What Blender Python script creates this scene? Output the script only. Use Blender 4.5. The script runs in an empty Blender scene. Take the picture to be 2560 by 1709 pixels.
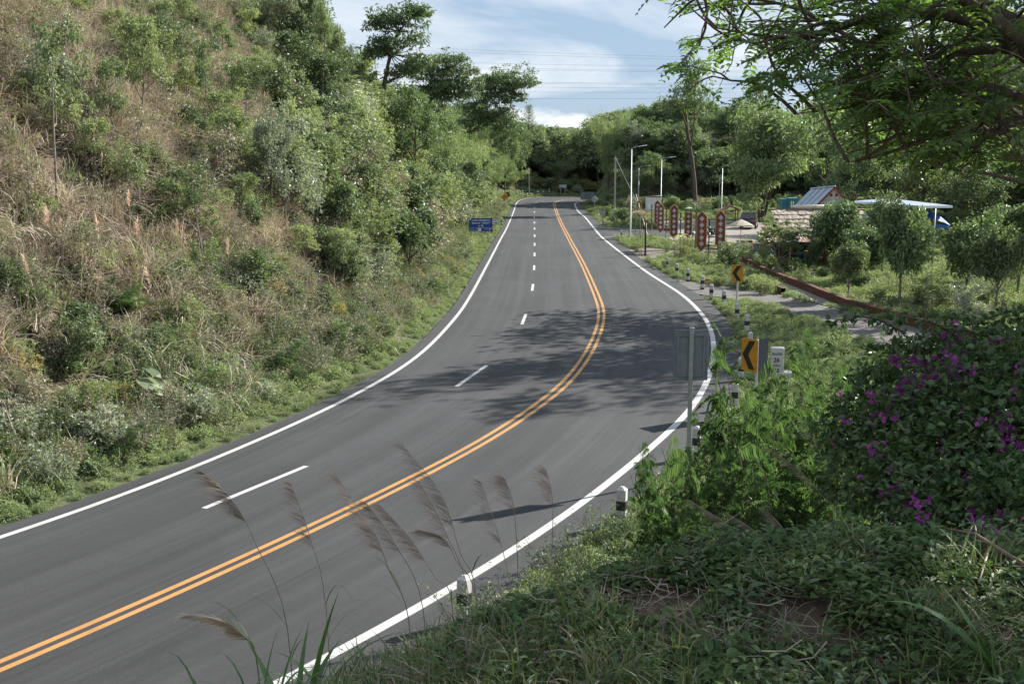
import bpy, math, random
import numpy as np
from mathutils import Vector, Matrix, Euler

# ------------------------------------------------------------------ camera, sky, sun, exposure
SC = bpy.context.scene
COL = SC.collection
FPX, YH, CAMH = 2884.0, 395.0, 7.65
PITCH = math.atan((854.5 - YH) / FPX)
cam_d = bpy.data.cameras.new('camera'); cam = bpy.data.objects.new('camera', cam_d); COL.objects.link(cam)
cam_d.sensor_width = 36.0; cam_d.lens = FPX / 2560 * 36.0
cam_d.clip_start = 0.1; cam_d.clip_end = 6000
cam.location = (0, 0, CAMH); cam.rotation_euler = (math.pi / 2 - PITCH, 0, 0)
SC.camera = cam

SUN_EL = math.radians(30.0); SUN_AZ = math.radians(57.0)      # azimuth from +Y towards +X
w = bpy.data.worlds.new('World'); SC.world = w; w.use_nodes = True
nt = w.node_tree; nt.nodes.clear()
def N(nt, t, **kw):
    n = nt.nodes.new(t)
    for k, v in kw.items():
        if k.startswith('i_'):
            key = k[2:]; key = int(key) if key.isdigit() else key
            n.inputs[key].default_value = v
        else: setattr(n, k, v)
    return n
wo = N(nt, 'ShaderNodeOutputWorld'); bg = N(nt, 'ShaderNodeBackground'); bg.inputs[1].default_value = 0.12
sky = N(nt, 'ShaderNodeTexSky', sky_type='NISHITA', sun_disc=False, sun_elevation=SUN_EL, sun_rotation=SUN_AZ)
sky.air_density = 1.0; sky.dust_density = 0.35; sky.ozone_density = 2.2; sky.altitude = 600
# cloud layer: direction projected on a flat layer high above
tc = N(nt, 'ShaderNodeTexCoord'); sep = N(nt, 'ShaderNodeSeparateXYZ'); nt.links.new(tc.outputs['Generated'], sep.inputs[0])
zz = N(nt, 'ShaderNodeMath', operation='MAXIMUM'); nt.links.new(sep.outputs[2], zz.inputs[0]); zz.inputs[1].default_value = 0.0
za = N(nt, 'ShaderNodeMath', operation='ADD'); nt.links.new(zz.outputs[0], za.inputs[0]); za.inputs[1].default_value = 0.06
dx = N(nt, 'ShaderNodeMath', operation='DIVIDE'); nt.links.new(sep.outputs[0], dx.inputs[0]); nt.links.new(za.outputs[0], dx.inputs[1])
dy = N(nt, 'ShaderNodeMath', operation='DIVIDE'); nt.links.new(sep.outputs[1], dy.inputs[0]); nt.links.new(za.outputs[0], dy.inputs[1])
cmb = N(nt, 'ShaderNodeCombineXYZ'); nt.links.new(dx.outputs[0], cmb.inputs[0]); nt.links.new(dy.outputs[0], cmb.inputs[1])
mpc = N(nt, 'ShaderNodeMapping'); nt.links.new(cmb.outputs[0], mpc.inputs[0]); mpc.inputs['Location'].default_value = (1.9, 0.35, 0); mpc.inputs['Scale'].default_value = (0.62, 0.33, 1)
cn = N(nt, 'ShaderNodeTexNoise'); cn.inputs['Scale'].default_value = 1.0; cn.inputs['Detail'].default_value = 9; cn.inputs['Roughness'].default_value = 0.56; cn.inputs['Distortion'].default_value = 0.7
nt.links.new(mpc.outputs[0], cn.inputs['Vector'])
cr = N(nt, 'ShaderNodeValToRGB'); cr.color_ramp.elements[0].position = 0.43; cr.color_ramp.elements[1].position = 0.70
cr.color_ramp.elements[0].color = (0.04, 0.04, 0.04, 1); cr.color_ramp.elements[1].color = (0.85, 0.85, 0.85, 1)
nt.links.new(cn.outputs['Fac'], cr.inputs[0])
# low cumulus bank near the horizon
cn2 = N(nt, 'ShaderNodeTexNoise'); cn2.inputs['Scale'].default_value = 7.0; cn2.inputs['Detail'].default_value = 8; cn2.inputs['Roughness'].default_value = 0.55
mp2 = N(nt, 'ShaderNodeMapping'); mp2.inputs['Scale'].default_value = (1, 1, 2.2); mp2.inputs['Location'].default_value = (0.35, 0.1, 0.12); nt.links.new(tc.outputs['Generated'], mp2.inputs[0]); nt.links.new(mp2.outputs[0], cn2.inputs['Vector'])
hz = N(nt, 'ShaderNodeMapRange'); nt.links.new(sep.outputs[2], hz.inputs[0])
hz.inputs[1].default_value = 0.085; hz.inputs[2].default_value = 0.01; hz.inputs[3].default_value = -0.25; hz.inputs[4].default_value = 0.32
ad = N(nt, 'ShaderNodeMath', operation='ADD'); nt.links.new(cn2.outputs['Fac'], ad.inputs[0]); nt.links.new(hz.outputs[0], ad.inputs[1])
cr2 = N(nt, 'ShaderNodeValToRGB'); cr2.color_ramp.elements[0].position = 0.53; cr2.color_ramp.elements[1].position = 0.60
cr2.color_ramp.elements[1].color = (0.9, 0.9, 0.9, 1)
nt.links.new(ad.outputs[0], cr2.inputs[0])
mxm = N(nt, 'ShaderNodeMath', operation='MAXIMUM'); nt.links.new(cr.outputs[0], mxm.inputs[0]); nt.links.new(cr2.outputs[0], mxm.inputs[1])
sc_ = N(nt, 'ShaderNodeMix', data_type='RGBA', blend_type='MULTIPLY'); sc_.inputs[0].default_value = 1.0; nt.links.new(sky.outputs[0], sc_.inputs[6]); sc_.inputs[7].default_value = (0.30, 0.30, 0.32, 1)
hzm = N(nt, 'ShaderNodeMix', data_type='RGBA'); hzm.inputs[0].default_value = 0.72; nt.links.new(sc_.outputs[2], hzm.inputs[6]); hzm.inputs[7].default_value = (1.62, 2.25, 3.05, 1)     # thin even veil over the whole sky
mx = N(nt, 'ShaderNodeMix', data_type='RGBA'); nt.links.new(mxm.outputs[0], mx.inputs[0]); nt.links.new(hzm.outputs[2], mx.inputs[6])
mx.inputs[7].default_value = (4.1, 4.2, 4.3, 1)
nt.links.new(mx.outputs[2], bg.inputs[0]); nt.links.new(bg.outputs[0], wo.inputs[0])

sd = bpy.data.lights.new('sun', 'SUN'); sun = bpy.data.objects.new('sun', sd); COL.objects.link(sun)
sd.energy = 5.0; sd.angle = math.radians(0.55); sd.color = (1.0, 0.955, 0.88)
SUNV = Vector((math.sin(SUN_AZ) * math.cos(SUN_EL), math.cos(SUN_AZ) * math.cos(SUN_EL), math.sin(SUN_EL)))
sun.rotation_euler = SUNV.to_track_quat('Z', 'Y').to_euler(); sun.location = SUNV * 60 + Vector((20, 60, 0))

vs = SC.view_settings; vs.view_transform = 'Standard'; vs.look = 'None'; vs.exposure = 1.17; vs.gamma = 1.0; vs.use_curve_mapping = False
cy = SC.cycles
cy.max_bounces = 5; cy.diffuse_bounces = 2; cy.glossy_bounces = 2; cy.transmission_bounces = 3; cy.transparent_max_bounces = 6; cy.volume_bounces = 0
cy.caustics_reflective = False; cy.caustics_refractive = False; cy.sample_clamp_indirect = 4.0
cy.use_denoising = True; cy.use_adaptive_sampling = True; cy.adaptive_threshold = 0.015

R = random.Random(7)
RN = np.random.default_rng(11)

# ------------------------------------------------------------------ picking points from the view
CP, SP = math.cos(PITCH), math.sin(PITCH)
def ray(px, py):
    x = px - 1280.0; y = 854.5 - py
    return np.array([x, FPX * CP + y * SP, -FPX * SP + y * CP]) / FPX
def G(px, py, z=0.0):                      # point on the level z
    d = ray(px, py); t = (z - CAMH) / d[2]
    return np.array([d[0] * t, d[1] * t, z])
def P(px, py, Y):                          # point at distance Y
    d = ray(px, py); t = Y / d[1]
    return np.array([d[0] * t, Y, CAMH + d[2] * t])
def px_of(p):
    d = np.array(p, float) - np.array([0, 0, CAMH])
    yc = d[1] * SP + d[2] * CP; zc = d[1] * CP - d[2] * SP
    return 1280 + FPX * d[0] / zc, 854.5 - FPX * yc / zc

# ------------------------------------------------------------------ objects and names
def link(o, parent=None):
    COL.objects.link(o)
    if parent is not None: o.parent = parent
    return o
def tag(o, label=None, cat=None, group=None, kind=None):
    if label: o['label'] = label
    if cat: o['category'] = cat
    if group: o['group'] = group
    if kind: o['kind'] = kind
    return o
def empty(name, loc, rz=0.0, label=None, cat=None, group=None):
    o = bpy.data.objects.new(name, None); o.empty_display_size = 0.2; link(o)
    o.location = loc; o.rotation_euler = (0, 0, rz)
    return tag(o, label, cat, group)
def mesh_obj(name, me, parent=None, loc=None, rot=None, scale=None):
    o = bpy.data.objects.new(name, me); link(o, parent)
    if loc is not None: o.location = loc
    if rot is not None: o.rotation_euler = rot
    if scale is not None: o.scale = scale
    return o
def copy_tree(o, parent=None):
    c = o.copy(); link(c); c.parent = parent
    for ch in list(o.children): copy_tree(ch, c)
    return c

def np_mesh(name, V, F, mat=None, smooth=False, mats=None, mi=None):
    """V (n,3); F (m,k) all faces with k corners"""
    me = bpy.data.meshes.new(name); V = np.asarray(V, np.float32); F = np.asarray(F, np.int32)
    me.vertices.add(len(V)); me.vertices.foreach_set('co', V.ravel())
    m, k = F.shape
    me.loops.add(m * k); me.loops.foreach_set('vertex_index', F.ravel())
    me.polygons.add(m); me.polygons.foreach_set('loop_start', np.arange(0, m * k, k, dtype=np.int32))
    me.polygons.foreach_set('loop_total', np.full(m, k, np.int32))
    if mi is not None: me.polygons.foreach_set('material_index', np.asarray(mi, np.int32))
    me.polygons.foreach_set('use_smooth', np.full(m, smooth))
    me.update(calc_edges=True)
    for q in (mats or ([mat] if mat else [])): me.materials.append(q)
    return me

class MB:
    """collects simple shapes, builds one mesh"""
    def __init__(s): s.v = []; s.f = []; s.sm = []
    def add(s, vs, fs, M=None, smooth=False):
        b = len(s.v)
        for q in vs:
            q = Vector(q); s.v.append(tuple(M @ q if M is not None else q))
        for q in fs: s.f.append([b + i for i in q]); s.sm.append(smooth)
        return s
    def box(s, c, d, M=None, rot=None, bev=0.0):
        x, y, z = d[0] / 2, d[1] / 2, d[2] / 2
        T = Matrix.Translation(c)
        if rot: T = T @ Euler(rot).to_matrix().to_4x4()
        if M is not None: T = M @ T
        if bev <= 0:
            vs = [(-x, -y, -z), (x, -y, -z), (x, y, -z), (-x, y, -z), (-x, -y, z), (x, -y, z), (x, y, z), (-x, y, z)]
            return s.add(vs, [(3, 2, 1, 0), (4, 5, 6, 7), (0, 1, 5, 4), (1, 2, 6, 5), (2, 3, 7, 6), (3, 0, 4, 7)], T)
        b = bev; prof = [(-x + b, -y), (x - b, -y), (x, -y + b), (x, y - b), (x - b, y), (-x + b, y), (-x, y - b), (-x, -y + b)]
        vs = []
        for zz_, k in ((-z, b), (-z + b, 0), (z - b, 0), (z, b)):
            for (a, c_) in prof: vs.append((a * (1 - k / max(x, 1e-6)), c_ * (1 - k / max(y, 1e-6)), zz_))
        fs = [tuple(range(7, -1, -1)), tuple(range(24, 32))]
        for r in range(3):
            for i in range(8): j = (i + 1) % 8; fs.append((r * 8 + i, r * 8 + j, r * 8 + 8 + j, r * 8 + 8 + i))
        return s.add(vs, fs, T)
    def prism(s, pts, z0, z1, M=None):
        n = len(pts); vs = [(a, b, z0) for a, b in pts] + [(a, b, z1) for a, b in pts]
        fs = [tuple(range(n - 1, -1, -1)), tuple(range(n, 2 * n))] + [(i, (i + 1) % n, n + (i + 1) % n, n + i) for i in range(n)]
        return s.add(vs, fs, M)
    def lathe(s, prof, n=14, M=None, smooth=True, cap=True):
        vs = []; fs = []
        for (r, z) in prof:
            for i in range(n): a = 2 * math.pi * i / n; vs.append((r * math.cos(a), r * math.sin(a), z))
        for k in range(len(prof) - 1):
            for i in range(n): j = (i + 1) % n; fs.append((k * n + i, k * n + j, k * n + n + j, k * n + n + i))
        if cap: fs.append(tuple(range(n - 1, -1, -1))); b = (len(prof) - 1) * n; fs.append(tuple(range(b, b + n)))
        return s.add(vs, fs, M, smooth)
    def tube(s, pts, r, n=6, M=None, smooth=True, cap=True):
        pts = [Vector(p) for p in pts]; rs = r if isinstance(r, (list, tuple)) else [r] * len(pts)
        vs = []; fs = []; up = Vector((0.13, 0.21, 0.97)); x = None
        for k, p in enumerate(pts):
            d = (pts[min(k + 1, len(pts) - 1)] - pts[max(k - 1, 0)])
            d = d.normalized() if d.length > 1e-9 else Vector((0, 0, 1))
            if x is None:
                x = d.cross(up)
                if x.length < 0.05: x = d.cross(Vector((1, 0, 0)))
            x = (x - d * x.dot(d))
            x = x.normalized() if x.length > 1e-6 else d.orthogonal().normalized()
            y = d.cross(x)
            for i in range(n): a = 2 * math.pi * i / n; vs.append(p + x * (rs[k] * math.cos(a)) + y * (rs[k] * math.sin(a)))
        for k in range(len(pts) - 1):
            for i in range(n): j = (i + 1) % n; fs.append((k * n + i, k * n + j, k * n + n + j, k * n + n + i))
        if cap: fs.append(tuple(range(n - 1, -1, -1))); b = (len(pts) - 1) * n; fs.append(tuple(range(b, b + n)))
        return s.add(vs, fs, M, smooth)
    def mesh(s, name, mat=None):
        me = bpy.data.meshes.new(name); me.from_pydata(s.v, [], s.f); me.polygons.foreach_set('use_smooth', s.sm); me.update()
        if mat: me.materials.append(mat)
        return me
    def build(s, name, mat, parent=None, **kw): return mesh_obj(name, s.mesh(name, mat), parent, **kw)

# ------------------------------------------------------------------ materials
def base_mat(name):
    m = bpy.data.materials.new(name); m.use_nodes = True
    return m, m.node_tree, m.node_tree.nodes['Principled BSDF'], m.node_tree.nodes['Material Output']
def surf(name, c1, c2=None, rough=0.7, scale=6.0, metal=0.0, bump=0.0, detail=5, spec=0.4, stretch=None, c3=None, bscale=None):
    m, nt, b, o = base_mat(name); b.inputs['Roughness'].default_value = rough; b.inputs['Metallic'].default_value = metal
    b.inputs['Specular IOR Level'].default_value = spec
    tc = N(nt, 'ShaderNodeTexCoord'); mp = N(nt, 'ShaderNodeMapping'); nt.links.new(tc.outputs['Object'], mp.inputs[0])
    if stretch: mp.inputs['Scale'].default_value = stretch
    no = N(nt, 'ShaderNodeTexNoise'); no.inputs['Scale'].default_value = scale; no.inputs['Detail'].default_value = detail; no.inputs['Roughness'].default_value = 0.65
    nt.links.new(mp.outputs[0], no.inputs['Vector'])
    r = N(nt, 'ShaderNodeValToRGB'); e = r.color_ramp.elements
    e[0].position = 0.35; e[1].position = 0.68; e[0].color = (*c1, 1); e[1].color = (*(c2 or c1), 1)
    if c3: q = e.new(0.5); q.color = (*c3, 1)
    nt.links.new(no.outputs['Fac'], r.inputs[0]); nt.links.new(r.outputs[0], b.inputs['Base Color'])
    if bump:
        n2 = N(nt, 'ShaderNodeTexNoise'); n2.inputs['Scale'].default_value = bscale or scale * 5; n2.inputs['Detail'].default_value = 6
        nt.links.new(mp.outputs[0], n2.inputs['Vector'])
        bp_ = N(nt, 'ShaderNodeBump'); bp_.inputs['Strength'].default_value = bump; bp_.inputs['Distance'].default_value = 0.02
        nt.links.new(n2.outputs['Fac'], bp_.inputs['Height']); nt.links.new(bp_.outputs[0], b.inputs['Normal'])
    return m
def leaf_mat(name, cols, trans=0.35, rough=0.45, spec=0.35, tcol=None, patch=0.0):
    """one colour per leaf, light passes through"""
    m, nt, b, o = base_mat(name); b.inputs['Roughness'].default_value = rough; b.inputs['Specular IOR Level'].default_value = spec
    g = N(nt, 'ShaderNodeNewGeometry'); oi = N(nt, 'ShaderNodeObjectInfo')
    r = N(nt, 'ShaderNodeValToRGB'); e = r.color_ramp.elements
    e[0].color = (*cols[0], 1); e[1].color = (*cols[-1], 1)
    for i, c in enumerate(cols[1:-1]): q = e.new((i + 1) / (len(cols) - 1)); q.color = (*c, 1)
    nt.links.new(g.outputs['Random Per Island'], r.inputs[0])
    hs = N(nt, 'ShaderNodeHueSaturation')
    mr = N(nt, 'ShaderNodeMapRange'); nt.links.new(oi.outputs['Random'], mr.inputs[0]); mr.inputs[3].default_value = 0.76; mr.inputs[4].default_value = 1.22
    nt.links.new(mr.outputs[0], hs.inputs['Value'])
    mh = N(nt, 'ShaderNodeMapRange'); nt.links.new(oi.outputs['Random'], mh.inputs[0]); mh.inputs[3].default_value = 0.515; mh.inputs[4].default_value = 0.485
    nt.links.new(mh.outputs[0], hs.inputs['Hue'])
    nt.links.new(r.outputs[0], hs.inputs['Color']); nt.links.new(hs.outputs[0], b.inputs['Base Color'])
    t = N(nt, 'ShaderNodeBsdfTranslucent'); gm = N(nt, 'ShaderNodeMix', data_type='RGBA', blend_type='MULTIPLY'); gm.inputs[0].default_value = 1.0
    nt.links.new(hs.outputs[0], gm.inputs[6]); gm.inputs[7].default_value = (*(tcol or (1.2, 1.3, 0.7)), 1)
    nt.links.new(gm.outputs[2], t.inputs[0])
    ms = N(nt, 'ShaderNodeMixShader'); ms.inputs[0].default_value = trans
    nt.links.new(b.outputs[0], ms.inputs[1]); nt.links.new(t.outputs[0], ms.inputs[2]); nt.links.new(ms.outputs[0], o.inputs[0])
    return m
def plain(name, c, rough=0.5, metal=0.0, spec=0.4): 
    return surf(name, tuple(x * 0.88 for x in c), tuple(min(1, x * 1.08) for x in c), rough, 7.0, metal, 0.0, 4, spec)

M = {}
M['bark'] = surf('bark_brown', (0.075, 0.058, 0.045), (0.17, 0.14, 0.115), 0.9, 5, bump=0.6, stretch=(3, 3, 0.6), spec=0.15)
M['bark_grey'] = surf('bark_grey', (0.14, 0.12, 0.10), (0.28, 0.25, 0.22), 0.9, 5, bump=0.5, stretch=(3, 3, 0.6), spec=0.15)
M['twig'] = surf('twig', (0.10, 0.075, 0.055), (0.20, 0.15, 0.11), 0.85, 8, spec=0.2)
M['leaf_mid'] = leaf_mat('leaf_mid', [(0.107, 0.148, 0.079), (0.163, 0.212, 0.113), (0.226, 0.269, 0.163)])
M['leaf_dark'] = leaf_mat('leaf_dark', [(0.09, 0.139, 0.076), (0.147, 0.204, 0.111), (0.213, 0.265, 0.149)], trans=0.28)
M['leaf_light'] = leaf_mat('leaf_light', [(0.175, 0.222, 0.108), (0.24, 0.286, 0.152), (0.306, 0.343, 0.207)], trans=0.4)
M['leaf_grey'] = leaf_mat('leaf_grey', [(0.199, 0.232, 0.18), (0.299, 0.332, 0.26), (0.399, 0.415, 0.341)], trans=0.3, rough=0.4)
M['leaf_feather'] = leaf_mat('leaf_feather', [(0.109, 0.165, 0.088), (0.174, 0.234, 0.123), (0.237, 0.295, 0.157)], trans=0.35)
M['leaf_bamboo'] = leaf_mat('leaf_bamboo', [(0.184, 0.239, 0.129), (0.253, 0.307, 0.171), (0.322, 0.361, 0.223)], trans=0.42)
M['leaf_dusty'] = leaf_mat('leaf_dusty', [(0.2, 0.192, 0.145), (0.277, 0.261, 0.197), (0.369, 0.315, 0.248)], trans=0.3)
M['leaf_gloss'] = leaf_mat('leaf_gloss', [(0.101, 0.162, 0.084), (0.167, 0.241, 0.129), (0.274, 0.335, 0.186)], trans=0.25, rough=0.5, spec=0.22)
M['leaf_tree_near'] = leaf_mat('leaf_tree_near', [(0.079, 0.138, 0.054), (0.121, 0.191, 0.073), (0.186, 0.261, 0.104)], trans=0.5, rough=0.4, tcol=(1.6, 1.8, 0.7))
M['leaf_boug'] = leaf_mat('leaf_boug', [(0.045, 0.09, 0.035), (0.072, 0.128, 0.048), (0.121, 0.184, 0.073)], trans=0.25, rough=0.35, spec=0.45)
M['leaf_bank'] = leaf_mat('leaf_bank', [(0.055, 0.098, 0.044), (0.088, 0.142, 0.062), (0.135, 0.19, 0.09)], trans=0.36, rough=0.5, spec=0.3, tcol=(1.15, 1.35, 0.65))
M['litter'] = leaf_mat('litter', [(0.05, 0.036, 0.026), (0.09, 0.065, 0.045), (0.15, 0.11, 0.08)], trans=0.1, rough=0.85, spec=0.1, tcol=(1.1, 1.0, 0.9))
M['leaf_weed'] = leaf_mat('leaf_weed', [(0.053, 0.097, 0.035), (0.082, 0.133, 0.048), (0.122, 0.17, 0.067)], trans=0.3, rough=0.62, spec=0.2)
M['leaf_cover'] = leaf_mat('leaf_cover', [(0.17, 0.23, 0.111), (0.239, 0.307, 0.155), (0.307, 0.369, 0.205)], trans=0.35)
M['leaf_red'] = leaf_mat('leaf_red', [(0.416, 0.249, 0.138), (0.332, 0.312, 0.138), (0.208, 0.27, 0.117)], trans=0.35)
M['leaf_yellow'] = leaf_mat('leaf_yellow', [(0.416, 0.373, 0.117), (0.62, 0.54, 0.185), (0.29, 0.332, 0.117)], trans=0.4)
M['straw'] = leaf_mat('straw', [(0.317, 0.263, 0.205), (0.464, 0.399, 0.317), (0.61, 0.539, 0.442)], trans=0.25, rough=0.7, spec=0.2, tcol=(1.2, 1.1, 0.9))
M['straw_dark'] = leaf_mat('straw_dark', [(0.163, 0.133, 0.105), (0.267, 0.223, 0.177), (0.403, 0.348, 0.283)], trans=0.2, rough=0.75, spec=0.15, tcol=(1.2, 1.1, 0.9))
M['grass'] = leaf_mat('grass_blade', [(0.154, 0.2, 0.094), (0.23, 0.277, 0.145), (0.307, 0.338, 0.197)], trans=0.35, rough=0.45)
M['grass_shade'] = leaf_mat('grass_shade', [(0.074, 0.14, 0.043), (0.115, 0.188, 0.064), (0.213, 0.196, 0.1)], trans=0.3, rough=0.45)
M['reed_leaf'] = leaf_mat('reed_leaf', [(0.102, 0.194, 0.065), (0.139, 0.24, 0.085), (0.166, 0.277, 0.103)], trans=0.35, rough=0.4)
M['plume'] = leaf_mat('plume_hair', [(0.4, 0.31, 0.24), (0.52, 0.42, 0.335), (0.64, 0.54, 0.44)], trans=0.4, rough=0.7, spec=0.2, tcol=(1.2, 1.1, 0.9))
M['plume_pale'] = leaf_mat('plume_pale', [(0.486, 0.389, 0.292), (0.668, 0.547, 0.413), (0.7, 0.68, 0.535)], trans=0.4, rough=0.7, spec=0.2, tcol=(1.2, 1.1, 0.9))
M['flower'] = leaf_mat('bract_magenta', [(0.267, 0.044, 0.246), (0.369, 0.074, 0.328), (0.471, 0.123, 0.41)], trans=0.45, rough=0.6, tcol=(1.4, 1.1, 1.4))
M['flower_red'] = leaf_mat('flower_red', [(0.5, 0.06, 0.07), (0.65, 0.12, 0.13)], trans=0.3, tcol=(1.2, 1, 1))
M['white_paint'] = surf('white_paint', (0.40, 0.40, 0.39), (0.58, 0.58, 0.565), 0.6, 9, bump=0.15)
M['black_paint'] = surf('black_paint', (0.018, 0.018, 0.02), (0.045, 0.045, 0.045), 0.55, 9, bump=0.15)
M['galv'] = surf('galvanised_steel', (0.30, 0.33, 0.33), (0.42, 0.45, 0.45), 0.5, 14, metal=0.55)
M['sign_back'] = surf('sign_back_grey', (0.17, 0.19, 0.202), (0.21, 0.235, 0.247), 0.85, 5, metal=0.0, spec=0.1)
M['sign_back_blue'] = surf('sign_back_slate', (0.018, 0.022, 0.034), (0.028, 0.033, 0.046), 0.95, 5, metal=0.0, spec=0.02)
M['sign_yellow'] = plain('sign_yellow', (0.52, 0.25, 0.025), 0.4)
M['sign_black'] = plain('sign_black', (0.02, 0.022, 0.012), 0.5)
M['sign_blue'] = plain('sign_blue', (0.015, 0.06, 0.27), 0.4)
M['sign_white'] = plain('sign_white', (0.75, 0.75, 0.75), 0.5)
M['text_black'] = plain('text_black', (0.03, 0.03, 0.035), 0.6)
M['concrete'] = surf('concrete', (0.19, 0.17, 0.15), (0.31, 0.28, 0.245), 0.9, 1.6, bump=0.3, c3=(0.26, 0.23, 0.20), spec=0.2)
M['concrete_pole'] = surf('concrete_pole', (0.36, 0.35, 0.33), (0.46, 0.45, 0.43), 0.85, 3, spec=0.2)
M['gravel'] = surf('gravel', (0.14, 0.12, 0.10), (0.26, 0.23, 0.195), 0.95, 5, bump=0.8, bscale=70, spec=0.15)
M['stone'] = surf('stone', (0.30, 0.24, 0.19), (0.52, 0.44, 0.37), 0.9, 3, bump=0.7, spec=0.2)
M['wood'] = surf('wood_brown', (0.16, 0.10, 0.065), (0.29, 0.20, 0.13), 0.8, 4, stretch=(6, 6, 0.7), bump=0.3)
M['bamboo'] = surf('bamboo_pole', (0.40, 0.28, 0.16), (0.55, 0.42, 0.27), 0.6, 5)
M['thatch'] = surf('thatch', (0.22, 0.18, 0.145), (0.55, 0.49, 0.42), 0.95, 9, stretch=(1.2, 9, 2.0), bump=0.9, bscale=40, spec=0.1)
M['thatch_dark'] = surf('thatch_dark', (0.12, 0.095, 0.075), (0.22, 0.18, 0.14), 0.95, 9, spec=0.1)
M['roof_metal'] = surf('roof_metal', (0.33, 0.39, 0.46), (0.44, 0.50, 0.57), 0.42, 2, metal=0.35)
M['roof_metal_gap'] = surf('roof_metal_dull', (0.20, 0.20, 0.19), (0.29, 0.28, 0.26), 0.7, 6)
M['wall_metal'] = surf('wall_metal', (0.42, 0.45, 0.48), (0.56, 0.59, 0.61), 0.5, 3, metal=0.25)
M['rust'] = surf('rusty_sheet', (0.52, 0.52, 0.52), (0.36, 0.16, 0.08), 0.7, 2.2, stretch=(1.6, 0.3, 0.3), c3=(0.45, 0.32, 0.24))
M['teal'] = plain('teal_paint', (0.05, 0.20, 0.23), 0.5)
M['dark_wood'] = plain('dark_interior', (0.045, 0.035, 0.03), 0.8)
M['cream'] = plain('cream_board', (0.62, 0.55, 0.45), 0.7)
M['red_paint'] = plain('red_paint', (0.34, 0.035, 0.035), 0.5)
M['red_brown'] = plain('red_brown', (0.23, 0.06, 0.035), 0.6)
M['cloth_white'] = surf('cloth_white', (0.62, 0.64, 0.68), (0.80, 0.82, 0.85), 0.85, 3)
M['canvas'] = leaf_mat('canvas_beige', [(0.58, 0.52, 0.44), (0.68, 0.62, 0.54)], trans=0.3, rough=0.8, spec=0.1, tcol=(1.1, 1.0, 0.9))
M['tarp_blue'] = surf('tarp_blue', (0.03, 0.11, 0.42), (0.06, 0.18, 0.55), 0.5, 3)
M['plastic_blue'] = plain('plastic_blue', (0.05, 0.17, 0.36), 0.4)
M['plastic_green'] = plain('plastic_green', (0.02, 0.22, 0.13), 0.4)
M['plastic_red'] = plain('plastic_red', (0.5, 0.06, 0.04), 0.45)
M['car_paint'] = plain('car_paint', (0.035, 0.04, 0.05), 0.25, 0.3, 0.6)
M['glass_dark'] = plain('glass_dark', (0.02, 0.025, 0.03), 0.08, 0.0, 0.8)
M['rubber'] = plain('rubber', (0.02, 0.02, 0.02), 0.8)
M['lamp_glass'] = plain('lamp_glass', (0.7, 0.72, 0.72), 0.3)
M['gold'] = plain('gold_paint', (0.50, 0.30, 0.08), 0.5)
M['navy'] = plain('navy_paint', (0.03, 0.035, 0.11), 0.5)
M['board_red'] = surf('board_red', (0.26, 0.045, 0.028), (0.36, 0.075, 0.04), 0.7, 4)
M['board_brown'] = surf('board_brown', (0.16, 0.05, 0.03), (0.24, 0.08, 0.05), 0.7, 4)
M['diamond_white'] = surf('diamond_pattern', (0.30, 0.31, 0.32), (0.66, 0.68, 0.70), 0.7, 38, detail=2)
M['cable'] = plain('cable', (0.10, 0.10, 0.11), 0.6)
M['cable_pale'] = plain('cable_pale', (0.45, 0.46, 0.48), 0.6)
M['soil'] = surf('soil', (0.085, 0.062, 0.046), (0.19, 0.145, 0.11), 0.95, 3, bump=0.9, bscale=30, spec=0.1)
M['brick'] = None

def brick_mat():
    m, nt, b, o = base_mat('brick_wall'); b.inputs['Roughness'].default_value = 0.9; b.inputs['Specular IOR Level'].default_value = 0.2
    tc = N(nt, 'ShaderNodeTexCoord'); br = N(nt, 'ShaderNodeTexBrick')
    nt.links.new(tc.outputs['UV'], br.inputs['Vector'])
    br.inputs['Scale'].default_value = 1.0; br.inputs['Brick Width'].default_value = 0.21; br.inputs['Row Height'].default_value = 0.07; br.inputs['Mortar Size'].default_value = 0.008
    br.inputs['Color1'].default_value = (0.155, 0.058, 0.040, 1); br.inputs['Color2'].default_value = (0.115, 0.048, 0.035, 1); br.inputs['Mortar'].default_value = (0.125, 0.085, 0.068, 1)
    no = N(nt, 'ShaderNodeTexNoise'); no.inputs['Scale'].default_value = 2.2; no.inputs['Detail'].default_value = 6; nt.links.new(tc.outputs['Object'], no.inputs['Vector'])
    mxx = N(nt, 'ShaderNodeMix', data_type='RGBA'); mr = N(nt, 'ShaderNodeMapRange'); nt.links.new(no.outputs['Fac'], mr.inputs[0]); mr.inputs[1].default_value = 0.45; mr.inputs[2].default_value = 0.75; mr.inputs[4].default_value = 0.55
    nt.links.new(mr.outputs[0], mxx.inputs[0]); nt.links.new(br.outputs['Color'], mxx.inputs[6]); mxx.inputs[7].default_value = (0.07, 0.05, 0.042, 1)
    nt.links.new(mxx.outputs[2], b.inputs['Base Color'])
    bp_ = N(nt, 'ShaderNodeBump'); bp_.inputs['Strength'].default_value = 0.5; bp_.inputs['Distance'].default_value = 0.01; nt.links.new(br.outputs['Fac'], bp_.inputs['Height']); bp_.invert = True
    nt.links.new(bp_.outputs[0], b.inputs['Normal'])
    return m
M['brick'] = brick_mat()

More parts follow.
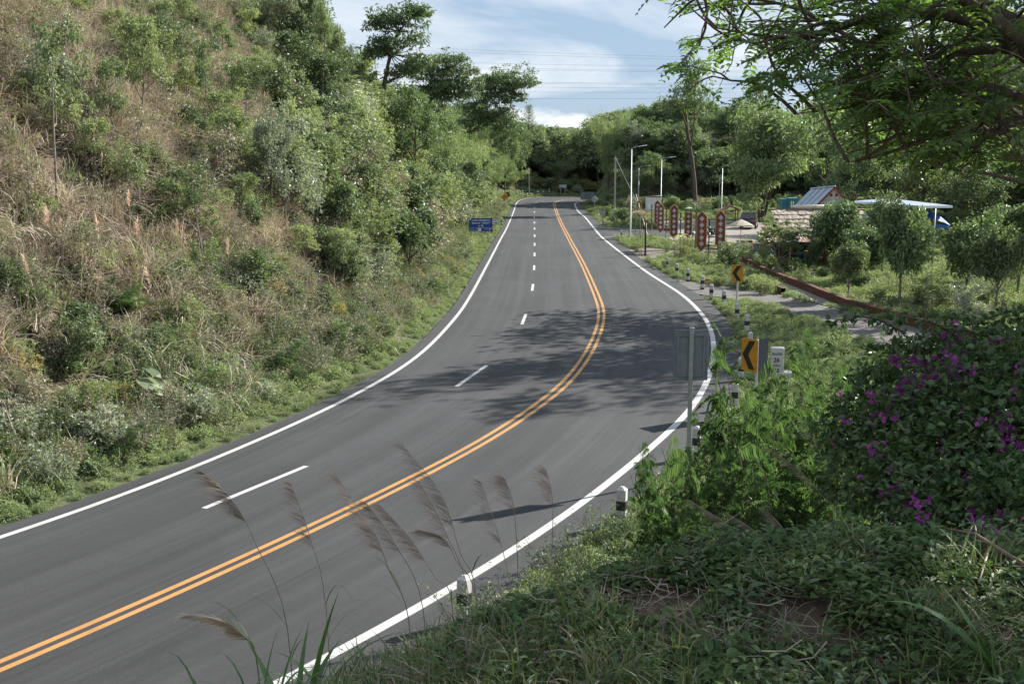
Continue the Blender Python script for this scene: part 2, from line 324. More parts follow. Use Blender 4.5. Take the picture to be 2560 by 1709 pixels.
def asphalt_mat(name, c1, c2, streak=1.0):
    """UV: u metres across the road, v metres along it"""
    m, nt, b, o = base_mat(name); b.inputs['Roughness'].default_value = 0.82; b.inputs['Specular IOR Level'].default_value = 0.35
    tc = N(nt, 'ShaderNodeTexCoord')
    def noise(scale, st, det=4, src='UV', dist=0.0, rgh=0.6):
        mp = N(nt, 'ShaderNodeMapping'); mp.inputs['Scale'].default_value = st; nt.links.new(tc.outputs[src], mp.inputs[0])
        n = N(nt, 'ShaderNodeTexNoise'); n.inputs['Scale'].default_value = scale; n.inputs['Detail'].default_value = det; n.inputs['Distortion'].default_value = dist; n.inputs['Roughness'].default_value = rgh
        nt.links.new(mp.outputs[0], n.inputs['Vector']); return n.outputs['Fac']
    def ramp(s, lo, hi, a, c):
        r = N(nt, 'ShaderNodeMapRange'); nt.links.new(s, r.inputs[0]); r.inputs[1].default_value = lo; r.inputs[2].default_value = hi; r.inputs[3].default_value = a; r.inputs[4].default_value = c; return r.outputs[0]
    def mul(a, c):
        q = N(nt, 'ShaderNodeMath', operation='MULTIPLY'); nt.links.new(a, q.inputs[0]); nt.links.new(c, q.inputs[1]); return q.outputs[0]
    st = ramp(noise(1.0, (2.6, 0.035, 1), 5, rgh=0.55), 0.34, 0.68, 0.85, 1.22)      # dusty streaks along the lanes
    bigp = ramp(noise(0.12, (1, 1, 1), 4), 0.35, 0.65, 0.92, 1.08)
    grain = ramp(noise(95.0, (1, 1, 1), 3, 'Object'), 0.36, 0.64, 0.70, 1.30)
    speck = ramp(noise(60.0, (1, 1, 1), 1, 'Object'), 0.70, 0.78, 1.0, 1.7)
    mid = ramp(noise(9.0, (1, 1, 1), 4, 'Object'), 0.3, 0.7, 0.93, 1.08)
    agg = ramp(noise(26.0, (1, 1, 1), 2, 'Object', rgh=0.8), 0.30, 0.70, 0.80, 1.22)
    agg2 = ramp(noise(11.0, (1, 1, 1), 2, 'Object', rgh=0.8), 0.66, 0.76, 1.0, 1.35)
    stain = ramp(noise(0.9, (1.0, 0.25, 1), 5, dist=0.6), 0.60, 0.78, 1.0, 0.80)
    fine = ramp(noise(1.0, (9.0, 0.10, 1), 3, rgh=0.6), 0.58, 0.75, 1.0, 1.22)
    sx = N(nt, 'ShaderNodeSeparateXYZ'); nt.links.new(tc.outputs['UV'], sx.inputs[0])
    wv = N(nt, 'ShaderNodeMath', operation='MULTIPLY'); nt.links.new(sx.outputs[0], wv.inputs[0]); wv.inputs[1].default_value = 3.65
    wc = N(nt, 'ShaderNodeMath', operation='COSINE'); nt.links.new(wv.outputs[0], wc.inputs[0])
    wheel = ramp(wc.outputs[0], -1.0, 1.0, 0.94, 1.07)
    tyre = ramp(noise(1.0, (5.0, 0.018, 1), 2, dist=0.15), 0.63, 0.69, 1.0, 0.80)
    wheel = mul(wheel, tyre)
    patchy = ramp(noise(0.28, (1, 0.5, 1), 6, dist=1.0, rgh=0.65), 0.40, 0.62, 0.90, 1.10)
    wheel = mul(wheel, patchy)
    v = mul(mul(mul(st, bigp), mul(grain, speck)), mul(mul(mid, mul(agg, agg2)), mul(mul(stain, fine), wheel)))
    hs = N(nt, 'ShaderNodeVectorMath', operation='SCALE'); hs.inputs[0].default_value = c1; nt.links.new(v, hs.inputs['Scale'])
    nt.links.new(hs.outputs[0], b.inputs['Base Color'])
    bp_ = N(nt, 'ShaderNodeBump'); bp_.inputs['Strength'].default_value = 0.35; bp_.inputs['Distance'].default_value = 0.006
    nt.links.new(grain, bp_.inputs['Height']); nt.links.new(bp_.outputs[0], b.inputs['Normal'])
    return m
M['asphalt'] = asphalt_mat('asphalt', (0.0430, 0.0435, 0.0450), None)
M['asphalt_old'] = asphalt_mat('asphalt_old', (0.125, 0.115, 0.108), None)
def line_mat(name, c):
    m, nt, b, o = base_mat(name); b.inputs['Roughness'].default_value = 0.7
    tc = N(nt, 'ShaderNodeTexCoord'); n = N(nt, 'ShaderNodeTexNoise'); n.inputs['Scale'].default_value = 30; n.inputs['Detail'].default_value = 5; nt.links.new(tc.outputs['Object'], n.inputs['Vector'])
    n2 = N(nt, 'ShaderNodeTexNoise'); n2.inputs['Scale'].default_value = 1.3; n2.inputs['Detail'].default_value = 5; nt.links.new(tc.outputs['Object'], n2.inputs['Vector'])
    a = N(nt, 'ShaderNodeMath', operation='MULTIPLY'); nt.links.new(n.outputs['Fac'], a.inputs[0]); nt.links.new(n2.outputs['Fac'], a.inputs[1])
    r = N(nt, 'ShaderNodeValToRGB'); r.color_ramp.elements[0].position = 0.10; r.color_ramp.elements[1].position = 0.30
    r.color_ramp.elements[0].color = (*[x * 0.72 for x in c], 1); r.color_ramp.elements[1].color = (*c, 1)
    n3 = N(nt, 'ShaderNodeTexNoise'); n3.inputs['Scale'].default_value = 14; n3.inputs['Detail'].default_value = 6; n3.inputs['Roughness'].default_value = 0.75; nt.links.new(tc.outputs['Object'], n3.inputs['Vector'])
    wr = N(nt, 'ShaderNodeMapRange'); nt.links.new(n3.outputs['Fac'], wr.inputs[0]); wr.inputs[1].default_value = 0.63; wr.inputs[2].default_value = 0.72; wr.inputs[3].default_value = 0.0; wr.inputs[4].default_value = 0.75
    mw = N(nt, 'ShaderNodeMix', data_type='RGBA'); nt.links.new(wr.outputs[0], mw.inputs[0]); nt.links.new(r.outputs[0], mw.inputs[6]); mw.inputs[7].default_value = (0.075, 0.07, 0.065, 1)
    nt.links.new(a.outputs[0], r.inputs[0]); nt.links.new(mw.outputs[2], b.inputs['Base Color']); return m
M['line_white'] = line_mat('line_white', (0.50, 0.495, 0.48))
M['line_yellow'] = line_mat('line_yellow', (0.46, 0.235, 0.075))

def ground_mat():
    m, nt, b, o = base_mat('ground'); b.inputs['Roughness'].default_value = 0.95; b.inputs['Specular IOR Level'].default_value = 0.1
    tc = N(nt, 'ShaderNodeTexCoord'); at = N(nt, 'ShaderNodeAttribute', attribute_name='soil')
    def ns(s, d=6):
        n = N(nt, 'ShaderNodeTexNoise'); n.inputs['Scale'].default_value = s; n.inputs['Detail'].default_value = d; nt.links.new(tc.outputs['Object'], n.inputs['Vector']); return n
    a = ns(0.9); c = ns(5.0)
    r1 = N(nt, 'ShaderNodeValToRGB'); e = r1.color_ramp.elements; e[0].position = 0.3; e[1].position = 0.7; e[0].color = (0.045, 0.06, 0.028, 1); e[1].color = (0.11, 0.125, 0.06, 1); nt.links.new(a.outputs['Fac'], r1.inputs[0])
    r2 = N(nt, 'ShaderNodeValToRGB'); e = r2.color_ramp.elements; e[0].position = 0.3; e[1].position = 0.7; e[0].color = (0.075, 0.055, 0.042, 1); e[1].color = (0.17, 0.125, 0.095, 1); nt.links.new(c.outputs['Fac'], r2.inputs[0])
    mxx = N(nt, 'ShaderNodeMix', data_type='RGBA'); nt.links.new(at.outputs['Fac'], mxx.inputs[0]); nt.links.new(r1.outputs[0], mxx.inputs[6]); nt.links.new(r2.outputs[0], mxx.inputs[7])
    nt.links.new(mxx.outputs[2], b.inputs['Base Color'])
    bp_ = N(nt, 'ShaderNodeBump'); bp_.inputs['Strength'].default_value = 0.8; bp_.inputs['Distance'].default_value = 0.08; q = ns(7.0, 8); nt.links.new(q.outputs['Fac'], bp_.inputs['Height']); nt.links.new(bp_.outputs[0], b.inputs['Normal'])
    return m
M['ground'] = ground_mat()
# ------------------------------------------------------------------ road lines (world, metres)
def Gs(L): return [G(a, b)[:2] for a, b in L]
PY = Gs([(0,1666),(325,1527),(700,1358),(923,1251),(1079.5,1174),(1242,1086),(1300,1045.6),(1365,1000),(1415.6,959.8),(1470,886),(1495.6,830),(1503.4,796.5),(1499.8,760),(1457,660),(1425,600.5),(1398.8,549.4),(1387.4,517.5)])
PL = Gs([(0,1344.5),(201,1278),(402.6,1201.6),(700,1076.5),(862.6,1000),(1035,899),(1133,801),(1173.7,743.3),(1219,660),(1251.6,598),(1266.4,571),(1279.2,541.7),(1286.8,521.3)])
PR = Gs([(1082.7,1500),(1210,1427),(1395,1301),(1538.5,1197.7),(1586,1152.8),(1692.8,1063),(1737.7,1012.5),(1765.8,962),(1784,900),(1785.4,858),(1774,813),(1749,776.8),(1701.4,733.3),(1629.9,688.6),(1578.8,651.6),(1522.6,608),(1497,585),(1463.9,544.3)])
PD = Gs([(637,1218),(1179,939),(1310,797.7),(1331.5,718),(1335.4,669),(1336.4,636),(1336.6,610.7),(1336.6,589.4),(1336.3,571.4),(1336,556.4),(1335.8,542.8),(1336,530.2),(1336.3,519.4)])
def ext(p, n, step, bend):
    a, b = np.array(p[0]), np.array(p[1]); d = (a - b) / np.linalg.norm(a - b); o = []
    for i in range(n):
        c, s = math.cos(bend), math.sin(bend); d = np.array([c * d[0] - s * d[1], s * d[0] + c * d[1]]); a = a + d * step; o.insert(0, a)
    return o
PY = ext(PY, 7, 4, -0.03) + PY + [np.array(q) for q in ((7.05, 194), (7.7, 205), (9.2, 213.5), (12.2, 219.5), (20, 224), (42, 229), (80, 232))]
PL = ext(PL, 7, 4, -0.03) + PL + [np.array(q) for q in ((0.7, 196), (1.05, 207), (1.75, 216), (3.0, 224), (5.6, 230.5), (12, 236.5), (24, 240.5), (44, 243.5), (80, 246))]
PR = ext(PR, 7, 4, -0.03) + PR + [np.array(q) for q in ((9.6, 168), (10.3, 189), (10.7, 197.5), (11.9, 205), (15, 210), (24, 215), (44, 219.5), (80, 222))]
def spline(P_, step=0.8, sig=2.5):
    Q = np.array(P_); Q = np.vstack([2 * Q[0] - Q[1], Q, 2 * Q[-1] - Q[-2]]); o = []
    for i in range(1, len(Q) - 2):
        a, b, c, d = Q[i - 1:i + 3]; n = max(2, int(np.linalg.norm(c - b) / 0.4))
        t = np.linspace(0, 1, n, endpoint=False)[:, None]
        o.append(.5 * (2 * b + (c - a) * t + (2 * a - 5 * b + 4 * c - d) * t ** 2 + (3 * b - a - 3 * c + d) * t ** 3))
    o = np.vstack(o + [Q[-2:-1]])
    s = np.concatenate([[0], np.cumsum(np.linalg.norm(np.diff(o, axis=0), axis=1))]); n = int(s[-1] / step) + 1
    u = np.linspace(0, s[-1], n); o = np.stack([np.interp(u, s, o[:, 0]), np.interp(u, s, o[:, 1])], 1)
    k = int(3 * sig / step); w_ = np.exp(-0.5 * (np.arange(-k, k + 1) * step / sig) ** 2); w_ /= w_.sum()
    pad = np.vstack([2 * o[0] - o[k:0:-1], o, 2 * o[-1] - o[-2:-k - 2:-1]])
    return np.stack([np.convolve(pad[:, 0], w_, 'valid'), np.convolve(pad[:, 1], w_, 'valid')], 1)
LY, LL, LR, LD = spline(PY), spline(PL), spline(PR), spline(PD, sig=1.5)
def normals(L):
    d = np.gradient(L, axis=0); d /= np.linalg.norm(d, axis=1)[:, None]
    return np.stack([d[:, 1], -d[:, 0]], 1)          # to the right of travel
def offset(L, o): return L + normals(L) * o
EL, ER = offset(LL, -0.58), offset(LR, 0.98)

def lat(X, Y, L):
    """signed distance to the line, right of it positive"""
    P_ = np.stack([np.ravel(X), np.ravel(Y)], 1); out = np.empty(len(P_)); S = L[::2]
    a = S[:-1]; ab = S[1:] - a; l2 = (ab ** 2).sum(1)
    for i in range(0, len(P_), 4000):
        p = P_[i:i + 4000, None, :]; t = np.clip(((p - a) * ab).sum(2) / l2, 0, 1)
        q = p - (a + ab * t[..., None]); d2 = (q ** 2).sum(2); k = d2.argmin(1); j = np.arange(len(k))
        d = np.sqrt(d2[j, k]); cr_ = ab[k, 0] * q[j, k, 1] - ab[k, 1] * q[j, k, 0]
        out[i:i + 4000] = np.where(cr_ < 0, d, -d)
    return out.reshape(np.shape(X))
def sst(x, a, b): t = np.clip((x - a) / (b - a), 0, 1); return t * t * (3 - 2 * t)
def lump(x, y, s, seed=0):
    r = np.random.default_rng(seed); z = 0
    for k in range(5):
        a = r.uniform(0, 6.28); f = s * (1.0 + 0.75 * k); z = z + np.sin(f * (x * math.cos(a) + y * math.sin(a)) + r.uniform(0, 6.28)) * np.sin(f * 0.8 * (y * math.cos(a) - x * math.sin(a)) + r.uniform(0, 6.28)) / (1 + 0.6 * k)
    return z
def height(x, y):
    x = np.asarray(x, float); y = np.asarray(y, float)
    sl = -lat(x, y, EL); sr = lat(x, y, ER)              # left distance, right distance (+ outside the road)
    z = np.full(x.shape, -0.03)
    # left: verge then the steep cut slope
    hm = np.interp(y, [-50, 95, 120, 150, 185, 215, 250, 300, 400], [30, 30, 19, 11, 6, 2.5, 2, 5, 14])
    steep = np.interp(y, [0, 170, 215, 250], [1.12, 1.05, 0.6, 0.22])
    raw = np.clip(sl - 0.7, 0, 2.1) * 0.36 + np.clip(sl - 2.8, 0, None) * steep
    hl = hm * (1 - np.exp(-np.power(raw / hm, 1.6))) * 1.0
    hl = np.minimum(raw, hm * 0.75 + 0.25 * np.minimum(raw, hm * 2)) 
    hl = hl + lump(x, y, 0.33, 3) * 0.55 * sst(sl, 3, 9) + lump(x, y, 1.1, 4) * 0.22 * sst(sl, 2, 5)
    # right: the bank on which the picture was taken, hills far behind
    bank = 5.68 * sst(sr, 1.0, 8.98) * np.interp(y, [5.6, 7.0, 9.0, 14.0, 20.0, 26.0], [1, .9, .66, .45, .2, 0]) + 0.4 * sst(sr, 9, 16) * (1 - sst(y, 5, 8))
    bank = bank + lump(x, y, 1.3, 8) * 0.07 * sst(sr, 2, 6) * (1 - sst(y, 9, 24))
    hr = 0.5 * np.clip(y - 181 - 0.10 * np.clip(x - 30, -40, 60), 0, 26) * sst(x, 13, 24) + 0.42 * np.clip(x - 50, 0, 30) * sst(y, 20, 70)
    hr = hr + lump(x, y, 0.2, 6) * 0.8 * sst(hr, 0.5, 4)
    hr = hr + 0.10 * np.clip(x - 36, 0, 10) * sst(y, 25, 60)
    z = np.where(sl > 0, hl - 0.03, z); z = np.where((sr > 0), bank + hr - 0.03, z)
    inside = np.minimum(-sl, -sr)                         # depth inside the pavement
    z = np.where(inside > 0, -0.06 - 0.25 * np.clip(inside, 0, 1), z)
    return z
def h1(x, y): return float(height(np.array([x]), np.array([y]))[0])
def T(px, py, y0=4.0, y1=260.0):
    """point where the line of sight meets the terrain"""
    d = ray(px, py); t = np.linspace(y0, y1, 1400) / d[1]
    z = height(d[0] * t, d[1] * t) - (CAMH + d[2] * t); k = np.argmax(z > 0)
    if z[k] <= 0: k = len(t) - 1
    q = t[k]; return np.array([d[0] * q, d[1] * q, h1(d[0] * q, d[1] * q)])

# ------------------------------------------------------------------ terrain
def axis(segs):
    o = [segs[0][0]]
    for a, b, s in segs:
        n = max(1, int(round((b - a) / s))); o += list(np.linspace(a, b, n + 1)[1:])
    return np.array(o)
gx = axis([(-1600, -300, 260), (-300, -70, 23), (-70, -40, 3), (-40, 34, 0.75), (34, 90, 2.5), (90, 300, 21), (300, 1600, 260)])
gy = axis([(-500, -60, 110), (-60, -12, 6), (-12, 2, 2), (2, 30, 0.5), (30, 100, 0.9), (100, 260, 2.0), (260, 420, 8), (420, 2600, 220)])
GX, GY = np.meshgrid(gx, gy); GZ = height(GX, GY)
nx, ny = len(gx), len(gy); ii = np.arange(nx * ny).reshape(ny, nx)
F = np.stack([ii[:-1, :-1], ii[:-1, 1:], ii[1:, 1:], ii[1:, :-1]], -1).reshape(-1, 4)
me = np_mesh('ground', np.stack([GX, GY, GZ], -1).reshape(-1, 3), F, M['ground'], True)
sl_ = -lat(GX, GY, EL); sr_ = lat(GX, GY, ER)
soil = np.clip(sst(sl_, 2.0, 5.0) * (GY < 215) * (GX < 12) + sst(sr_, 1.0, 4.0) * (GY < 26), 0, 1)
a_ = me.attributes.new('soil', 'FLOAT', 'POINT'); a_.data.foreach_set('value', soil.ravel().astype(np.float32))
ground = tag(mesh_obj('ground', me), kind='structure')

# ------------------------------------------------------------------ the road and its markings
def resamp(L, n):
    s = np.concatenate([[0], np.cumsum(np.linalg.norm(np.diff(L, axis=0), axis=1))]); u = np.linspace(0, s[-1], n)
    return np.stack([np.interp(u, s, L[:, 0]), np.interp(u, s, L[:, 1])], 1)
def ribbon(name, A, B, z, mat, parent=None, skirt=0.0, across=1):
    n = len(A); rows = across + 1; V = []; UV = []
    c = (A + B) / 2; v = np.concatenate([[0], np.cumsum(np.linalg.norm(np.diff(c, axis=0), axis=1))])
    wdt = np.linalg.norm(B - A, axis=1)
    for k in range(rows):
        t = k / across; q = A + (B - A) * t; V.append(np.column_stack([q, np.full(n, z)])); UV.append(np.column_stack([wdt * t, v]))
    if skirt:
        V.insert(0, np.column_stack([A, np.full(n, z - skirt)])); UV.insert(0, UV[0] - [0.1, 0]); V.append(np.column_stack([B, np.full(n, z - skirt)])); UV.append(UV[-1] + [0.1, 0]); rows += 2
    V = np.vstack(V); UV = np.vstack(UV); i = np.arange(rows * n).reshape(rows, n)
    F = np.stack([i[:-1, :-1], i[1:, :-1], i[1:, 1:], i[:-1, 1:]], -1).reshape(-1, 4)
    me = np_mesh(name, V, F, mat); uv = me.uv_layers.new(name='UVMap'); uv.data.foreach_set('uv', UV[F.ravel()].astype(np.float32).ravel())
    return mesh_obj(name, me, parent)
# pavement between the two edges, paired by nearest station on the centre line
n_ = 420; cA = resamp(EL, n_); 
def match(A, L):
    o = []; k0 = 0
    for i, p in enumerate(A):
        d = ((L - p) ** 2).sum(1); d[:max(0, k0 - 1)] = 1e9; k = int(d.argmin()); k0 = max(k0, k); o.append(L[k0])
    o = np.array(o); w_ = np.ones(9) / 9; pad = np.vstack([o[:1]] * 4 + [o] + [o[-1:]] * 4)
    return np.stack([np.convolve(pad[:, 0], w_, 'valid'), np.convolve(pad[:, 1], w_, 'valid')], 1)
# centre line stations, cast perpendicular to both edges
cl = resamp(LY, 520); nl = normals(cl)
def cast(C, Nn, L, sign):
    a = L[:-1]; b = L[1:]; e = b - a; o = []
    for c, n in zip(C, Nn):
        den = n[0] * e[:, 1] - n[1] * e[:, 0]; den = np.where(abs(den) < 1e-9, 1e-9, den)
        r = a - c; t = (r[:, 0] * e[:, 1] - r[:, 1] * e[:, 0]) / den; u = (r[:, 0] * n[1] - r[:, 1] * n[0]) / den
        ok = (u >= 0) & (u <= 1) & (t * sign > 0) & (abs(t) < 26); o.append(sign * np.min(np.abs(t[ok])) if ok.any() else np.nan)
    o = np.array(o); g = ~np.isnan(o); return np.interp(np.arange(len(o)), np.arange(len(o))[g], o[g])
tl = cast(cl, nl, EL, -1); tr = cast(cl, nl, ER, 1)
road = ribbon('road', cl + nl * tl[:, None], cl + nl * tr[:, None], 0.0, M['asphalt'], None, 0.3, 8)
tag(road, kind='structure')
def strip(name, L, w_, z=0.004, mat='line_white', off=0.0):
    L = offset(L, off); nn = normals(L); return ribbon(name, L - nn * w_ / 2, L + nn * w_ / 2, z, M[mat], road)
strip('edge_line', LL, 0.17); strip('edge_line', LR, 0.21)
strip('centre_line', LY, 0.135, mat='line_yellow', off=-0.135); strip('centre_line', LY, 0.135, mat='line_yellow', off=0.135)
def dash_at(c, d, Ln, w_=0.15):
    d = np.array(d) / np.linalg.norm(d); n = np.array([d[1], -d[0]]); t = np.linspace(-Ln / 2, Ln / 2, 5)[:, None]; L = np.array(c) + d * t
    ribbon('lane_dash', L - n * w_ / 2, L + n * w_ / 2, 0.004, M['line_white'], road)
for a, b in (((510, 1270), (766, 1164.5)), ((1141, 966), (1217, 913)), ((1305, 810.5), (1314.6, 785))):
    a, b = G(*a)[:2], G(*b)[:2]; dash_at((a + b) / 2, b - a, np.linalg.norm(b - a))
for k in range(3, len(PD)):
    i = int(np.argmin(((LD - PD[k]) ** 2).sum(1))); i = min(max(i, 1), len(LD) - 2); dash_at(PD[k], LD[i + 1] - LD[i - 1], 3.6)
for c, d in (((4.05, 200.5), (0.2, 1)), ((5.2, 211.5), (0.5, 1)), ((9, 220.5), (1, 0.8)), ((17, 227), (1, 0.4)), ((28, 231.5), (1, 0.25))): dash_at(c, d, 3.6)

def sheet(name, pts, z, mat, uvs=True):
    """flat polygon sheet given by view pixels or metres"""
    pts = [np.array(p[:2], float) for p in pts]
    me = bpy.data.meshes.new(name); me.from_pydata([(p[0], p[1], z) for p in pts], [], [tuple(range(len(pts)))]); me.update()
    if me.polygons[0].normal.z < 0: me.flip_normals()
    uv = me.uv_layers.new(name='UVMap')
    for l in me.loops: v = me.vertices[l.vertex_index].co; uv.data[l.index].uv = (v.x, v.y)
    me.materials.append(M[mat]); return tag(mesh_obj(name, me), kind='structure')
SIDE = [G(*q) for q in ((1490,566),(1540,570),(1594,574),(1660,572),(1690,590),(1640,597),(1584,590),(1540,592),(1512,596))]
sheet('side_road', SIDE, 0.006, 'asphalt')
for nm, pts in (('side_line', ((1484,567),(1520,569.5),(1560,573),(1600,576))), ('side_line', ((1507,593),(1540,591.5),(1584,589)))):
    L = np.array([G(*q)[:2] for q in pts]); L = spline(L, 0.5, 0.6); nn = normals(L); ribbon(nm, L - nn * 0.09, L + nn * 0.09, 0.010, M['line_white'], road)
PLAZA = [G(*q) for q in ((1655,553),(1700,549),(1800,551),(1905,556),(1925,575),(1925,606),(1880,612),(1800,617),(1768,610),(1740,606),(1690,607),(1642,601),(1640,585),(1640,566))]
sheet('plaza', PLAZA, -0.012, 'concrete')
GRAVEL = [G(*q) for q in ((1566,622),(1600,617),(1650,621),(1700,626),(1760,622),(1800,626),(1790,645),(1730,642),(1680,640),(1640,648),(1610,650),(1585,640))]
sheet('gravel_patch', GRAVEL, -0.008, 'gravel')
PATH_F = np.array([G(*q)[:2] for q in ((1690,716),(1740,735),(1800,741),(1855,751),(1922,763.5),(1983,784),(2037,803),(2110,832),(2175,858),(2287,892),(2420,925),(2600,965))])
PATH_B = np.array([G(*q)[:2] for q in ((1700,698),(1766,711),(1850,722),(1944,737),(2000,752.6),(2060,766),(2098,775),(2196,796),(2290,815),(2360,832),(2480,858),(2640,890))])
PATH_F, PATH_B = spline(PATH_F, 0.5, 1.0), spline(PATH_B, 0.5, 1.0); PATH_F, PATH_B = resamp(PATH_F, 60), resamp(PATH_B, 60)
tag(ribbon('footpath', PATH_F, PATH_B, -0.006, M['asphalt_old'], None, 0.0, 3), kind='structure')
WALL = np.array([G(*q)[:2] for q in ((1865,655),(1890,670),(1919,685.4),(1966,704),(2014.7,722),(2067,744),(2120,765),(2180,783),(2231.5,796.4),(2290,813),(2350.7,831.5),(2456,853),(2640,886))])
WALL = spline(WALL, 0.3, 0.8)
WK_A = np.array([G(*q)[:2] for q in ((1846,650),(1856,664),(1885,680),(1919,695),(1950,713),(1968,728),(2000,749),(2060,762),(2098,771),(2196,793),(2290,812.5),(2360,830))])
WK_A = resamp(spline(WK_A, 0.3, 0.6), 60); WK_B = resamp(WALL[WALL[:, 1] > G(2360, 832)[1]], 60)
tag(ribbon('walkway', WK_A, WK_B, 0.0, M['concrete'], None, 0.0, 3), kind='structure')
for L in (PATH_B[8:], PATH_F[22:]):
    nn = normals(L); ribbon('path_line', L - nn * 0.05, L + nn * 0.05, 0.006, M['line_white'], road)
# dust and grit spread over the mouth of the path
#==PART3==
# ------------------------------------------------------------------ plant builders
def unit(v): return v / np.maximum(np.linalg.norm(v, axis=-1, keepdims=True), 1e-9)
def rdir(rng, n): return unit(rng.normal(size=(n, 3)))
def leaf_quads(Pb, D, Nn, L, W, fold=0.12, mid=0.45):
    """pointed leaves: base, two sides, tip"""
    D = unit(D); S = unit(np.cross(D, Nn)); Nn = np.cross(S, D); L = np.asarray(L)[..., None]; W = np.asarray(W)[..., None]
    m = Pb + D * L * mid
    V = np.stack([Pb, m + S * W * 0.5 + Nn * W * fold, Pb + D * L - Nn * L * 0.10, m - S * W * 0.5 + Nn * W * fold], 1)
    n = len(Pb); return V.reshape(-1, 3), np.arange(n * 4).reshape(n, 4)
def leaf_round(Pb, D, Nn, L, W, fold=0.15):
    """rounder leaves folded along the midrib"""
    D = unit(D); S = unit(np.cross(D, Nn)); Nn = np.cross(S, D); L = np.asarray(L)[..., None]; W = np.asarray(W)[..., None]; V = [Pb]
    for sd in (1, -1): V += [Pb + D * L * .28 + S * W * .46 * sd + Nn * W * fold, Pb + D * L * .66 + S * W * .40 * sd + Nn * W * fold]
    V.append(Pb + D * L - Nn * L * .14); V = np.stack(V, 1); n = len(Pb); i = np.arange(n)[:, None] * 6
    return V.reshape(-1, 3), np.concatenate([i + [0, 1, 2, 5], i + [0, 5, 4, 3]], 0)
def blade_strips(rng, base, d0, L, W, bend, seg=4, side=None):
    """long arching blades; base (n,3), d0 start direction, bend = pull downward"""
    n = len(base); d = unit(d0.copy()); p = base.copy(); S = unit(np.cross(d, np.array([0, 0, 1.0])) + 0.05 * rng.normal(size=(n, 3))) if side is None else side
    rows = []; st = np.asarray(L)[:, None] / seg
    for k in range(seg + 1):
        t = k / seg; w_ = np.asarray(W)[:, None] * (1.0 if t < 0.35 else max(0.06, 1 - ((t - 0.35) / 0.65) ** 1.5)) * (0.6 + 0.4 * min(1, t * 4))
        rows.append(np.stack([p - S * w_ / 2, p + S * w_ / 2], 1))
        d = unit(d + np.array([0, 0, -1.0]) * np.asarray(bend)[:, None] / seg * (0.6 + t)); p = p + d * st
    V = np.stack(rows, 1); idx = np.arange(n * (seg + 1) * 2).reshape(n, seg + 1, 2)
    F = np.stack([idx[:, :-1, 0], idx[:, :-1, 1], idx[:, 1:, 1], idx[:, 1:, 0]], -1).reshape(-1, 4)
    return V.reshape(-1, 3), F
def merge(parts):
    V = []; F = []; mi = []; b = 0
    for v, f, m in parts: V.append(v); F.append(f + b); mi.append(np.full(len(f), m)); b += len(v)
    return np.vstack(V), np.vstack(F), np.concatenate(mi)
def tubes(polys, n=5):
    """polys: list of (points (k,3), radii (k,))"""
    V = []; F = []; b = 0; ang = np.arange(n) * 2 * np.pi / n; ca, sa = np.cos(ang), np.sin(ang)
    for pts, rs in polys:
        pts = np.asarray(pts); k = len(pts); d = unit(np.gradient(pts, axis=0)); up = np.array([0.13, 0.21, 0.97]) if abs(d[0] @ [0.13, 0.21, 0.97]) < 0.95 else np.array([1.0, 0, 0])
        x = unit(np.cross(d, up)); y = np.cross(d, x)
        V.append((pts[:, None] + (x[:, None] * ca[None, :, None] + y[:, None] * sa[None, :, None]) * np.asarray(rs)[:, None, None]).reshape(-1, 3))
        i = b + np.arange(k * n).reshape(k, n); j = np.roll(i, -1, 1)
        F.append(np.stack([i[:-1], j[:-1], j[1:], i[1:]], -1).reshape(-1, 4)); b += k * n
    return np.vstack(V), np.vstack(F)
class Tree:
    def __init__(s, seed): s.r = np.random.default_rng(seed); s.polys = []; s.tips = []
    def grow(s, p, d, L, r0, lev, q):
        r = s.r; n = q['seg'][lev]; pts = [np.array(p, float)]; d = np.array(d, float); d /= np.linalg.norm(d); r1 = r0 * q['taper'][lev]
        for i in range(n):
            d = d + r.normal(size=3) * q['wob'][lev] + np.array([0, 0, q['up'][lev]]); d /= np.linalg.norm(d); pts.append(pts[-1] + d * L / n)
        pts = np.array(pts); rs = np.linspace(r0, r1, n + 1); s.polys.append((pts, rs))
        if lev >= q['leaf_lev']:
            for t in np.linspace(q.get('leaf_from', 0.45), 1.0, q['tips']): s.tips.append((s.at(pts, t), d.copy()))
        if lev < q['max']:
            m = q['nch'][lev]; az0 = r.uniform(0, 6.28); t0 = q['from'][lev]
            for i in range(m):
                t = t0 + (1 - t0) * (i + r.uniform(0.2, 0.8)) / m; pp = s.at(pts, t); az = az0 + i * 2.4 + r.normal() * 0.3; a = math.radians(q['ang'][lev] * r.uniform(0.75, 1.25))
                e1 = np.cross(d, [0.3, 0.2, 0.9] if abs(d[2]) < 0.9 else [1, 0, 0]); e1 /= np.linalg.norm(e1); e2 = np.cross(d, e1)
                cd = d * math.cos(a) + (e1 * math.cos(az) + e2 * math.sin(az)) * math.sin(a)
                s.grow(pp, cd, L * q['ratio'][lev] * r.uniform(0.7, 1.2) * (1.0 - 0.35 * (t - t0) * q.get('cone', 0)), np.interp(t, [0, 1], [r0, r1]) * q.get('thin', 0.62), lev + 1, q)
    @staticmethod
    def at(pts, t):
        x = t * (len(pts) - 1); i = min(int(x), len(pts) - 2); return pts[i] + (pts[i + 1] - pts[i]) * (x - i)
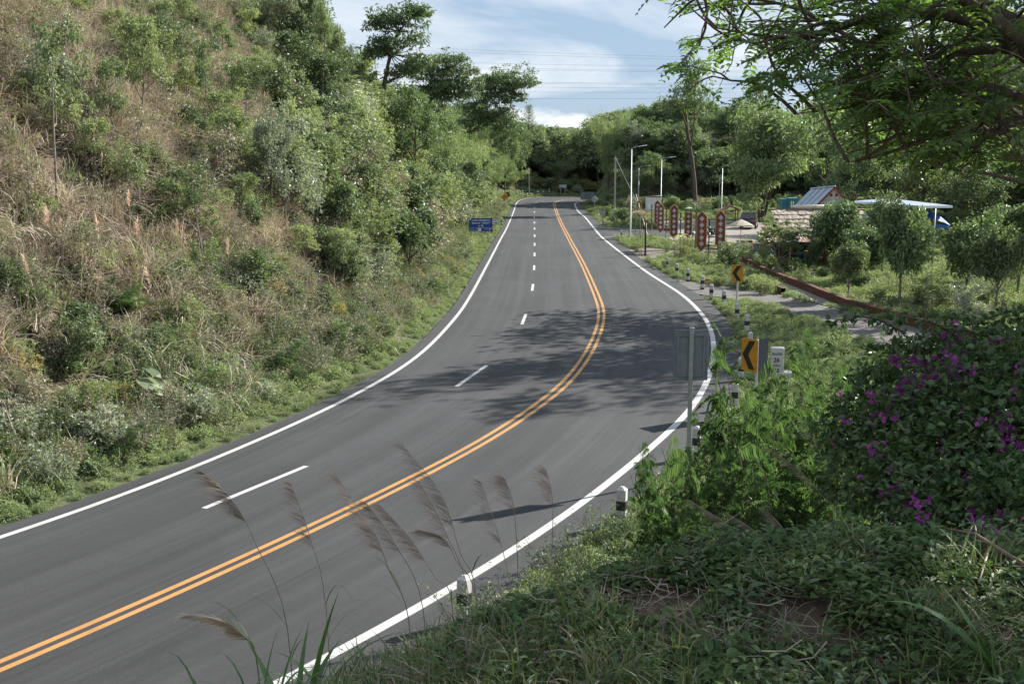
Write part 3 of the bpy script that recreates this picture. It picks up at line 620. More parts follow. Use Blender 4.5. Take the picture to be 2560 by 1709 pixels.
def clusters(rng, tips, m, spread, flat, L, W, out_c=None, up=0.6, droop=0.0):
    """m leaves round each tip, flattened clumps"""
    c = np.array([t[0] for t in tips]); n = len(c); c = np.repeat(c, m, 0)
    rad = spread * rng.uniform(0.7, 1.35, n); rad = np.repeat(rad, m)[:, None]
    o = rdir(rng, n * m) * rng.uniform(0.25, 1.0, (n * m, 1)) ** 0.6 * rad; o[:, 2] *= flat
    p = c + o; dirs = unit(o * np.array([1, 1, 0.6]) + rng.normal(size=(n * m, 3)) * rad * 0.5 + np.array([0, 0, -droop]) * rad)
    cn_ = unit(rng.normal(size=(n, 3)) * .55 + np.array([0, 0, up * 1.6])); nn = unit(np.repeat(cn_, m, 0) + rng.normal(size=(n * m, 3)) * .42)
    return leaf_quads(p, dirs, nn, L * rng.uniform(0.65, 1.25, n * m), W * rng.uniform(0.7, 1.2, n * m))
def fronds(rng, Pb, D, n_pair, Lf, leafL, leafW, droop=0.25, up=0.9):
    """pinnate leaves: n_pair pairs of leaflets on a drooping stalk"""
    n = len(Pb); D = unit(D); Nn = unit(np.tile([0, 0, 1.0], (n, 1)) * up + rng.normal(size=(n, 3)) * 0.3); S = unit(np.cross(D, Nn)); Nn = np.cross(S, D)
    Lf = Lf * rng.uniform(0.7, 1.2, n); parts = []
    for k in range(n_pair):
        t = (k + 0.8) / n_pair; pos = Pb + D * (Lf * t)[:, None] - np.array([0, 0, 1.0]) * (droop * Lf * t * t)[:, None]
        sc = 0.55 + 0.75 * math.sin(math.pi * min(1, t * 0.85 + 0.1))
        for sd in (1, -1):
            dd = unit(S * sd + D * 0.45 - Nn * 0.12 + rng.normal(size=(n, 3)) * 0.08)
            parts.append(leaf_quads(pos, dd, Nn + S * sd * 0.2, np.full(n, leafL) * sc, np.full(n, leafW) * sc))
    v = []; f = []; b = 0
    for a, c in parts: v.append(a); f.append(c + b); b += len(a)
    st = []
    end = Pb + D * Lf[:, None] - np.array([0, 0, 1.0]) * (droop * Lf)[:, None]; mid = Pb + D * Lf[:, None] * 0.5 - np.array([0, 0, 1.0]) * (droop * Lf * 0.25)[:, None]; w_ = S * leafW * 0.12
    sv = np.stack([Pb - w_, Pb + w_, mid + w_, mid - w_, end], 1).reshape(-1, 3); i = np.arange(n)[:, None] * 5
    sf = np.concatenate([i + [0, 1, 2, 3], i + [3, 2, 4, 4]], 0)
    sf = i + np.array([0, 1, 2, 3])
    return np.vstack(v + [sv]), np.vstack(f + [sf + b])

PROTO = {}
def reg(name, trunk, crown, bark, leaf, height_, width):
    tm = np_mesh(name + '_trunk', trunk[0], trunk[1], M[bark], True) if trunk is not None else None
    cm = np_mesh(name + '_crown', crown[0], crown[1], M[leaf]) if crown is not None else None
    PROTO[name] = dict(trunk=tm, crown=cm, h=height_, w=width, tv=trunk, cv=crown, bark=bark, leaf=leaf)
def size_of(V): return V[:, 2].max(), max(np.ptp(V[:, 0]), np.ptp(V[:, 1]))

Q_BROAD = dict(seg=[6, 5, 4, 3], wob=[.05, .14, .18, .2], up=[.05, .10, .08, .05], taper=[.35, .3, .3, .3], nch=[8, 6, 4], ang=[52, 48, 42], ratio=[.62, .55, .5], **{'from': [.35, .3, .3]}, max=3, leaf_lev=3, tips=2, cone=0.9)
def broad(name, seed, leaf, H=9.0, m=30, L=.30, W=.15, spread=.55, flat=.7, bark='bark', **kw):
    q = dict(Q_BROAD); q.update(kw); t = Tree(seed); t.grow((0, 0, -.3), (0, 0, 1), H * .72, H * .022, 0, q)
    tr = tubes(t.polys); cr = clusters(t.r, t.tips, m, spread, flat, L, W, droop=.25); h, w_ = size_of(cr[0]); reg(name, tr, cr, bark, leaf, h, w_)
broad('broad_a', 1, 'leaf_mid', m=11, L=.42, W=.21)
broad('broad_b', 2, 'leaf_dark', m=12, L=.42, W=.21, wob=[.08, .18, .2, .2], ang=[60, 50, 42])
broad('broad_c', 3, 'leaf_light', m=12, L=.38, W=.2, nch=[10, 6, 4], ratio=[.5, .55, .5], spread=.5)
broad('broad_d', 4, 'leaf_grey', m=10, L=.36, W=.17, flat=.6, nch=[9, 6, 4])
broad('broad_e', 5, 'leaf_feather', m=15, L=.40, W=.15, spread=.6, flat=.38, ang=[58, 50, 45], up=[.04, .06, .03, 0])
broad('small_a', 6, 'leaf_mid', H=4.6, m=8, L=.27, W=.14, spread=.34, flat=.6, bark='bark_grey'); broad('small_b', 7, 'leaf_light', H=4.6, m=8, L=.25, W=.13, spread=.32, flat=.55, bark='bark_grey', nch=[9, 5, 4]); broad('small_c', 8, 'leaf_grey', H=4.6, m=7, L=.26, W=.11, spread=.36, flat=.6, bark='bark_grey'); broad('small_d', 9, 'leaf_dark', H=4.6, m=9, L=.26, W=.14, spread=.33, bark='bark')
# umbrella trees: long bare stem, flat layered plates of fine foliage
Q_UMB = dict(seg=[6, 6, 5, 3], wob=[.07, .10, .14, .16], up=[.03, .05, .02, .0], taper=[.5, .3, .3, .3], nch=[7, 6, 4], ang=[58, 46, 42], ratio=[.68, .52, .45], **{'from': [.5, .35, .3]}, max=3, leaf_lev=3, tips=2, cone=.3)
def umbrella(name, seed, lean=(0, 0), m=20, leaf='leaf_feather', H=11, **kw):
    q = dict(Q_UMB); q.update(kw); t = Tree(seed); t.grow((0, 0, -.3), (lean[0], lean[1], 1), H * .62, H * .02, 0, q)
    tr = tubes(t.polys); cr = clusters(t.r, t.tips, m, .72, .24, .42, .16, droop=.35, up=1.0); h, w_ = size_of(cr[0]); reg(name, tr, cr, 'bark', leaf, h, w_)
umbrella('umbrella_a', 11, (.28, 0)); umbrella('umbrella_b', 12, (.12, .1), nch=[8, 6, 4], H=9.5)
# slender hillside saplings with a few flat tufts
Q_SAP = dict(seg=[8, 4, 3], wob=[.06, .16, .2], up=[.05, .10, .05], taper=[.25, .3, .3], nch=[9, 4], ang=[52, 45], ratio=[.36, .5], **{'from': [.38, .4]}, max=2, leaf_lev=2, tips=2, cone=.8)
def sapling(name, seed, leaf='leaf_mid', H=6.0, m=30, spread=.42, L=.24, W=.12, flat=.38, **kw):
    q = dict(Q_SAP); q.update(kw); t = Tree(seed); t.grow((0, 0, -.3), (t.r.normal() * .12, t.r.normal() * .12, 1), H * .86, H * .015, 0, q)
    cr = clusters(t.r, t.tips, m, spread, flat, L, W, droop=.3); tr = tubes(t.polys); h, w_ = size_of(cr[0]); reg(name, tr, cr, 'bark_grey', leaf, h, w_)
sapling('sapling_a', 21, 'leaf_light'); sapling('sapling_b', 22, 'leaf_light', nch=[7, 4], ratio=[.42, .5]); sapling('sapling_c', 23, 'leaf_mid', nch=[6, 4], H=7, **{'from': [.55, .4]}); sapling('sapling_d', 24, 'leaf_dusty', m=9)
# garden trees: short stem, rounded uneven crown of glossy leaves
def garden(name, seed, leaf='leaf_gloss', H=4.5):
    q = dict(seg=[4, 4, 4, 3], wob=[.06, .12, .18, .2], up=[.04, .14, .10, .04], taper=[.7, .35, .3, .3], nch=[6, 7, 4], ang=[38, 42, 40], ratio=[1.15, .5, .5], max=3, leaf_lev=3, tips=2, cone=.5); q['from'] = [.6, .15, .3]
    t = Tree(seed); t.grow((0, 0, -.2), (.03, .02, 1), H * .36, H * .018, 0, q); tr = tubes(t.polys); cr = clusters(t.r, t.tips, 22, .36, .75, .22, .11, droop=.4); h, w_ = size_of(cr[0]); reg(name, tr, cr, 'bark_grey', leaf, h, w_)
garden('garden_a', 31); garden('garden_b', 32); garden('garden_c', 33, 'leaf_mid')
# tall open tree: bare stem, forked top
umbrella('tall_open', 41, (-.04, 0), m=16, H=15, nch=[4, 5, 4], ang=[30, 38, 40], ratio=[.5, .45, .4], **{'from': [.62, .4, .3]})
# big forked tree with several stems
def forked(name, seed):
    q = dict(Q_BROAD); q['ang'] = [55, 48, 42]; q['nch'] = [6, 6, 4]; q['from'] = [.42, .3, .3]; t = Tree(seed)
    for d, L, r in (((-.05, 0, 1), 7.5, .34), ((.22, .1, 1), 7.0, .26), ((.55, -.1, 1), 5.6, .18), ((-.2, .2, 1), 6.5, .2)): t.grow((d[0] * .5, d[1] * .5, -.3), d, L, r, 0, q)
    tr = tubes(t.polys, 7); cr = clusters(t.r, t.tips, 12, .85, .36, .46, .17, droop=.45, up=.9); h, w_ = size_of(cr[0]); reg(name, tr, cr, 'bark', 'leaf_feather', h, w_)
forked('forked', 51)
# bamboo: arching culms hung with narrow leaves
def bamboo(name, seed, n=26, H=9):
    r = np.random.default_rng(seed); polys = []; tips = []
    for i in range(n):
        az = r.uniform(0, 6.28); o = r.uniform(0, .5); p = np.array([math.cos(az) * o, math.sin(az) * o, -.2]); d = np.array([math.cos(az) * .22, math.sin(az) * .22, 1.0]); L = H * r.uniform(.65, 1.1); pts = [p]
        for k in range(10):
            d = d + np.array([math.cos(az) * .07, math.sin(az) * .07, -.02 - .022 * k]); d /= np.linalg.norm(d); pts.append(pts[-1] + d * L / 10)
            if k > 1:
                for _ in range(3): tips.append((pts[-1] + r.normal(size=3) * .25, d))
        polys.append((np.array(pts), np.linspace(.045, .012, 11)))
    cr = clusters(r, tips, 13, .6, .75, .42, .075, droop=1.1, up=.4); h, w_ = size_of(cr[0]); reg(name, tubes(polys, 4), cr, 'bark_grey', 'leaf_bamboo', h, w_)
bamboo('bamboo_a', 61); bamboo('bamboo_b', 62, 20, 8)
# pine
def pine(name, seed):
    r = np.random.default_rng(seed); H = 14; polys = [(np.array([[0, 0, -.3], [.1, 0, 5], [0, .1, 10], [.05, 0, H]]), np.array([.28, .2, .12, .03]))]; tips = []
    for z in np.arange(5, H, .55):
        for k in range(5):
            az = r.uniform(0, 6.28); L = (H - z) * .34 * r.uniform(.6, 1.2) + .5; d = np.array([math.cos(az), math.sin(az), .35]); p0 = np.array([0, 0, z]); pts = np.array([p0, p0 + d * L * .5, p0 + d * L + [0, 0, .15 * L]]); polys.append((pts, np.array([.05, .03, .01])))
            for t in (.5, .75, 1): tips.append((p0 + d * L * t, d))
    cr = clusters(r, tips, 26, .42, .7, .34, .03, up=.3); h, w_ = size_of(cr[0]); reg(name, tubes(polys, 4), cr, 'bark', 'leaf_dark', h, w_)
pine('pine', 71)
# bushes: leaves in a lumpy shell round a few stems
def bush(name, seed, leaf, n=2200, L=.105, W=.058, rad=.75, hgt=1.1, lobes=9, bark='twig'):
    r = np.random.default_rng(seed); c = np.column_stack([r.normal(size=lobes) * rad * .42, r.normal(size=lobes) * rad * .42, r.uniform(.25, .8, lobes) * hgt]); rr = r.uniform(.28, .5, lobes) * rad
    k = r.integers(0, lobes, n); o = rdir(r, n) * r.uniform(.45, 1.0, (n, 1)) ** .5; p = c[k] + o * rr[k][:, None]; p[:, 2] = np.maximum(p[:, 2], .02)
    cr = leaf_quads(p, o + r.normal(size=(n, 3)) * .5, r.normal(size=(n, 3)) * .6 + [0, 0, 1.0], L * r.uniform(.6, 1.3, n), W * r.uniform(.7, 1.2, n))
    polys = [(np.array([[r.normal() * .05, r.normal() * .05, -.15], q * [.5, .5, .5], q]), np.array([.022, .014, .006])) for q in c]
    h, w_ = size_of(cr[0]); reg(name, tubes(polys, 4), cr, bark, leaf, h, w_)
bush('bush_a', 81, 'leaf_mid'); bush('bush_b', 82, 'leaf_light', L=.095, W=.05); bush('bush_c', 83, 'leaf_dusty', n=1300, L=.10, W=.042); bush('bush_d', 84, 'leaf_grey', L=.115, W=.045, n=1700); bush('bush_e', 85, 'leaf_dark', L=.12, W=.065, n=2000); bush('bush_red', 86, 'leaf_red', n=1200); bush('bush_cover', 87, 'leaf_cover', n=420, L=.085, W=.05, rad=.42, hgt=.34, lobes=7)
bush('bush_cover_b', 88, 'leaf_light', n=420, L=.07, W=.045, rad=.45, hgt=.28, lobes=8)
bush('hedge', 89, 'leaf_dark', n=3200, L=.05, W=.028, rad=1.0, hgt=.9, lobes=16)
def tangle(name, seed, leaf, H=1.5, n=650, L=.10, W=.05, stems=26):
    r = np.random.default_rng(seed); polys = []; PB = []; DD = []
    for i in range(stems):
        az = r.uniform(0, 6.28); o = r.uniform(0, .4); p = np.array([math.cos(az) * o, math.sin(az) * o, -.1]); d = np.array([math.cos(az) * r.uniform(0, .6), math.sin(az) * r.uniform(0, .6), 1.0]); h = H * r.uniform(.45, 1.15); pts = [p]
        for k in range(5): d = d + r.normal(size=3) * .17; d /= np.linalg.norm(d); pts.append(pts[-1] + d * h / 5)
        pts = np.array(pts); polys.append((pts, np.linspace(.011, .004, 6)))
        for j in range(n // stems): PB.append(Tree.at(pts, r.uniform(.2, 1)) + r.normal(size=3) * .05); DD.append(r.normal(size=3) + [0, 0, .1])
    cr = leaf_quads(np.array(PB), np.array(DD), r.normal(size=(len(PB), 3)) * .6 + [0, 0, 1], L * r.uniform(.5, 1.3, len(PB)), W * r.uniform(.6, 1.2, len(PB))); h, w_ = size_of(cr[0]); reg(name, tubes(polys, 4), cr, 'bark_grey', leaf, h, w_)
tangle('tangle_a', 191, 'leaf_mid'); tangle('tangle_b', 192, 'leaf_light', H=1.2); tangle('tangle_c', 193, 'leaf_dusty', n=420, H=1.8); tangle('tangle_d', 194, 'leaf_dark', H=1.3)
# feathery shrub with long pinnate leaves (on the bank)
def feather_shrub(name, seed, leaf, n=150, H=1.7, rad=1.0, Lf=.36, lp=11, leafL=.075, leafW=.020):
    r = np.random.default_rng(seed); polys = []; PB = []; DD = []
    for i in range(15):
        az = r.uniform(0, 6.28); d = np.array([math.cos(az) * .75, math.sin(az) * .55, 1.0]); p = np.array([0, 0, -.2]); pts = [p]; L = H * r.uniform(.6, 1.15)
        for k in range(7): d = d + r.normal(size=3) * .10 + np.array([math.cos(az) * .05, math.sin(az) * .05, -.03]); d /= np.linalg.norm(d); pts.append(pts[-1] + d * L / 7)
        pts = np.array(pts); polys.append((pts, np.linspace(.014, .004, 8)))
        for j in range(n // 15):
            t = r.uniform(.12, 1.0); az2 = r.uniform(0, 6.28); PB.append(Tree.at(pts, t)); DD.append([math.cos(az2), math.sin(az2), r.uniform(.1, .7)])
    cr = fronds(r, np.array(PB), np.array(DD), lp, Lf, leafL, leafW, .35); h, w_ = size_of(cr[0]); reg(name, tubes(polys, 4), cr, 'twig', leaf, h, w_)
feather_shrub('feather_a', 91, 'leaf_bank', n=430, leafW=.024); feather_shrub('feather_b', 92, 'leaf_bank', n=430, Lf=.40, leafL=.085, leafW=.030); feather_shrub('feather_c', 93, 'leaf_bank', n=380, leafL=.08, leafW=.028)
# grasses
def tuft(name, seed, mat, n=60, L=.9, W=.018, bend=.9, rad=.16, seg=4, lean=.5, mat2=None, n2=0):
    r = np.random.default_rng(seed)
    def mk(k, L_, W_, b_): 
        base = np.column_stack([r.normal(size=k) * rad, r.normal(size=k) * rad, np.full(k, -.03)]); d = np.column_stack([r.normal(size=k) * lean, r.normal(size=k) * lean, np.ones(k)])
        return blade_strips(r, base, d, L_ * r.uniform(.45, 1.15, k), W_ * r.uniform(.7, 1.3, k), b_ * r.uniform(.3, 1.5, k), seg)
    a = mk(n, L, W, bend); parts = [(a[0], a[1], 0)]
    if mat2: b = mk(n2, L * .8, W * 1.2, bend); parts.append((b[0], b[1], 1))
    V, F, mi = merge(parts); me = np_mesh(name, V, F, mats=[M[mat]] + ([M[mat2]] if mat2 else []), mi=mi); PROTO[name] = dict(mesh=me, h=V[:, 2].max(), w=1); return me
tuft('straw_a', 101, 'straw', 80, 1.0, .020, 1.2, .2, lean=.6, mat2='straw_dark', n2=40)
tuft('straw_b', 102, 'straw_dark', 70, .8, .022, 1.6, .25, lean=.9, mat2='straw', n2=40)
tuft('straw_c', 103, 'straw', 60, 1.3, .022, 1.4, .18, lean=.5, mat2='grass', n2=10)
tuft('straw_d', 104, 'straw', 60, .9, .02, 1.8, .25, lean=.8, mat2='grass', n2=24)
tuft('green_a', 105, 'grass', 60, .75, .02, 1.4, .16, lean=.5)
tuft('green_b', 106, 'grass', 40, 1.3, .034, 1.9, .14, lean=.45)
tuft('lawn', 107, 'grass', 46, .16, .014, .9, .17, seg=2, lean=.6)
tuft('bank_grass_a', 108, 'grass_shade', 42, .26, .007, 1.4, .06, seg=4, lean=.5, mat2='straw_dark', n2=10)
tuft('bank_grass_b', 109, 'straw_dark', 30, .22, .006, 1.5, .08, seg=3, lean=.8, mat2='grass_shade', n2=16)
def weed(name, seed, n=26, L=.06, W=.038, rad=.10, hgt=.13, mat='leaf_weed'):
    r = np.random.default_rng(seed); az = r.uniform(0, 6.28, n); rr = rad * np.sqrt(r.uniform(0, 1, n)); z = hgt * r.uniform(.2, 1, n) * (1 - .4 * rr / rad)
    p = np.column_stack([np.cos(az) * rr, np.sin(az) * rr, z]); d = np.column_stack([np.cos(az), np.sin(az), r.uniform(-.3, .5, n)]); V, F = leaf_round(p, d, np.column_stack([r.normal(size=n) * .35, r.normal(size=n) * .35, np.ones(n)]), L * r.uniform(.6, 1.2, n), W * r.uniform(.7, 1.2, n), .15)
    PROTO[name] = dict(mesh=np_mesh(name, V, F, M[mat]), h=hgt, w=2 * rad)
weed('weed_a', 111, 30, .045, .030, .09, .12); weed('weed_b', 112, 44, .034, .021, .10, .11); weed('weed_c', 113, 16, .062, .042, .08, .15); weed('weed_d', 114, 26, .05, .018, .08, .2, 'leaf_feather')
def litter(name, seed):
    r = np.random.default_rng(seed); n = 14; p = np.column_stack([r.normal(size=n) * .12, r.normal(size=n) * .12, r.uniform(.005, .03, n)]); V, F = leaf_quads(p, np.column_stack([r.normal(size=(n, 2)), r.normal(size=n) * .15]), np.column_stack([r.normal(size=(n, 2)) * .4, np.ones(n)]), r.uniform(.02, .05, n), r.uniform(.008, .018, n)); PROTO[name] = dict(mesh=np_mesh(name, V, F, M['litter']), h=.05, w=.3)
litter('litter', 115)
def twigs(name, seed):
    r = np.random.default_rng(seed); polys = []
    for i in range(9):
        p = np.array([r.normal() * .12, r.normal() * .12, r.uniform(.01, .04)]); a = r.uniform(0, 6.28); L = r.uniform(.08, .28); d = np.array([math.cos(a), math.sin(a), r.normal() * .12]); q = p + d * L; m_ = (p + q) / 2 + r.normal(size=3) * .015; polys.append((np.array([p, m_, q]), np.array([.003, .0035, .0015]) * r.uniform(.5, 1.2)))
    V, F = tubes(polys, 4); PROTO[name] = dict(mesh=np_mesh(name, V, F, M['straw_dark']), h=.05, w=.3)
twigs('twigs', 116)

# ------------------------------------------------------------------ scattering what nobody could count
def joint(name):
    p = PROTO[name]
    if 'mesh' in p: return p['mesh']
    if 'joint' not in p:
        V, F, mi = merge([(p['tv'][0], p['tv'][1], 0), (p['cv'][0], p['cv'][1], 1)]); p['joint'] = np_mesh(name + '_joint', V, F, mats=[M[p['bark']], M[p['leaf']]], mi=mi)
    return p['joint']
SKU = [0, 640, 760, 800, 835, 880, 930, 985, 1040, 1110, 1180, 1240, 1300, 1380, 1440, 1490, 1560, 1800, 2100]
SKV = [-400, -200, -40, 60, 125, 165, 205, 215, 215, 225, 255, 300, 312, 328, 352, 312, 268, 245, 330]
def capped(pts, s, h):
    """keep trees below the skyline of the wood"""
    uv = np.array([px_of(q) for q in pts]); lim = np.interp(uv[:, 0], SKU, SKV); zt = np.array([P(a, b, q[1])[2] for a, b, q in zip(uv[:, 0], lim, pts)]); s = np.minimum(s, (zt - pts[:, 2]) / h); k = s > .22; return pts[k], s[k]
def scatter(name, pts, protos, weights, smin, smax, label, cat, tilt=.12, seed=0, sz=None, follow=0.0):
    r = np.random.default_rng(seed); n = len(pts)
    if n == 0: return
    c = bpy.data.collections.new(name + '_kinds')
    for i, pn in enumerate(protos):
        o = bpy.data.objects.new('%02d_%s' % (i, pn), joint(pn)); c.objects.link(o)
    me = bpy.data.meshes.new(name); me.vertices.add(n); me.vertices.foreach_set('co', np.asarray(pts, np.float32).ravel())
    wv = np.array(weights, float); wv /= wv.sum(); kind = r.choice(len(protos), n, p=wv)
    at = me.attributes.new('kind_index', 'INT', 'POINT'); at.data.foreach_set('value', kind.astype(np.int32))
    rot = np.column_stack([r.normal(size=n) * tilt, r.normal(size=n) * tilt, r.uniform(0, 6.283, n)]); at = me.attributes.new('spin', 'FLOAT_VECTOR', 'POINT'); at.data.foreach_set('vector', rot.astype(np.float32).ravel())
    s = r.uniform(smin, smax, n) if sz is None else sz; s3 = np.column_stack([s * r.uniform(.85, 1.15, n), s * r.uniform(.85, 1.15, n), s]); at = me.attributes.new('size', 'FLOAT_VECTOR', 'POINT'); at.data.foreach_set('vector', s3.astype(np.float32).ravel())
    o = mesh_obj(name, me); tag(o, label, cat, kind='stuff')
    g = bpy.data.node_groups.new(name + '_nodes', 'GeometryNodeTree'); g.interface.new_socket('Geometry', in_out='INPUT', socket_type='NodeSocketGeometry'); g.interface.new_socket('Geometry', in_out='OUTPUT', socket_type='NodeSocketGeometry')
    gi = g.nodes.new('NodeGroupInput'); go = g.nodes.new('NodeGroupOutput'); ip = g.nodes.new('GeometryNodeInstanceOnPoints'); ci = g.nodes.new('GeometryNodeCollectionInfo'); ci.inputs['Collection'].default_value = c; ci.inputs['Separate Children'].default_value = True; ci.inputs['Reset Children'].default_value = True
    def na(nm, ty): q = g.nodes.new('GeometryNodeInputNamedAttribute'); q.data_type = ty; q.inputs['Name'].default_value = nm; return q.outputs['Attribute']
    e2r = g.nodes.new('FunctionNodeEulerToRotation'); g.links.new(na('spin', 'FLOAT_VECTOR'), e2r.inputs[0])
    mp = g.nodes.new('GeometryNodeMeshToPoints'); g.links.new(gi.outputs[0], mp.inputs['Mesh'])
    g.links.new(mp.outputs[0], ip.inputs['Points']); g.links.new(ci.outputs[0], ip.inputs['Instance']); ip.inputs['Pick Instance'].default_value = True
    g.links.new(na('kind_index', 'INT'), ip.inputs['Instance Index']); g.links.new(e2r.outputs[0], ip.inputs['Rotation']); g.links.new(na('size', 'FLOAT_VECTOR'), ip.inputs['Scale']); g.links.new(ip.outputs[0], go.inputs[0])
    md = o.modifiers.new('scatter', 'NODES'); md.node_group = g
    return o
def rand_pts(seed, n, x0, x1, y0, y1):
    r = np.random.default_rng(seed); return r.uniform(x0, x1, n), r.uniform(y0, y1, n)
def inside_poly(x, y, poly):
    c = np.zeros(x.shape, bool); p = [q[:2] for q in poly]; j = len(p) - 1
    for i in range(len(p)):
        xi, yi = p[i]; xj, yj = p[j]; c ^= ((yi > y) != (yj > y)) & (x < (xj - xi) * (y - yi) / (yj - yi + 1e-12) + xi); j = i
    return c
PATHPOLY = list(PATH_F) + list(PATH_B[::-1]); WKPOLY = list(WK_A) + list(WK_B[::-1])
def clear(x, y): return ~(inside_poly(x, y, PATHPOLY) | inside_poly(x, y, WKPOLY) | inside_poly(x, y, PLAZA) | inside_poly(x, y, SIDE) | inside_poly(x, y, GRAVEL))
def vis(x, y, z, pad=60):
    d = np.column_stack([x, y, z - CAMH]); zc = d[:, 1] * CP - d[:, 2] * SP; yc = d[:, 1] * SP + d[:, 2] * CP
    u = 1280 + FPX * d[:, 0] / zc; v = 854.5 - FPX * yc / zc; return (zc > 0) & (u > -pad - 100) & (u < 2660 + pad) & (v > -pad - 300) & (v < 1900)

SB = (G(1187, 611)[:2] + G(1220, 606)[:2]) / 2
def open_view(x, y):
    """the mown strip in front of the blue board"""
    a = SB; b = SB * (1 - 16 / np.linalg.norm(SB)); ab = b - a; t = np.clip(((x - a[0]) * ab[0] + (y - a[1]) * ab[1]) / (ab ** 2).sum(), -.08, 1); return np.hypot(x - a[0] - ab[0] * t, y - a[1] - ab[1] * t) > 1.7
# left slope: straw, bushes, verge cover
x, y = rand_pts(1, 110000, -42, 6, 14, 175); sl = -lat(x, y, EL); k = (sl > 1.15) & (sl < 30); x, y, sl = x[k], y[k], sl[k]; z = height(x, y); k = vis(x, y, z); x, y, z, sl = x[k], y[k], z[k], sl[k]
patch = lump(x, y, .22, 21) + 0.5 * lump(x, y, .6, 22); dry = sst(sl, 2.5, 8.0) * (1 - .75 * sst(y, 95, 135)); r_ = np.random.default_rng(5); u = r_.uniform(size=len(x))
gap = lump(x, y, .9, 41) + .6 * lump(x, y, 2.1, 42); ov = open_view(x, y); ks = (u < .70 * dry + .09) & (gap > -.75) & ov; scatter('dry_grass', np.column_stack([x, y, z])[ks], ['straw_a', 'straw_b', 'straw_c', 'straw_d'], [3, 3, 2.4, 2.5], .55, 1.3, 'dry straw-coloured grass matted all over the steep cut slope', 'grass', .35, 31)
kg = (u > .745) & (u < .745 + .022 + .03 * (1 - dry)); scatter('slope_green_grass', np.column_stack([x, y, z])[kg], ['green_a', 'green_b'], [2, 1.4], .7, 1.3, 'tall green grass growing through the straw on the cut slope', 'grass', .2, 32)
low = 1 - sst(sl, 3.5, 9.5); kb = (u > .80) & (u < .80 + .036 + .16 * low + .012 * (patch > .6) + .02 * sst(y, 60, 110)) & ov
scatter('slope_scrub', np.column_stack([x, y, z])[kb], ['bush_a', 'bush_b', 'bush_c', 'bush_d', 'bush_e', 'bush_red', 'feather_a', 'tangle_a', 'tangle_b', 'tangle_c', 'tangle_d'], [1.6, 1.6, 1.3, .8, .8, .25, .9, 3, 3, 3.2, 1.6], .4, 1.05, 'mixed low scrub tangled over the lower part of the cut slope', 'scrub', .15, 33)
x, y = rand_pts(2, 60000, -30, 8, 12, 235); sl = -lat(x, y, EL); k = (sl > .12) & (sl < 3.4) & (np.random.default_rng(8).uniform(size=len(x)) < np.where(y < 70, 1, .55)); x, y, sl = x[k], y[k], sl[k]; z = height(x, y)
scatter('verge_cover', np.column_stack([x, y, z]), ['bush_cover', 'bush_cover_b', 'green_a', 'lawn'], [3, 3, .7, .7], .55, 1.1, 'light green creeping plants along the foot of the cut slope', 'ground cover', .1, 34, sz=np.random.default_rng(3).uniform(.40, 1.15, len(x)) * (.50 + .5 * sst(sl, .2, 1.3)))

# right verge and garden
x, y = rand_pts(3, 60000, -2, 42, 24, 130); sr = lat(x, y, ER); k = (sr > .25) & clear(x, y); x, y, sr = x[k], y[k], sr[k]; z = height(x, y); k = vis(x, y, z, 0); x, y, z, sr = x[k], y[k], z[k], sr[k]
near = lat(x, y, np.vstack([PATH_F[:1] - [3, -1], PATH_F])); wallside = lat(x, y, WALL)
r_ = np.random.default_rng(9); u = r_.uniform(size=len(x))
k1 = (near > 0) & (y < 62) & (u < .55); scatter('verge_weeds', np.column_stack([x, y, z])[k1], ['bush_cover', 'bush_cover_b', 'green_a'], [3, 3, 1], .4, .85, 'low leafy weeds covering the ground between road and footpath', 'ground cover', .1, 35)
k2 = (near <= 0) & (u < .45) & (y < 110); scatter('garden_grass', np.column_stack([x, y, z])[k2], ['lawn', 'bush_cover_b', 'bush_cover', 'green_a', 'tangle_b'], [2.4, 1.6, 1.4, .5, .10], .5, 1.1, 'short grass and low plants in the garden beyond the footpath', 'grass', .1, 36)
x, y = rand_pts(4, 9000, 0, 60, 85, 215); sr = lat(x, y, ER); k = (sr > .3) & clear(x, y); x, y = x[k], y[k]; z = height(x, y)
scatter('roadside_grass', np.column_stack([x, y, z]), ['green_a', 'bush_cover_b', 'bush_b', 'green_b'], [3, 2, .35, 1], .5, 1.0, 'rough grass and low weeds beyond the side road', 'grass', .1, 37)

# woods that read as one mass
def wood(name, seed, n, x0, x1, y0, y1, cond, protos, wts, smin, smax, label):
    x, y = rand_pts(seed, n, x0, x1, y0, y1); z = height(x, y); k = cond(x, y, z) & vis(x, y, z, 250); pts = np.column_stack([x, y, z])[k]
    sz = np.random.default_rng(seed + 9).uniform(smin, smax, len(pts))
    if 'scrub' not in name: pts, sz = capped(pts, sz, 9.3)
    scatter(name, pts, protos, wts, smin, smax, label, 'woodland', .06, seed, sz=sz)
LF = ['broad_a', 'broad_b', 'broad_c', 'broad_d', 'broad_e', 'sapling_a', 'bamboo_b']
wood('hillside_wood', 41, 1500, -60, 6, 84, 232, lambda x, y, z: ((lambda s: (s > 4.0) & (s < 44) & ((y > 112) | (s > 12)))(-lat(x, y, EL))), LF, [2, 2.2, 1.3, .8, 2.5, .8, 1.0], .45, .82, 'dense green wood covering the hill left of the road')
x, y = rand_pts(40, 2600, -32, 2, 50, 125); sl = -lat(x, y, EL); z = height(x, y); uu = np.array([px_of(q_)[0] for q_ in np.column_stack([x, y, z])]); k = (sl > 2.4) & (sl < 24) & (uu > 640 + 9 * (sl - 4)) & (np.random.default_rng(2).uniform(size=len(x)) < sst(uu, 560, 980) * .34) & open_view(x, y)
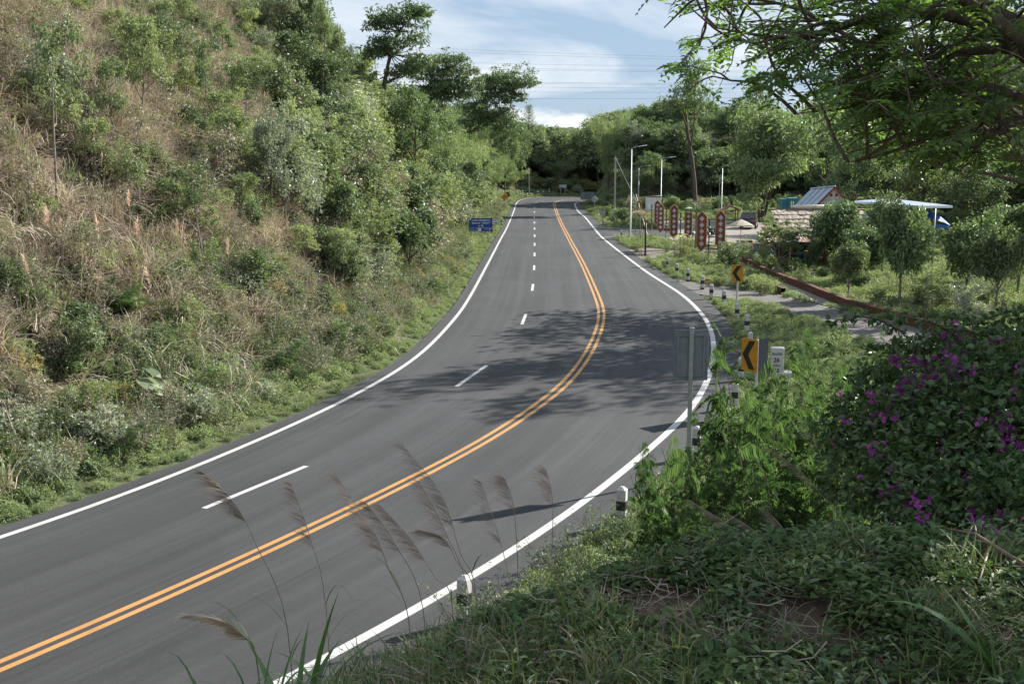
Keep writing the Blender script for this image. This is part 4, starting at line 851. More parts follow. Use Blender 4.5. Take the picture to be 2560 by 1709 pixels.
tp_, ts_ = capped(np.column_stack([x, y, z])[k], np.random.default_rng(77).uniform(.5, 1.0, int(k.sum())), 5.0); scatter('slope_thicket', tp_, ['small_a', 'small_b', 'small_c', 'small_d', 'sapling_b', 'sapling_d'], [2.4, 2.4, 1.6, .5, .8, .8], .5, 1.0, 'thicket of small trees on the slope right of the straw', 'thicket', .08, 47, sz=ts_)
wood('far_wood', 42, 900, -30, 95, 243, 330, lambda x, y, z: -lat(x, y, EL) > 3.0, ['broad_a', 'broad_b', 'broad_e', 'umbrella_b', 'bamboo_b', 'broad_c'], [3, 1.2, 3, 1, .7, 1], 1.0, 1.5, 'dark green wood behind the far bend of the road')
wood('right_wood', 43, 1500, 15, 150, 176, 300, lambda x, y, z: (lat(x, y, ER) > 9) & (z > .6), ['broad_a', 'broad_b', 'broad_e', 'umbrella_b', 'bamboo_b', 'sapling_d', 'broad_d'], [2.2, 1.4, 2.4, 1.2, 1, 1.4, .8], .65, 1.05, 'wooded hill rising behind the lamp posts on the right')
wood('garden_wood', 44, 620, 38, 130, 76, 182, lambda x, y, z: (x > 43 + .12 * (y - 76)) , ['broad_a', 'broad_b', 'broad_c', 'broad_e', 'umbrella_b', 'bamboo_a'], [2, 2, 1.2, 2, 1, 1], .6, 1.1, 'leafy wood behind the restaurant and the garden')
wood('wood_edge_scrub', 45, 1500, 12, 120, 120, 200, lambda x, y, z: (lat(x, y, ER) > 6) & clear(x, y) & ((y > 168 - .1 * x) | (x > 40)), ['bush_a', 'bush_b', 'bush_d', 'bush_e', 'bush_c'], [2, 2, 1, 2, 1], .9, 2.0, 'tangled bushes along the edge of the wood on the right')
wood('bend_scrub', 46, 500, -14, 60, 238, 262, lambda x, y, z: -lat(x, y, EL) > 2.2, ['bush_a', 'bush_b', 'bush_c', 'bush_red', 'bush_d'], [2, 2, 2, 1, 1], 1.0, 2.2, 'dry and green bushes along the outside of the far bend')

# the near bank
x, y = rand_pts(5, 90000, -5, 9, 2.2, 16); sr = lat(x, y, ER); k = sr > 1.2; x, y, sr = x[k], y[k], sr[k]; z = height(x, y); k = vis(x, y, z, 150); x, y, z, sr = x[k], y[k], z[k], sr[k]
r_ = np.random.default_rng(15); u = r_.uniform(size=len(x)); leafy = sst(x + .5 * lump(x, y, 1.2, 5), -.5, 1.2); mound = np.exp(-(((x - .95) / .55) ** 2 + ((y - 5.9) / .55) ** 2)) + np.exp(-(((x - .62) / .3) ** 2 + ((y - 4.9) / .35) ** 2)) + .8 * np.exp(-(((x - 1.2) / .25) ** 2 + ((y - 4.6) / .3) ** 2))
bare = (mound > .62)
wp_ = lump(x, y, 1.7, 61) + .7 * lump(x, y, 4.0, 62); k1 = (u < (.30 + .16 * (wp_ > 0)) * leafy + .05) & ~bare; scatter('bank_weeds', np.column_stack([x, y, z])[k1], ['weed_a', 'weed_b', 'weed_c', 'weed_d'], [2.4, 3, .6, 1.2], .45, 1.25, 'low leafy weeds covering the shaded bank in the foreground', 'ground cover', .15, 38)
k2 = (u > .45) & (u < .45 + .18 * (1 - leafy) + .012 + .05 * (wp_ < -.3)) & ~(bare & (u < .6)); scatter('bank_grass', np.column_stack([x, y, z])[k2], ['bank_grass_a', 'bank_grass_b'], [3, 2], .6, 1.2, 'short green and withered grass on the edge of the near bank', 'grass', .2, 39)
k3 = (u > .91); scatter('leaf_litter', np.column_stack([x, y, z + .05 * (mound > .4)])[k3], ['litter', 'twigs'], [1, 1.3], .6, 1.2, 'dead brown leaves and twigs lying on the bare soil of the bank', 'litter', .1, 40)
x, y = rand_pts(6, 9000, -4, 12, 12, 31); sr = lat(x, y, ER); k = (sr > .25) & (sr < 9); x, y = x[k], y[k]; z = height(x, y)
scatter('bank_foot_weeds', np.column_stack([x, y, z]), ['bush_cover', 'bush_cover_b', 'green_a', 'tangle_d'], [3, 3, 1, .25], .35, .8, 'low leafy weeds at the foot of the near bank by the road edge', 'ground cover', .12, 48)
x, y = rand_pts(7, 420, -34, -3, 26, 100); sl = -lat(x, y, EL); z = height(x, y); k = (sl > 3.2) & (sl < 22) & open_view(x, y); scatter('slope_saplings', np.column_stack([x, y, z])[k], ['sapling_a', 'sapling_b', 'sapling_c', 'sapling_d', 'small_a', 'small_c', 'small_d'], [2, 2, 1.4, 2, 1, 1, .6], .22, .6, 'thin young growth sprouting all over the straw slope', 'young growth', .1, 49)
#==PART4==
# ------------------------------------------------------------------ trees that can be told apart
def place_tree(name, proto, base, top_py, wpx, label, cat='tree', group=None, rz=None, sx=1.0):
    """base (x, y, z); top at view row top_py, crown wpx pixels wide"""
    p = PROTO[proto]; base = np.array(base, float); u, _ = px_of(base); ztop = P(u, top_py, base[1])[2]; s = max(.2, (ztop - base[2]) / p['h'])
    sw = wpx / FPX * base[1] / p['w'] if wpx else s
    o = empty(name, base, R.uniform(0, 6.28) if rz is None else rz, label, cat, group); o.scale = (sw * sx, sw, s)
    mesh_obj('trunk', p['trunk'], o); mesh_obj('crown', p['crown'], o); return o
def Yb(px, Y):
    x = ray(px, 500)[0] / ray(px, 500)[1] * Y; return (x, Y, h1(x, Y))
SG = 'saplings on the cut slope'
for b, top, wp, pr, lb in (
    ((142, 555), 20, 190, 'sapling_c', 'tall slender sapling with a leaning grey stem nearest the left edge of the slope'),
    ((299, 406), 128, 120, 'sapling_a', 'thin sapling with a small crown on the straw right of the tall leaning sapling'),
    ((345, 350), 30, 160, 'sapling_a', 'leafy sapling high on the slope below the bare earth at the top left'),
    ((370, 592), 335, 130, 'sapling_b', 'low sapling with flat tufts above the grey wire on the left slope'),
    ((460, 330), 96, 110, 'sapling_b', 'pale green sapling standing between two dark stems halfway up the slope'),
    ((515, 386), 76, 120, 'sapling_c', 'sapling with a bare pale lower stem in the middle of the straw slope'),
    ((205, 395), 210, 120, 'sapling_b', 'short yellowish sapling beside the tall leaning one on the slope'),
    ((60, 240), 60, 90, 'sapling_d', 'sparse dusty sapling at the far left edge of the slope'),
    ((330, 470), 250, 120, 'sapling_d', 'dusty half bare sapling in the middle of the left slope'),
    ((590, 470), 280, 110, 'sapling_d', 'thin dusty sapling left of the large pale tree on the slope')):
    place_tree('sapling', pr, T(*b), top, wp, lb, 'sapling', SG)
for (bx, by), top, wp, pr, lb in (
    ((110, 330), 170, 110, 'sapling_b', 'small bright sapling left of the tall leaning stem'), ((245, 480), 285, 110, 'sapling_a', 'sapling with layered tufts below the short yellowish one'), ((425, 260), 60, 130, 'sapling_a', 'leafy sapling near the top of the straw slope'),
    ((480, 300), 150, 110, 'sapling_b', 'sapling close above the bare pale stem'), ((565, 400), 215, 120, 'sapling_a', 'sapling between the bare pale stem and the pale tree'), ((620, 470), 300, 110, 'sapling_b', 'light sapling touching the left of the pale tree'),
    ((425, 610), 440, 110, 'sapling_a', 'low sapling at the foot of the straw, left of the wire'), ((545, 660), 500, 100, 'sapling_b', 'short sapling above the lower scrub'), ((610, 700), 540, 110, 'sapling_d', 'dusty sapling under the pale slope tree'),
    ((335, 250), 110, 100, 'sapling_b', 'thin sapling on the upper left straw'), ((395, 150), -10, 100, 'sapling_a', 'sapling at the upper edge of the picture on the straw'), ((285, 160), 10, 90, 'sapling_a', 'small sapling beside the bare earth at the upper left'),
    ((150, 700), 560, 110, 'sapling_d', 'dusty sapling at the left above the lower scrub'), ((560, 170), 40, 90, 'small_b', 'bushy sapling high on the slope beside the wood')):
    place_tree('sapling', pr, T(bx, by), top, wp, lb, 'sapling', SG)
for b, top, wp, pr, lb in (
    ((680, 600), 245, 185, 'broad_d', 'pale grey-green slope tree with a thin dark stem, left of the road'),
    ((800, 560), 306, 125, 'broad_c', 'bright yellow-green bushy tree on the slope right of the pale tree'),
    ((735, 470), 240, 120, 'broad_c', 'light green tree above the bright bushy one on the slope'),
    ((905, 330), 117, 128, 'broad_c', 'tall oval light green tree below the skyline on the hill'),
    ((898, 520), 372, 110, 'broad_b', 'dark green dense tree on the lower slope'),
    ((1040, 545), 195, 215, 'broad_e', 'large feathery tree with forked stem standing above the blue road sign'),
    ((1050, 655), 498, 140, 'broad_d', 'silvery grey-green small tree at the foot of the slope beside the blue sign')):
    place_tree('slope_tree', pr, T(*b), top, wp, lb, group='trees on the left slope')
for b, Y, top, wp, pr, lb, sx in (
    (810, 84, -40, 60, 'tall_open', 'tall nearly bare forked tree at the top of the slope', 1),
    (765, 88, -30, 110, 'broad_b', 'dark tree at the top of the frame beside the bare forked tree', 1),
    (850, 92, 60, 100, 'broad_a', 'green tree on the skyline between the bare tree and the flat-topped tree', 1),
    (1322, 252, 258, 92, 'pine', 'lone pine standing above the wood behind the far bend', 1),
    (1395, 258, 308, 85, 'broad_b', 'rounded dark tree right of the pine behind the far bend', 1),
    (1290, 232, 300, 90, 'broad_a', 'green tree left of the pine behind the far bend', 1),
    (1262, 205, 300, 95, 'broad_e', 'feathery tree overhanging the left verge before the far bend', 1)):
    place_tree('skyline_tree', pr, Yb(b, Y), top, wp, lb, group='trees along the left skyline')
def plate_tree(Y, trunk, plates, label, seed, leaf='leaf_feather'):
    """flat-topped tree: leaning stem, level plates of fine foliage"""
    r = np.random.default_rng(seed); b = np.array(Yb(trunk[0][0], Y)); pts = [b - [0, 0, .4]] + [P(a, c, Y) for a, c in trunk]; pts = np.array(pts); o = empty('flat_topped_tree', b, 0, label, 'tree', 'flat-topped trees on the left skyline'); polys = [(pts - b, np.linspace(.24, .07, len(pts)))]; tips = []
    for cx, cyy, w_, h_ in plates:
        c = P(cx, cyy, Y); rx = w_ / FPX * Y / 2; rz_ = h_ / FPX * Y / 2; n = int(15 + 7 * rx * rx); d2 = ((pts - (c - [0, 0, rz_])) ** 2).sum(1); root = pts[max(1, int(np.argmin(d2)) - 0)]
        for i in range(n):
            a = r.uniform(0, 6.28); q = math.sqrt(r.uniform(0, 1)); p = c + np.array([math.cos(a) * q * rx, math.sin(a) * q * rx * .8, rz_ * (.55 * (1 - q * q) - .25) + r.normal() * rz_ * .55 + .16 * rx * q * math.cos(a) - .10 * rx * q * q]); tips.append((p - b, None))
            if i % 5 == 0: m_ = (root + p) / 2 + np.array([0, 0, -.12 * rx]); polys.append((np.array([root, m_, p]) - b, np.array([.06, .035, .012])))
    mesh_obj('trunk', np_mesh('flat_trunk', *tubes(polys, 5), M['bark'], True), o); mesh_obj('crown', np_mesh('flat_crown', *clusters(r, tips, 22, .52, .42, .38, .14, droop=.6, up=.8), M[leaf]), o)
plate_tree(100, [(960, 210), (976, 136), (997, 78), (1041, 31)], [(1000, 38, 150, 46), (1045, 26, 80, 30), (950, 48, 70, 26), (985, 98, 150, 32), (945, 122, 100, 30), (1045, 150, 95, 26), (1010, 175, 90, 24)], 'tall flat-topped tree against the sky on the left skyline', 201)
plate_tree(150, [(1172, 330), (1190, 285), (1214, 240), (1250, 205)], [(1262, 192, 150, 36), (1225, 205, 110, 34), (1300, 208, 90, 20), (1238, 232, 120, 30), (1280, 244, 70, 20), (1205, 262, 110, 34), (1240, 285, 110, 34), (1190, 300, 120, 40), (1270, 310, 90, 34)], 'wide flat-topped tree leaning over towards the far bend', 202)
plate_tree(128, [(1090, 300), (1100, 220), (1115, 170)], [(1108, 148, 120, 26), (1140, 178, 110, 26), (1070, 178, 110, 28), (1160, 206, 100, 26), (1100, 212, 150, 34), (1060, 235, 130, 34), (1130, 240, 140, 34)], 'low flat-crowned tree between the two flat-topped skyline trees', 203)
for b, Y, top, wp, lb in ((1108, 112, 318, 160, 'bamboo clump nearest the blue road sign'), (1168, 132, 330, 140, 'bright bamboo clump in the middle of the left roadside'), (1222, 160, 372, 110, 'farther bamboo clump beside the yellow diamond sign'), (1180, 150, 300, 120, 'taller bamboo clump behind the other two by the road')):
    place_tree('bamboo_clump', 'bamboo_a', Yb(b, Y), top, wp, lb, 'bamboo', 'bamboo clumps on the left')
for b, Y, top, wp, pr, lb in (
    (1739, 166, 138, 150, 'tall_open', 'very tall bare-stemmed tree with a sparse top behind the decorated posts'),
    (1904, 140, 246, 275, 'forked', 'big tree with several thick stems behind the parked car'),
    (2132, 122, 300, 220, 'broad_e', 'feathery tree with a forked stem behind the metal roof'),
    (1886, 176, 175, 120, 'tall_open', 'tall broken-topped tree above the big forked tree'),
    (1520, 200, 262, 110, 'bamboo_b', 'wispy pale bamboo at the left end of the wooded hill'),
    (2050, 150, 230, 200, 'umbrella_b', 'flat-crowned tree behind the restaurant roof'),
    (2300, 110, 345, 230, 'broad_a', 'leafy tree behind the blue tarpaulin'),
    (2440, 95, 365, 200, 'broad_a', 'dark tree behind the leaning trunk at the right edge')):
    place_tree('garden_background_tree', pr, Yb(b, Y), top, wp, lb, group='trees behind the restaurant and lamp posts')
for b, Y, top, wp, pr, lb in (
    (2098, 78, 495, 150, 'garden_a', 'round leafy garden tree hiding the right end of the thatched roof'),
    (2172, 70, 540, 150, 'garden_b', 'dark low-branched garden tree behind the brick kerb wall'),
    (2262, 60.5, 500, 165, 'garden_a', 'round garden tree with a slim bare stem behind the brick kerb wall'),
    (2425, 63, 516, 205, 'garden_b', 'widest garden tree, in front of the wood near the right edge'),
    (2505, 57, 545, 190, 'garden_c', 'pale garden tree at the right edge of the picture'),
    (2215, 78, 470, 150, 'small_a', 'feathery young tree in front of the flat canopy roof'), (2130, 63, 590, 120, 'garden_c', 'low rounded tree left of the slim-stemmed garden tree'), (2460, 72, 505, 170, 'small_a', 'green tree between the wide garden tree and the pale one'), (2560, 66, 500, 180, 'garden_a', 'dark round tree cut off by the right edge of the picture'), (2330, 54, 690, 120, 'small_b', 'pale low tree in front of the widest garden tree'), (2450, 50, 680, 150, 'small_c', 'silvery low tree below the pale garden tree'),
    (2040, 78, 590, 60, 'garden_c', 'small tree between the plumeria and the round garden tree')):
    place_tree('garden_tree', pr, Yb(b, Y), top, wp, lb, group='garden trees behind the brick wall')
# the leaning tree at the right whose crown shades the road
rt = empty('shade_tree', (27.9, 57.0, h1(27.9, 57.0)), 0, 'large spreading tree with a thick leaning trunk at the right edge', 'tree')
q = dict(Q_UMB); q['nch'] = [8, 6, 5]; q['from'] = [.55, .3, .3]; t = Tree(77); t.grow((0, 0, -.3), (-.24, 0, 1), 9.6, .25, 0, q); t.grow((.4, .2, -.3), (.02, .2, 1), 8.6, .18, 0, q); shx = lambda a: 27.9 + a[0][0] * 1.3 - a[0][2] * 1.12 * SUNV.x / SUNV.z; t.tips = [a for a in t.tips if a[0][2] * 1.12 > 8.0 and (shx(a) < 8.3 or t.r.uniform() < .22)]; t.polys = [a for a in t.polys if len(a[0]) > 6 or a[0][-1][2] * 1.12 > 7.4]
v_, f_ = tubes(t.polys, 8); mesh_obj('trunk', np_mesh('shade_trunk', v_, f_, M['bark'], True), rt); v_, f_ = clusters(t.r, t.tips, 25, .95, .3, .44, .17, droop=.4, up=.9); mesh_obj('crown', np_mesh('shade_crown', v_, f_, M['leaf_feather']), rt)
rt.scale = (1.3, 1.3, 1.12)

# the tree overhead: limbs reach in from the right
def overhead():
    r = np.random.default_rng(123); ox, oy = 6.3, 10.9; oz = h1(ox, oy); root = empty('overhanging_tree', (ox, oy, oz), 0, 'spreading tree reaching into the top right corner over the bank', 'tree'); O = np.array([ox, oy, oz])
    fork = np.array([6.05, 10.8, 8.0]); polys = [(np.array([[ox, oy, oz - .4], [ox - .05, oy, oz + 1.2], fork]) - O, np.array([.26, .21, .18]))]; tips = []
    limbs = [([(2560, 102), (2411, 0), (2330, -60), (2200, -130)], 10.2, 9.6, .10), ([(2560, 140), (2497, 77), (2390, 40), (2284, 32), (2156, 47), (2071, 77), (2000, 96), (1900, 90), (1790, 70)], 10.4, 11.2, .075),
             ([(2560, 251), (2475, 217), (2369, 200), (2284, 230), (2199, 251), (2113, 272), (1990, 284)], 10.8, 10.6, .055), ([(2560, 306), (2454, 294), (2369, 264), (2284, 204), (2241, 110), (2150, 40)], 10.9, 11.8, .06),
             ([(2560, 340), (2475, 323), (2326, 340), (2199, 392), (2120, 405)], 11.0, 10.4, .05), ([(2560, 120), (2400, 130), (2280, 150), (2150, 110), (2000, 20), (1850, -10), (1700, 40)], 10.6, 12.2, .05),
             ([(2560, 300), (2440, 350), (2380, 400), (2330, 420)], 10.6, 10.0, .035), ([(2560, 60), (2350, -40), (2100, -90), (1900, -60), (1750, -20), (1660, 70)], 10.6, 11.6, .06)]
    def wp(path, y0, y1):
        n = len(path); return [P(a, b, y0 + (y1 - y0) * i / (n - 1)) for i, (a, b) in enumerate(path)]
    def lim(u): return np.interp(u, [1600, 1700, 1850, 2050, 2150, 2250, 2400, 2560], [170, 200, 235, 300, 370, 400, 430, 450])
    def twig(p, d, L, r0, lev):
        pts = [p]; d = d / np.linalg.norm(d); e = px_of(p + d * L)
        if e[0] < 2620 and (e[1] > lim(e[0]) or e[0] < 1640): return
        for i in range(5): d = d + r.normal(size=3) * .16 + np.array([0, 0, -.01]); d /= np.linalg.norm(d); pts.append(pts[-1] + d * L / 5)
        pts = np.array(pts); polys.append((pts - O, np.linspace(r0, r0 * .35, 6)))
        if lev == 0:
            for t in np.linspace(.3, 1, 5): dd = d + r.normal(size=3) * .8; twig(Tree.at(pts, t), dd * np.array([1, 1, .6]), L * r.uniform(.35, .6), r0 * .5, 1)
        else:
            for t in np.linspace(.4, 1, 3 if px_of(p)[0] < 2620 else 4): tips.append((Tree.at(pts, t), d))
    for path, y0, y1, r0 in limbs:
        w_ = [fork + (np.array(P(path[0][0], path[0][1], y0)) - fork) * .5] + wp(path, y0, y1); w_ = [fork] + w_; pts = np.array(w_); dens = np.vstack([pts[0]] + [pts[i] + (pts[i + 1] - pts[i]) * u_ for i in range(len(pts) - 1) for u_ in (.33, .67, 1)])
        dens[1:-1] = (dens[:-2] + dens[1:-1] * 2 + dens[2:]) / 4; polys.append((dens - O, np.linspace(r0 * 1.15, r0 * .10, len(dens))))
        for t in np.linspace(.3, 1, 15):
            p = Tree.at(dens, t); d = np.array([-.7 + r.normal() * .6, r.normal() * .8, r.normal() * .45 + .1]); twig(p, d, r.uniform(.7, 1.5), .018, 0)
    for k in range(24):                      # unseen limbs above and to the right, added to shade the bank
        tg = np.array([r.uniform(4.8, 10.5), r.uniform(6.3, 13.0), r.uniform(9.2, 11.4)]); m1 = fork + (tg - fork) * .35 + np.array([0, 0, .5]); m2 = fork + (tg - fork) * .7 + np.array([0, 0, .45]); c4 = np.array([fork, m1, m2, tg]); pts = [Tree.at(c4, t) + r.normal(size=3) * .08 * (t > 0) for t in np.linspace(0, 1, 8)]; d = unit(tg - fork)
        pts = np.array(pts); polys.append((pts - O, np.linspace(.10, .02, 8)))
        for t in np.linspace(.3, 1, 10): twig(Tree.at(pts, t), d * .4 + r.normal(size=3) * np.array([1, 1, .5]), r.uniform(.9, 1.7), .02, 0)
    mesh_obj('trunk', np_mesh('overhang_trunk', *tubes(polys, 6), M['bark'], True), root)
    c = np.array([a for a, _ in tips]); uv_ = np.array([px_of(q_) for q_ in c]); lim = np.interp(uv_[:, 0], [1600, 1700, 1850, 2050, 2150, 2250, 2400, 2560], [170, 200, 235, 300, 370, 400, 430, 450]); keep = ((uv_[:, 0] > 2620) | (r.uniform(size=len(c)) < .78)) & (c[:, 1] > 6.5) & ((uv_[:, 1] < lim) | (uv_[:, 0] > 2620)) & ((uv_[:, 0] > 1630) | (c[:, 2] > 12)); c = c[keep]; n = len(c); d = np.column_stack([r.normal(size=(n, 2)) + [-.5, 0], r.uniform(-.7, .35, n)])
    V, F = fronds(r, c - O, d, 6, .25, .078, .036, .35, .9); mesh_obj('crown', np_mesh('overhang_crown', V, F, M['leaf_tree_near']), root)
overhead()

# ------------------------------------------------------------------ shrubs on the bank and in the garden
def shrub(name, proto, base, s, label, cat='shrub', group=None, rz=None, sz=None):
    p = PROTO[proto]; o = empty(name, base, R.uniform(0, 6.28) if rz is None else rz, label, cat, group); o.scale = (s, s, sz or s); mesh_obj('stems', p['trunk'], o); mesh_obj('foliage', p['crown'], o); return o
def on(px, Y): return Yb(px, Y)
BG = 'feathery shrubs on the near bank'
for px, Y, pr, top, lb in (
    (1680, 18.5, 'feather_a', 1095, 'dark feathery shrub hanging over the white edge line'), (1715, 17.0, 'feather_b', 1095, 'feathery shrub at the foot of the grey sign post'), (1790, 20.0, 'feather_a', 1105, 'small feathery shrub hiding the foot of a guide post'),
    (1850, 18.5, 'feather_c', 960, 'bright feathery shrub in front of the leaf-covered chevron sign'), (1915, 20.5, 'feather_c', 925, 'tallest bright feathery shrub, in front of the kilometre stone'), (1800, 16.0, 'feather_b', 1060, 'feathery shrub between the plumes and the sign post'),
    (1975, 17.0, 'feather_b', 985, 'sunlit feathery shrub right of the bright tall one'), (2040, 18.0, 'feather_c', 985, 'pale feathery shrub beside the bougainvillea'), (2110, 15.5, 'feather_b', 985, 'feathery shrub half behind the bougainvillea'), (1900, 14.0, 'feather_b', 1105, 'shaded feathery shrub behind the right-hand plumes'),
    (2000, 13.2, 'feather_a', 1100, 'shaded feathery shrub left of the bougainvillea foot'), (1745, 13.6, 'feather_a', 1200, 'dark feathery shrub above the bare soil mound'), (2080, 25.0, 'feather_a', 880, 'dull green feathery shrub behind the kilometre stone'), (1720, 16.4, 'feather_a', 1190, 'low feathery shrub at the foot of the second guide post'),
    (2180, 26.0, 'feather_a', 900, 'feathery shrub low behind the bougainvillea top'), (1715, 14.8, 'feather_b', 1200, 'low dark shrub left of the feathery bushes near the road edge'), (1740, 15.0, 'feather_b', 1105, 'dense feathery shrub in the middle of the bank thicket'), (1860, 16.2, 'feather_a', 1040, 'feathery shrub below the bright one before the chevron'), (1940, 15.0, 'feather_c', 1050, 'feathery shrub behind the broad leaning plume'), (2060, 14.0, 'feather_a', 1060, 'feathery shrub touching the left of the bougainvillea'), (1780, 13.2, 'feather_c', 1200, 'low feathery shrub just beyond the lip of the bank'), (1870, 12.4, 'feather_a', 1230, 'low feathery shrub behind the three shaded plumes'), (1400, 16.5, 'feather_c', 1440, 'tiny feathery seedling between the two nearest guide posts')):
    b_ = np.array(on(px, Y)); hh = P(px, top, Y)[2] - b_[2]; k_ = max(.15, (1.22 if px > 1890 else .97) * hh / PROTO[pr]['h']); shrub('feathery_shrub', pr, b_, max(.28, min(.85 if px > 1890 else .55, k_ * .64)), lb, group=BG, sz=k_)
for px, Y, s, lb in ((1985, 33, .55, 'thin sapling by the footpath left of the arching shoot'), (2030, 30, .6, 'thin sapling in front of the dark part of the footpath'), (2228, 27, .75, 'thin leafy sapling standing before the pale footpath'), (2075, 38, .45, 'little sapling at the edge of the footpath')):
    shrub('young_plant', 'sapling_c', on(px, Y), s * .32, lb, 'plant', 'young plants by the footpath')

# bougainvillea
def bougainvillea():
    r = np.random.default_rng(55); ox, oy = 3.75, 9.3; oz = h1(ox, oy); O = np.array([ox, oy, oz]); root = empty('bougainvillea', O, 0, 'big dark bougainvillea bush with magenta flowers at the right', 'bush')
    cen = []; rad = []
    for px, py, Y, rr in ((2200, 1040, 9.2, .42), (2130, 1080, 9.3, .32), (2150, 1180, 8.8, .34), (2330, 960, 9.3, .45), (2440, 925, 9.2, .46), (2540, 915, 9.0, .46), (2300, 1120, 8.6, .5), (2420, 1040, 8.4, .55), (2540, 1000, 8.3, .55), (2250, 1230, 8.2, .42), (2370, 1190, 7.9, .5), (2500, 1150, 7.7, .5), (2350, 1290, 7.4, .4), (2480, 1280, 7.2, .42), (2600, 1120, 8.0, .6), (2640, 980, 8.8, .55), (2420, 960, 10.0, .5), (2560, 1300, 7.0, .4), (2240, 960, 9.8, .35)):
        cen.append(P(px, py, Y)); rad.append(rr)
    cen = np.array(cen); rad = np.array(rad); polys = []
    for c in cen:
        m_ = (O + c) / 2 + r.normal(size=3) * .1; polys.append((np.array([r.normal(size=3) * [.1, .1, 0], m_ - O, c - O]), np.array([.02, .014, .006])))
    shoots = [[(2260, 830, 9.2), (2200, 800, 9.0), (2140, 788, 8.9), (2080, 805, 8.8)], [(2380, 830, 9), (2330, 805, 8.9), (2250, 788, 8.8), (2190, 790, 8.7)], [(2290, 870, 9.4), (2220, 862, 9.2), (2160, 866, 9.1)], [(2240, 930, 9.4), (2180, 925, 9.3), (2120, 940, 9.2)], [(2480, 900, 9.0), (2470, 840, 8.9), (2430, 800, 8.8), (2370, 790, 8.7)], [(2540, 880, 8.9), (2560, 820, 8.8), (2540, 780, 8.7)], [(2200, 1080, 9.0), (2130, 1060, 8.9), (2080, 1080, 8.8)], [(2250, 1200, 8.2), (2180, 1200, 8.0), (2130, 1230, 7.9)], [(2340, 930, 9.1), (2300, 870, 9.0), (2240, 850, 8.9)]]
    PB = []; DD = []
    for s in shoots:
        pts = np.array([P(*q_) for q_ in s]); polys.append((pts - O, np.linspace(.010, .004, len(pts))))
        for t in np.linspace(0, 1, 26): PB.append(Tree.at(pts, t)); DD.append(r.normal(size=3) + [0, 0, -.6])
    n = 19000; k = r.choice(len(cen), n, p=rad ** 2 / (rad ** 2).sum()); o = rdir(r, n); p = cen[k] + o * (rad[k] * r.uniform(.55, 1.04, n))[:, None]; p = np.vstack([p, np.repeat(PB, 2, 0) + r.normal(size=(len(PB) * 2, 3)) * .02]); o = np.vstack([o, np.repeat(DD, 2, 0)]); n = len(p)
    hz_ = height(p[:, 0], p[:, 1]); kk = p[:, 2] > hz_ + .02; p, o = p[kk], o[kk]; n = len(p)
    V, F = leaf_round(p - O, o + r.normal(size=(n, 3)) * .7 + [0, 0, -.35], o * .6 + r.normal(size=(n, 3)) * .5 + [0, 0, .6], .062 * r.uniform(.7, 1.25, n), .042 * r.uniform(.7, 1.2, n), .16)
    mesh_obj('stems', np_mesh('boug_stems', *tubes(polys, 4), M['twig'], True), root); mesh_obj('foliage', np_mesh('boug_leaves', V, F, M['leaf_boug']), root)
    fl = []
    for px, py, Y in ((2225, 1000, 8.9), (2250, 968, 8.95), (2265, 955, 8.95), (2280, 990, 8.8), (2290, 905, 9), (2300, 920, 8.95), (2310, 935, 8.9), (2320, 905, 9), (2300, 945, 8.85), (2265, 980, 8.85), (2245, 985, 8.8), (2300, 965, 8.8), (2330, 960, 8.8), (2190, 1000, 8.9), (2195, 1018, 8.8), (2190, 1042, 8.75), (2370, 875, 9.05), (2380, 885, 9), (2395, 880, 9), (2400, 860, 9.1), (2412, 858, 9.1), (2390, 840, 9.1), (2470, 862, 8.9), (2515, 860, 8.8), (2375, 935, 8.6), (2395, 945, 8.5), (2340, 950, 8.7), (2350, 900, 8.9), (2500, 1030, 8.0), (2510, 1045, 7.95), (2490, 1045, 7.95), (2550, 1035, 7.9), (2555, 1000, 8), (2395, 1045, 8.1), (2485, 1080, 7.9), (2515, 1085, 7.8), (2505, 1105, 7.7), (2500, 1120, 7.7), (2520, 1120, 7.6), (2355, 1100, 8.1), (2372, 1115, 8.0), (2185, 1125, 8.2), (2200, 1122, 8.2), (2230, 1225, 7.8), (2215, 1235, 7.8), (2260, 1270, 7.6), (2430, 1315, 6.9), (2440, 1322, 6.85), (2445, 1318, 6.85), (2505, 1368, 6.4), (2225, 905, 9.1), (2360, 860, 9.1), (2540, 1000, 7.9), (2440, 1420, 6.1), (2100, 1000, 9.4)):
        c = P(px, py, Y) + r.normal(size=3) * .02; m_ = r.integers(4, 11)
        for _ in range(m_): fl.append(c + r.normal(size=3) * .028)
    for _ in range(70):
        k_ = r.integers(0, len(cen)); d_ = unit(np.array([r.normal() - .4, -abs(r.normal()) - .4, r.normal() * .6 + .5])); c = cen[k_] + d_ * rad[k_] * 1.02
        for _ in range(r.integers(1, 5)): fl.append(c + r.normal(size=3) * .025)
    fl = np.array(fl); n = len(fl); V = []; F = []; b = 0
    for kq in range(3):
        d = rdir(r, n) + [0, 0, .5]; v, f = leaf_quads(fl - O, d, rdir(r, n), np.full(n, .040), np.full(n, .034), .2, .55); V.append(v); F.append(f + b); b += len(v)
    mesh_obj('flowers', np_mesh('boug_flowers', np.vstack(V), np.vstack(F), M['flower']), root)['kind'] = 'stuff'
bougainvillea()

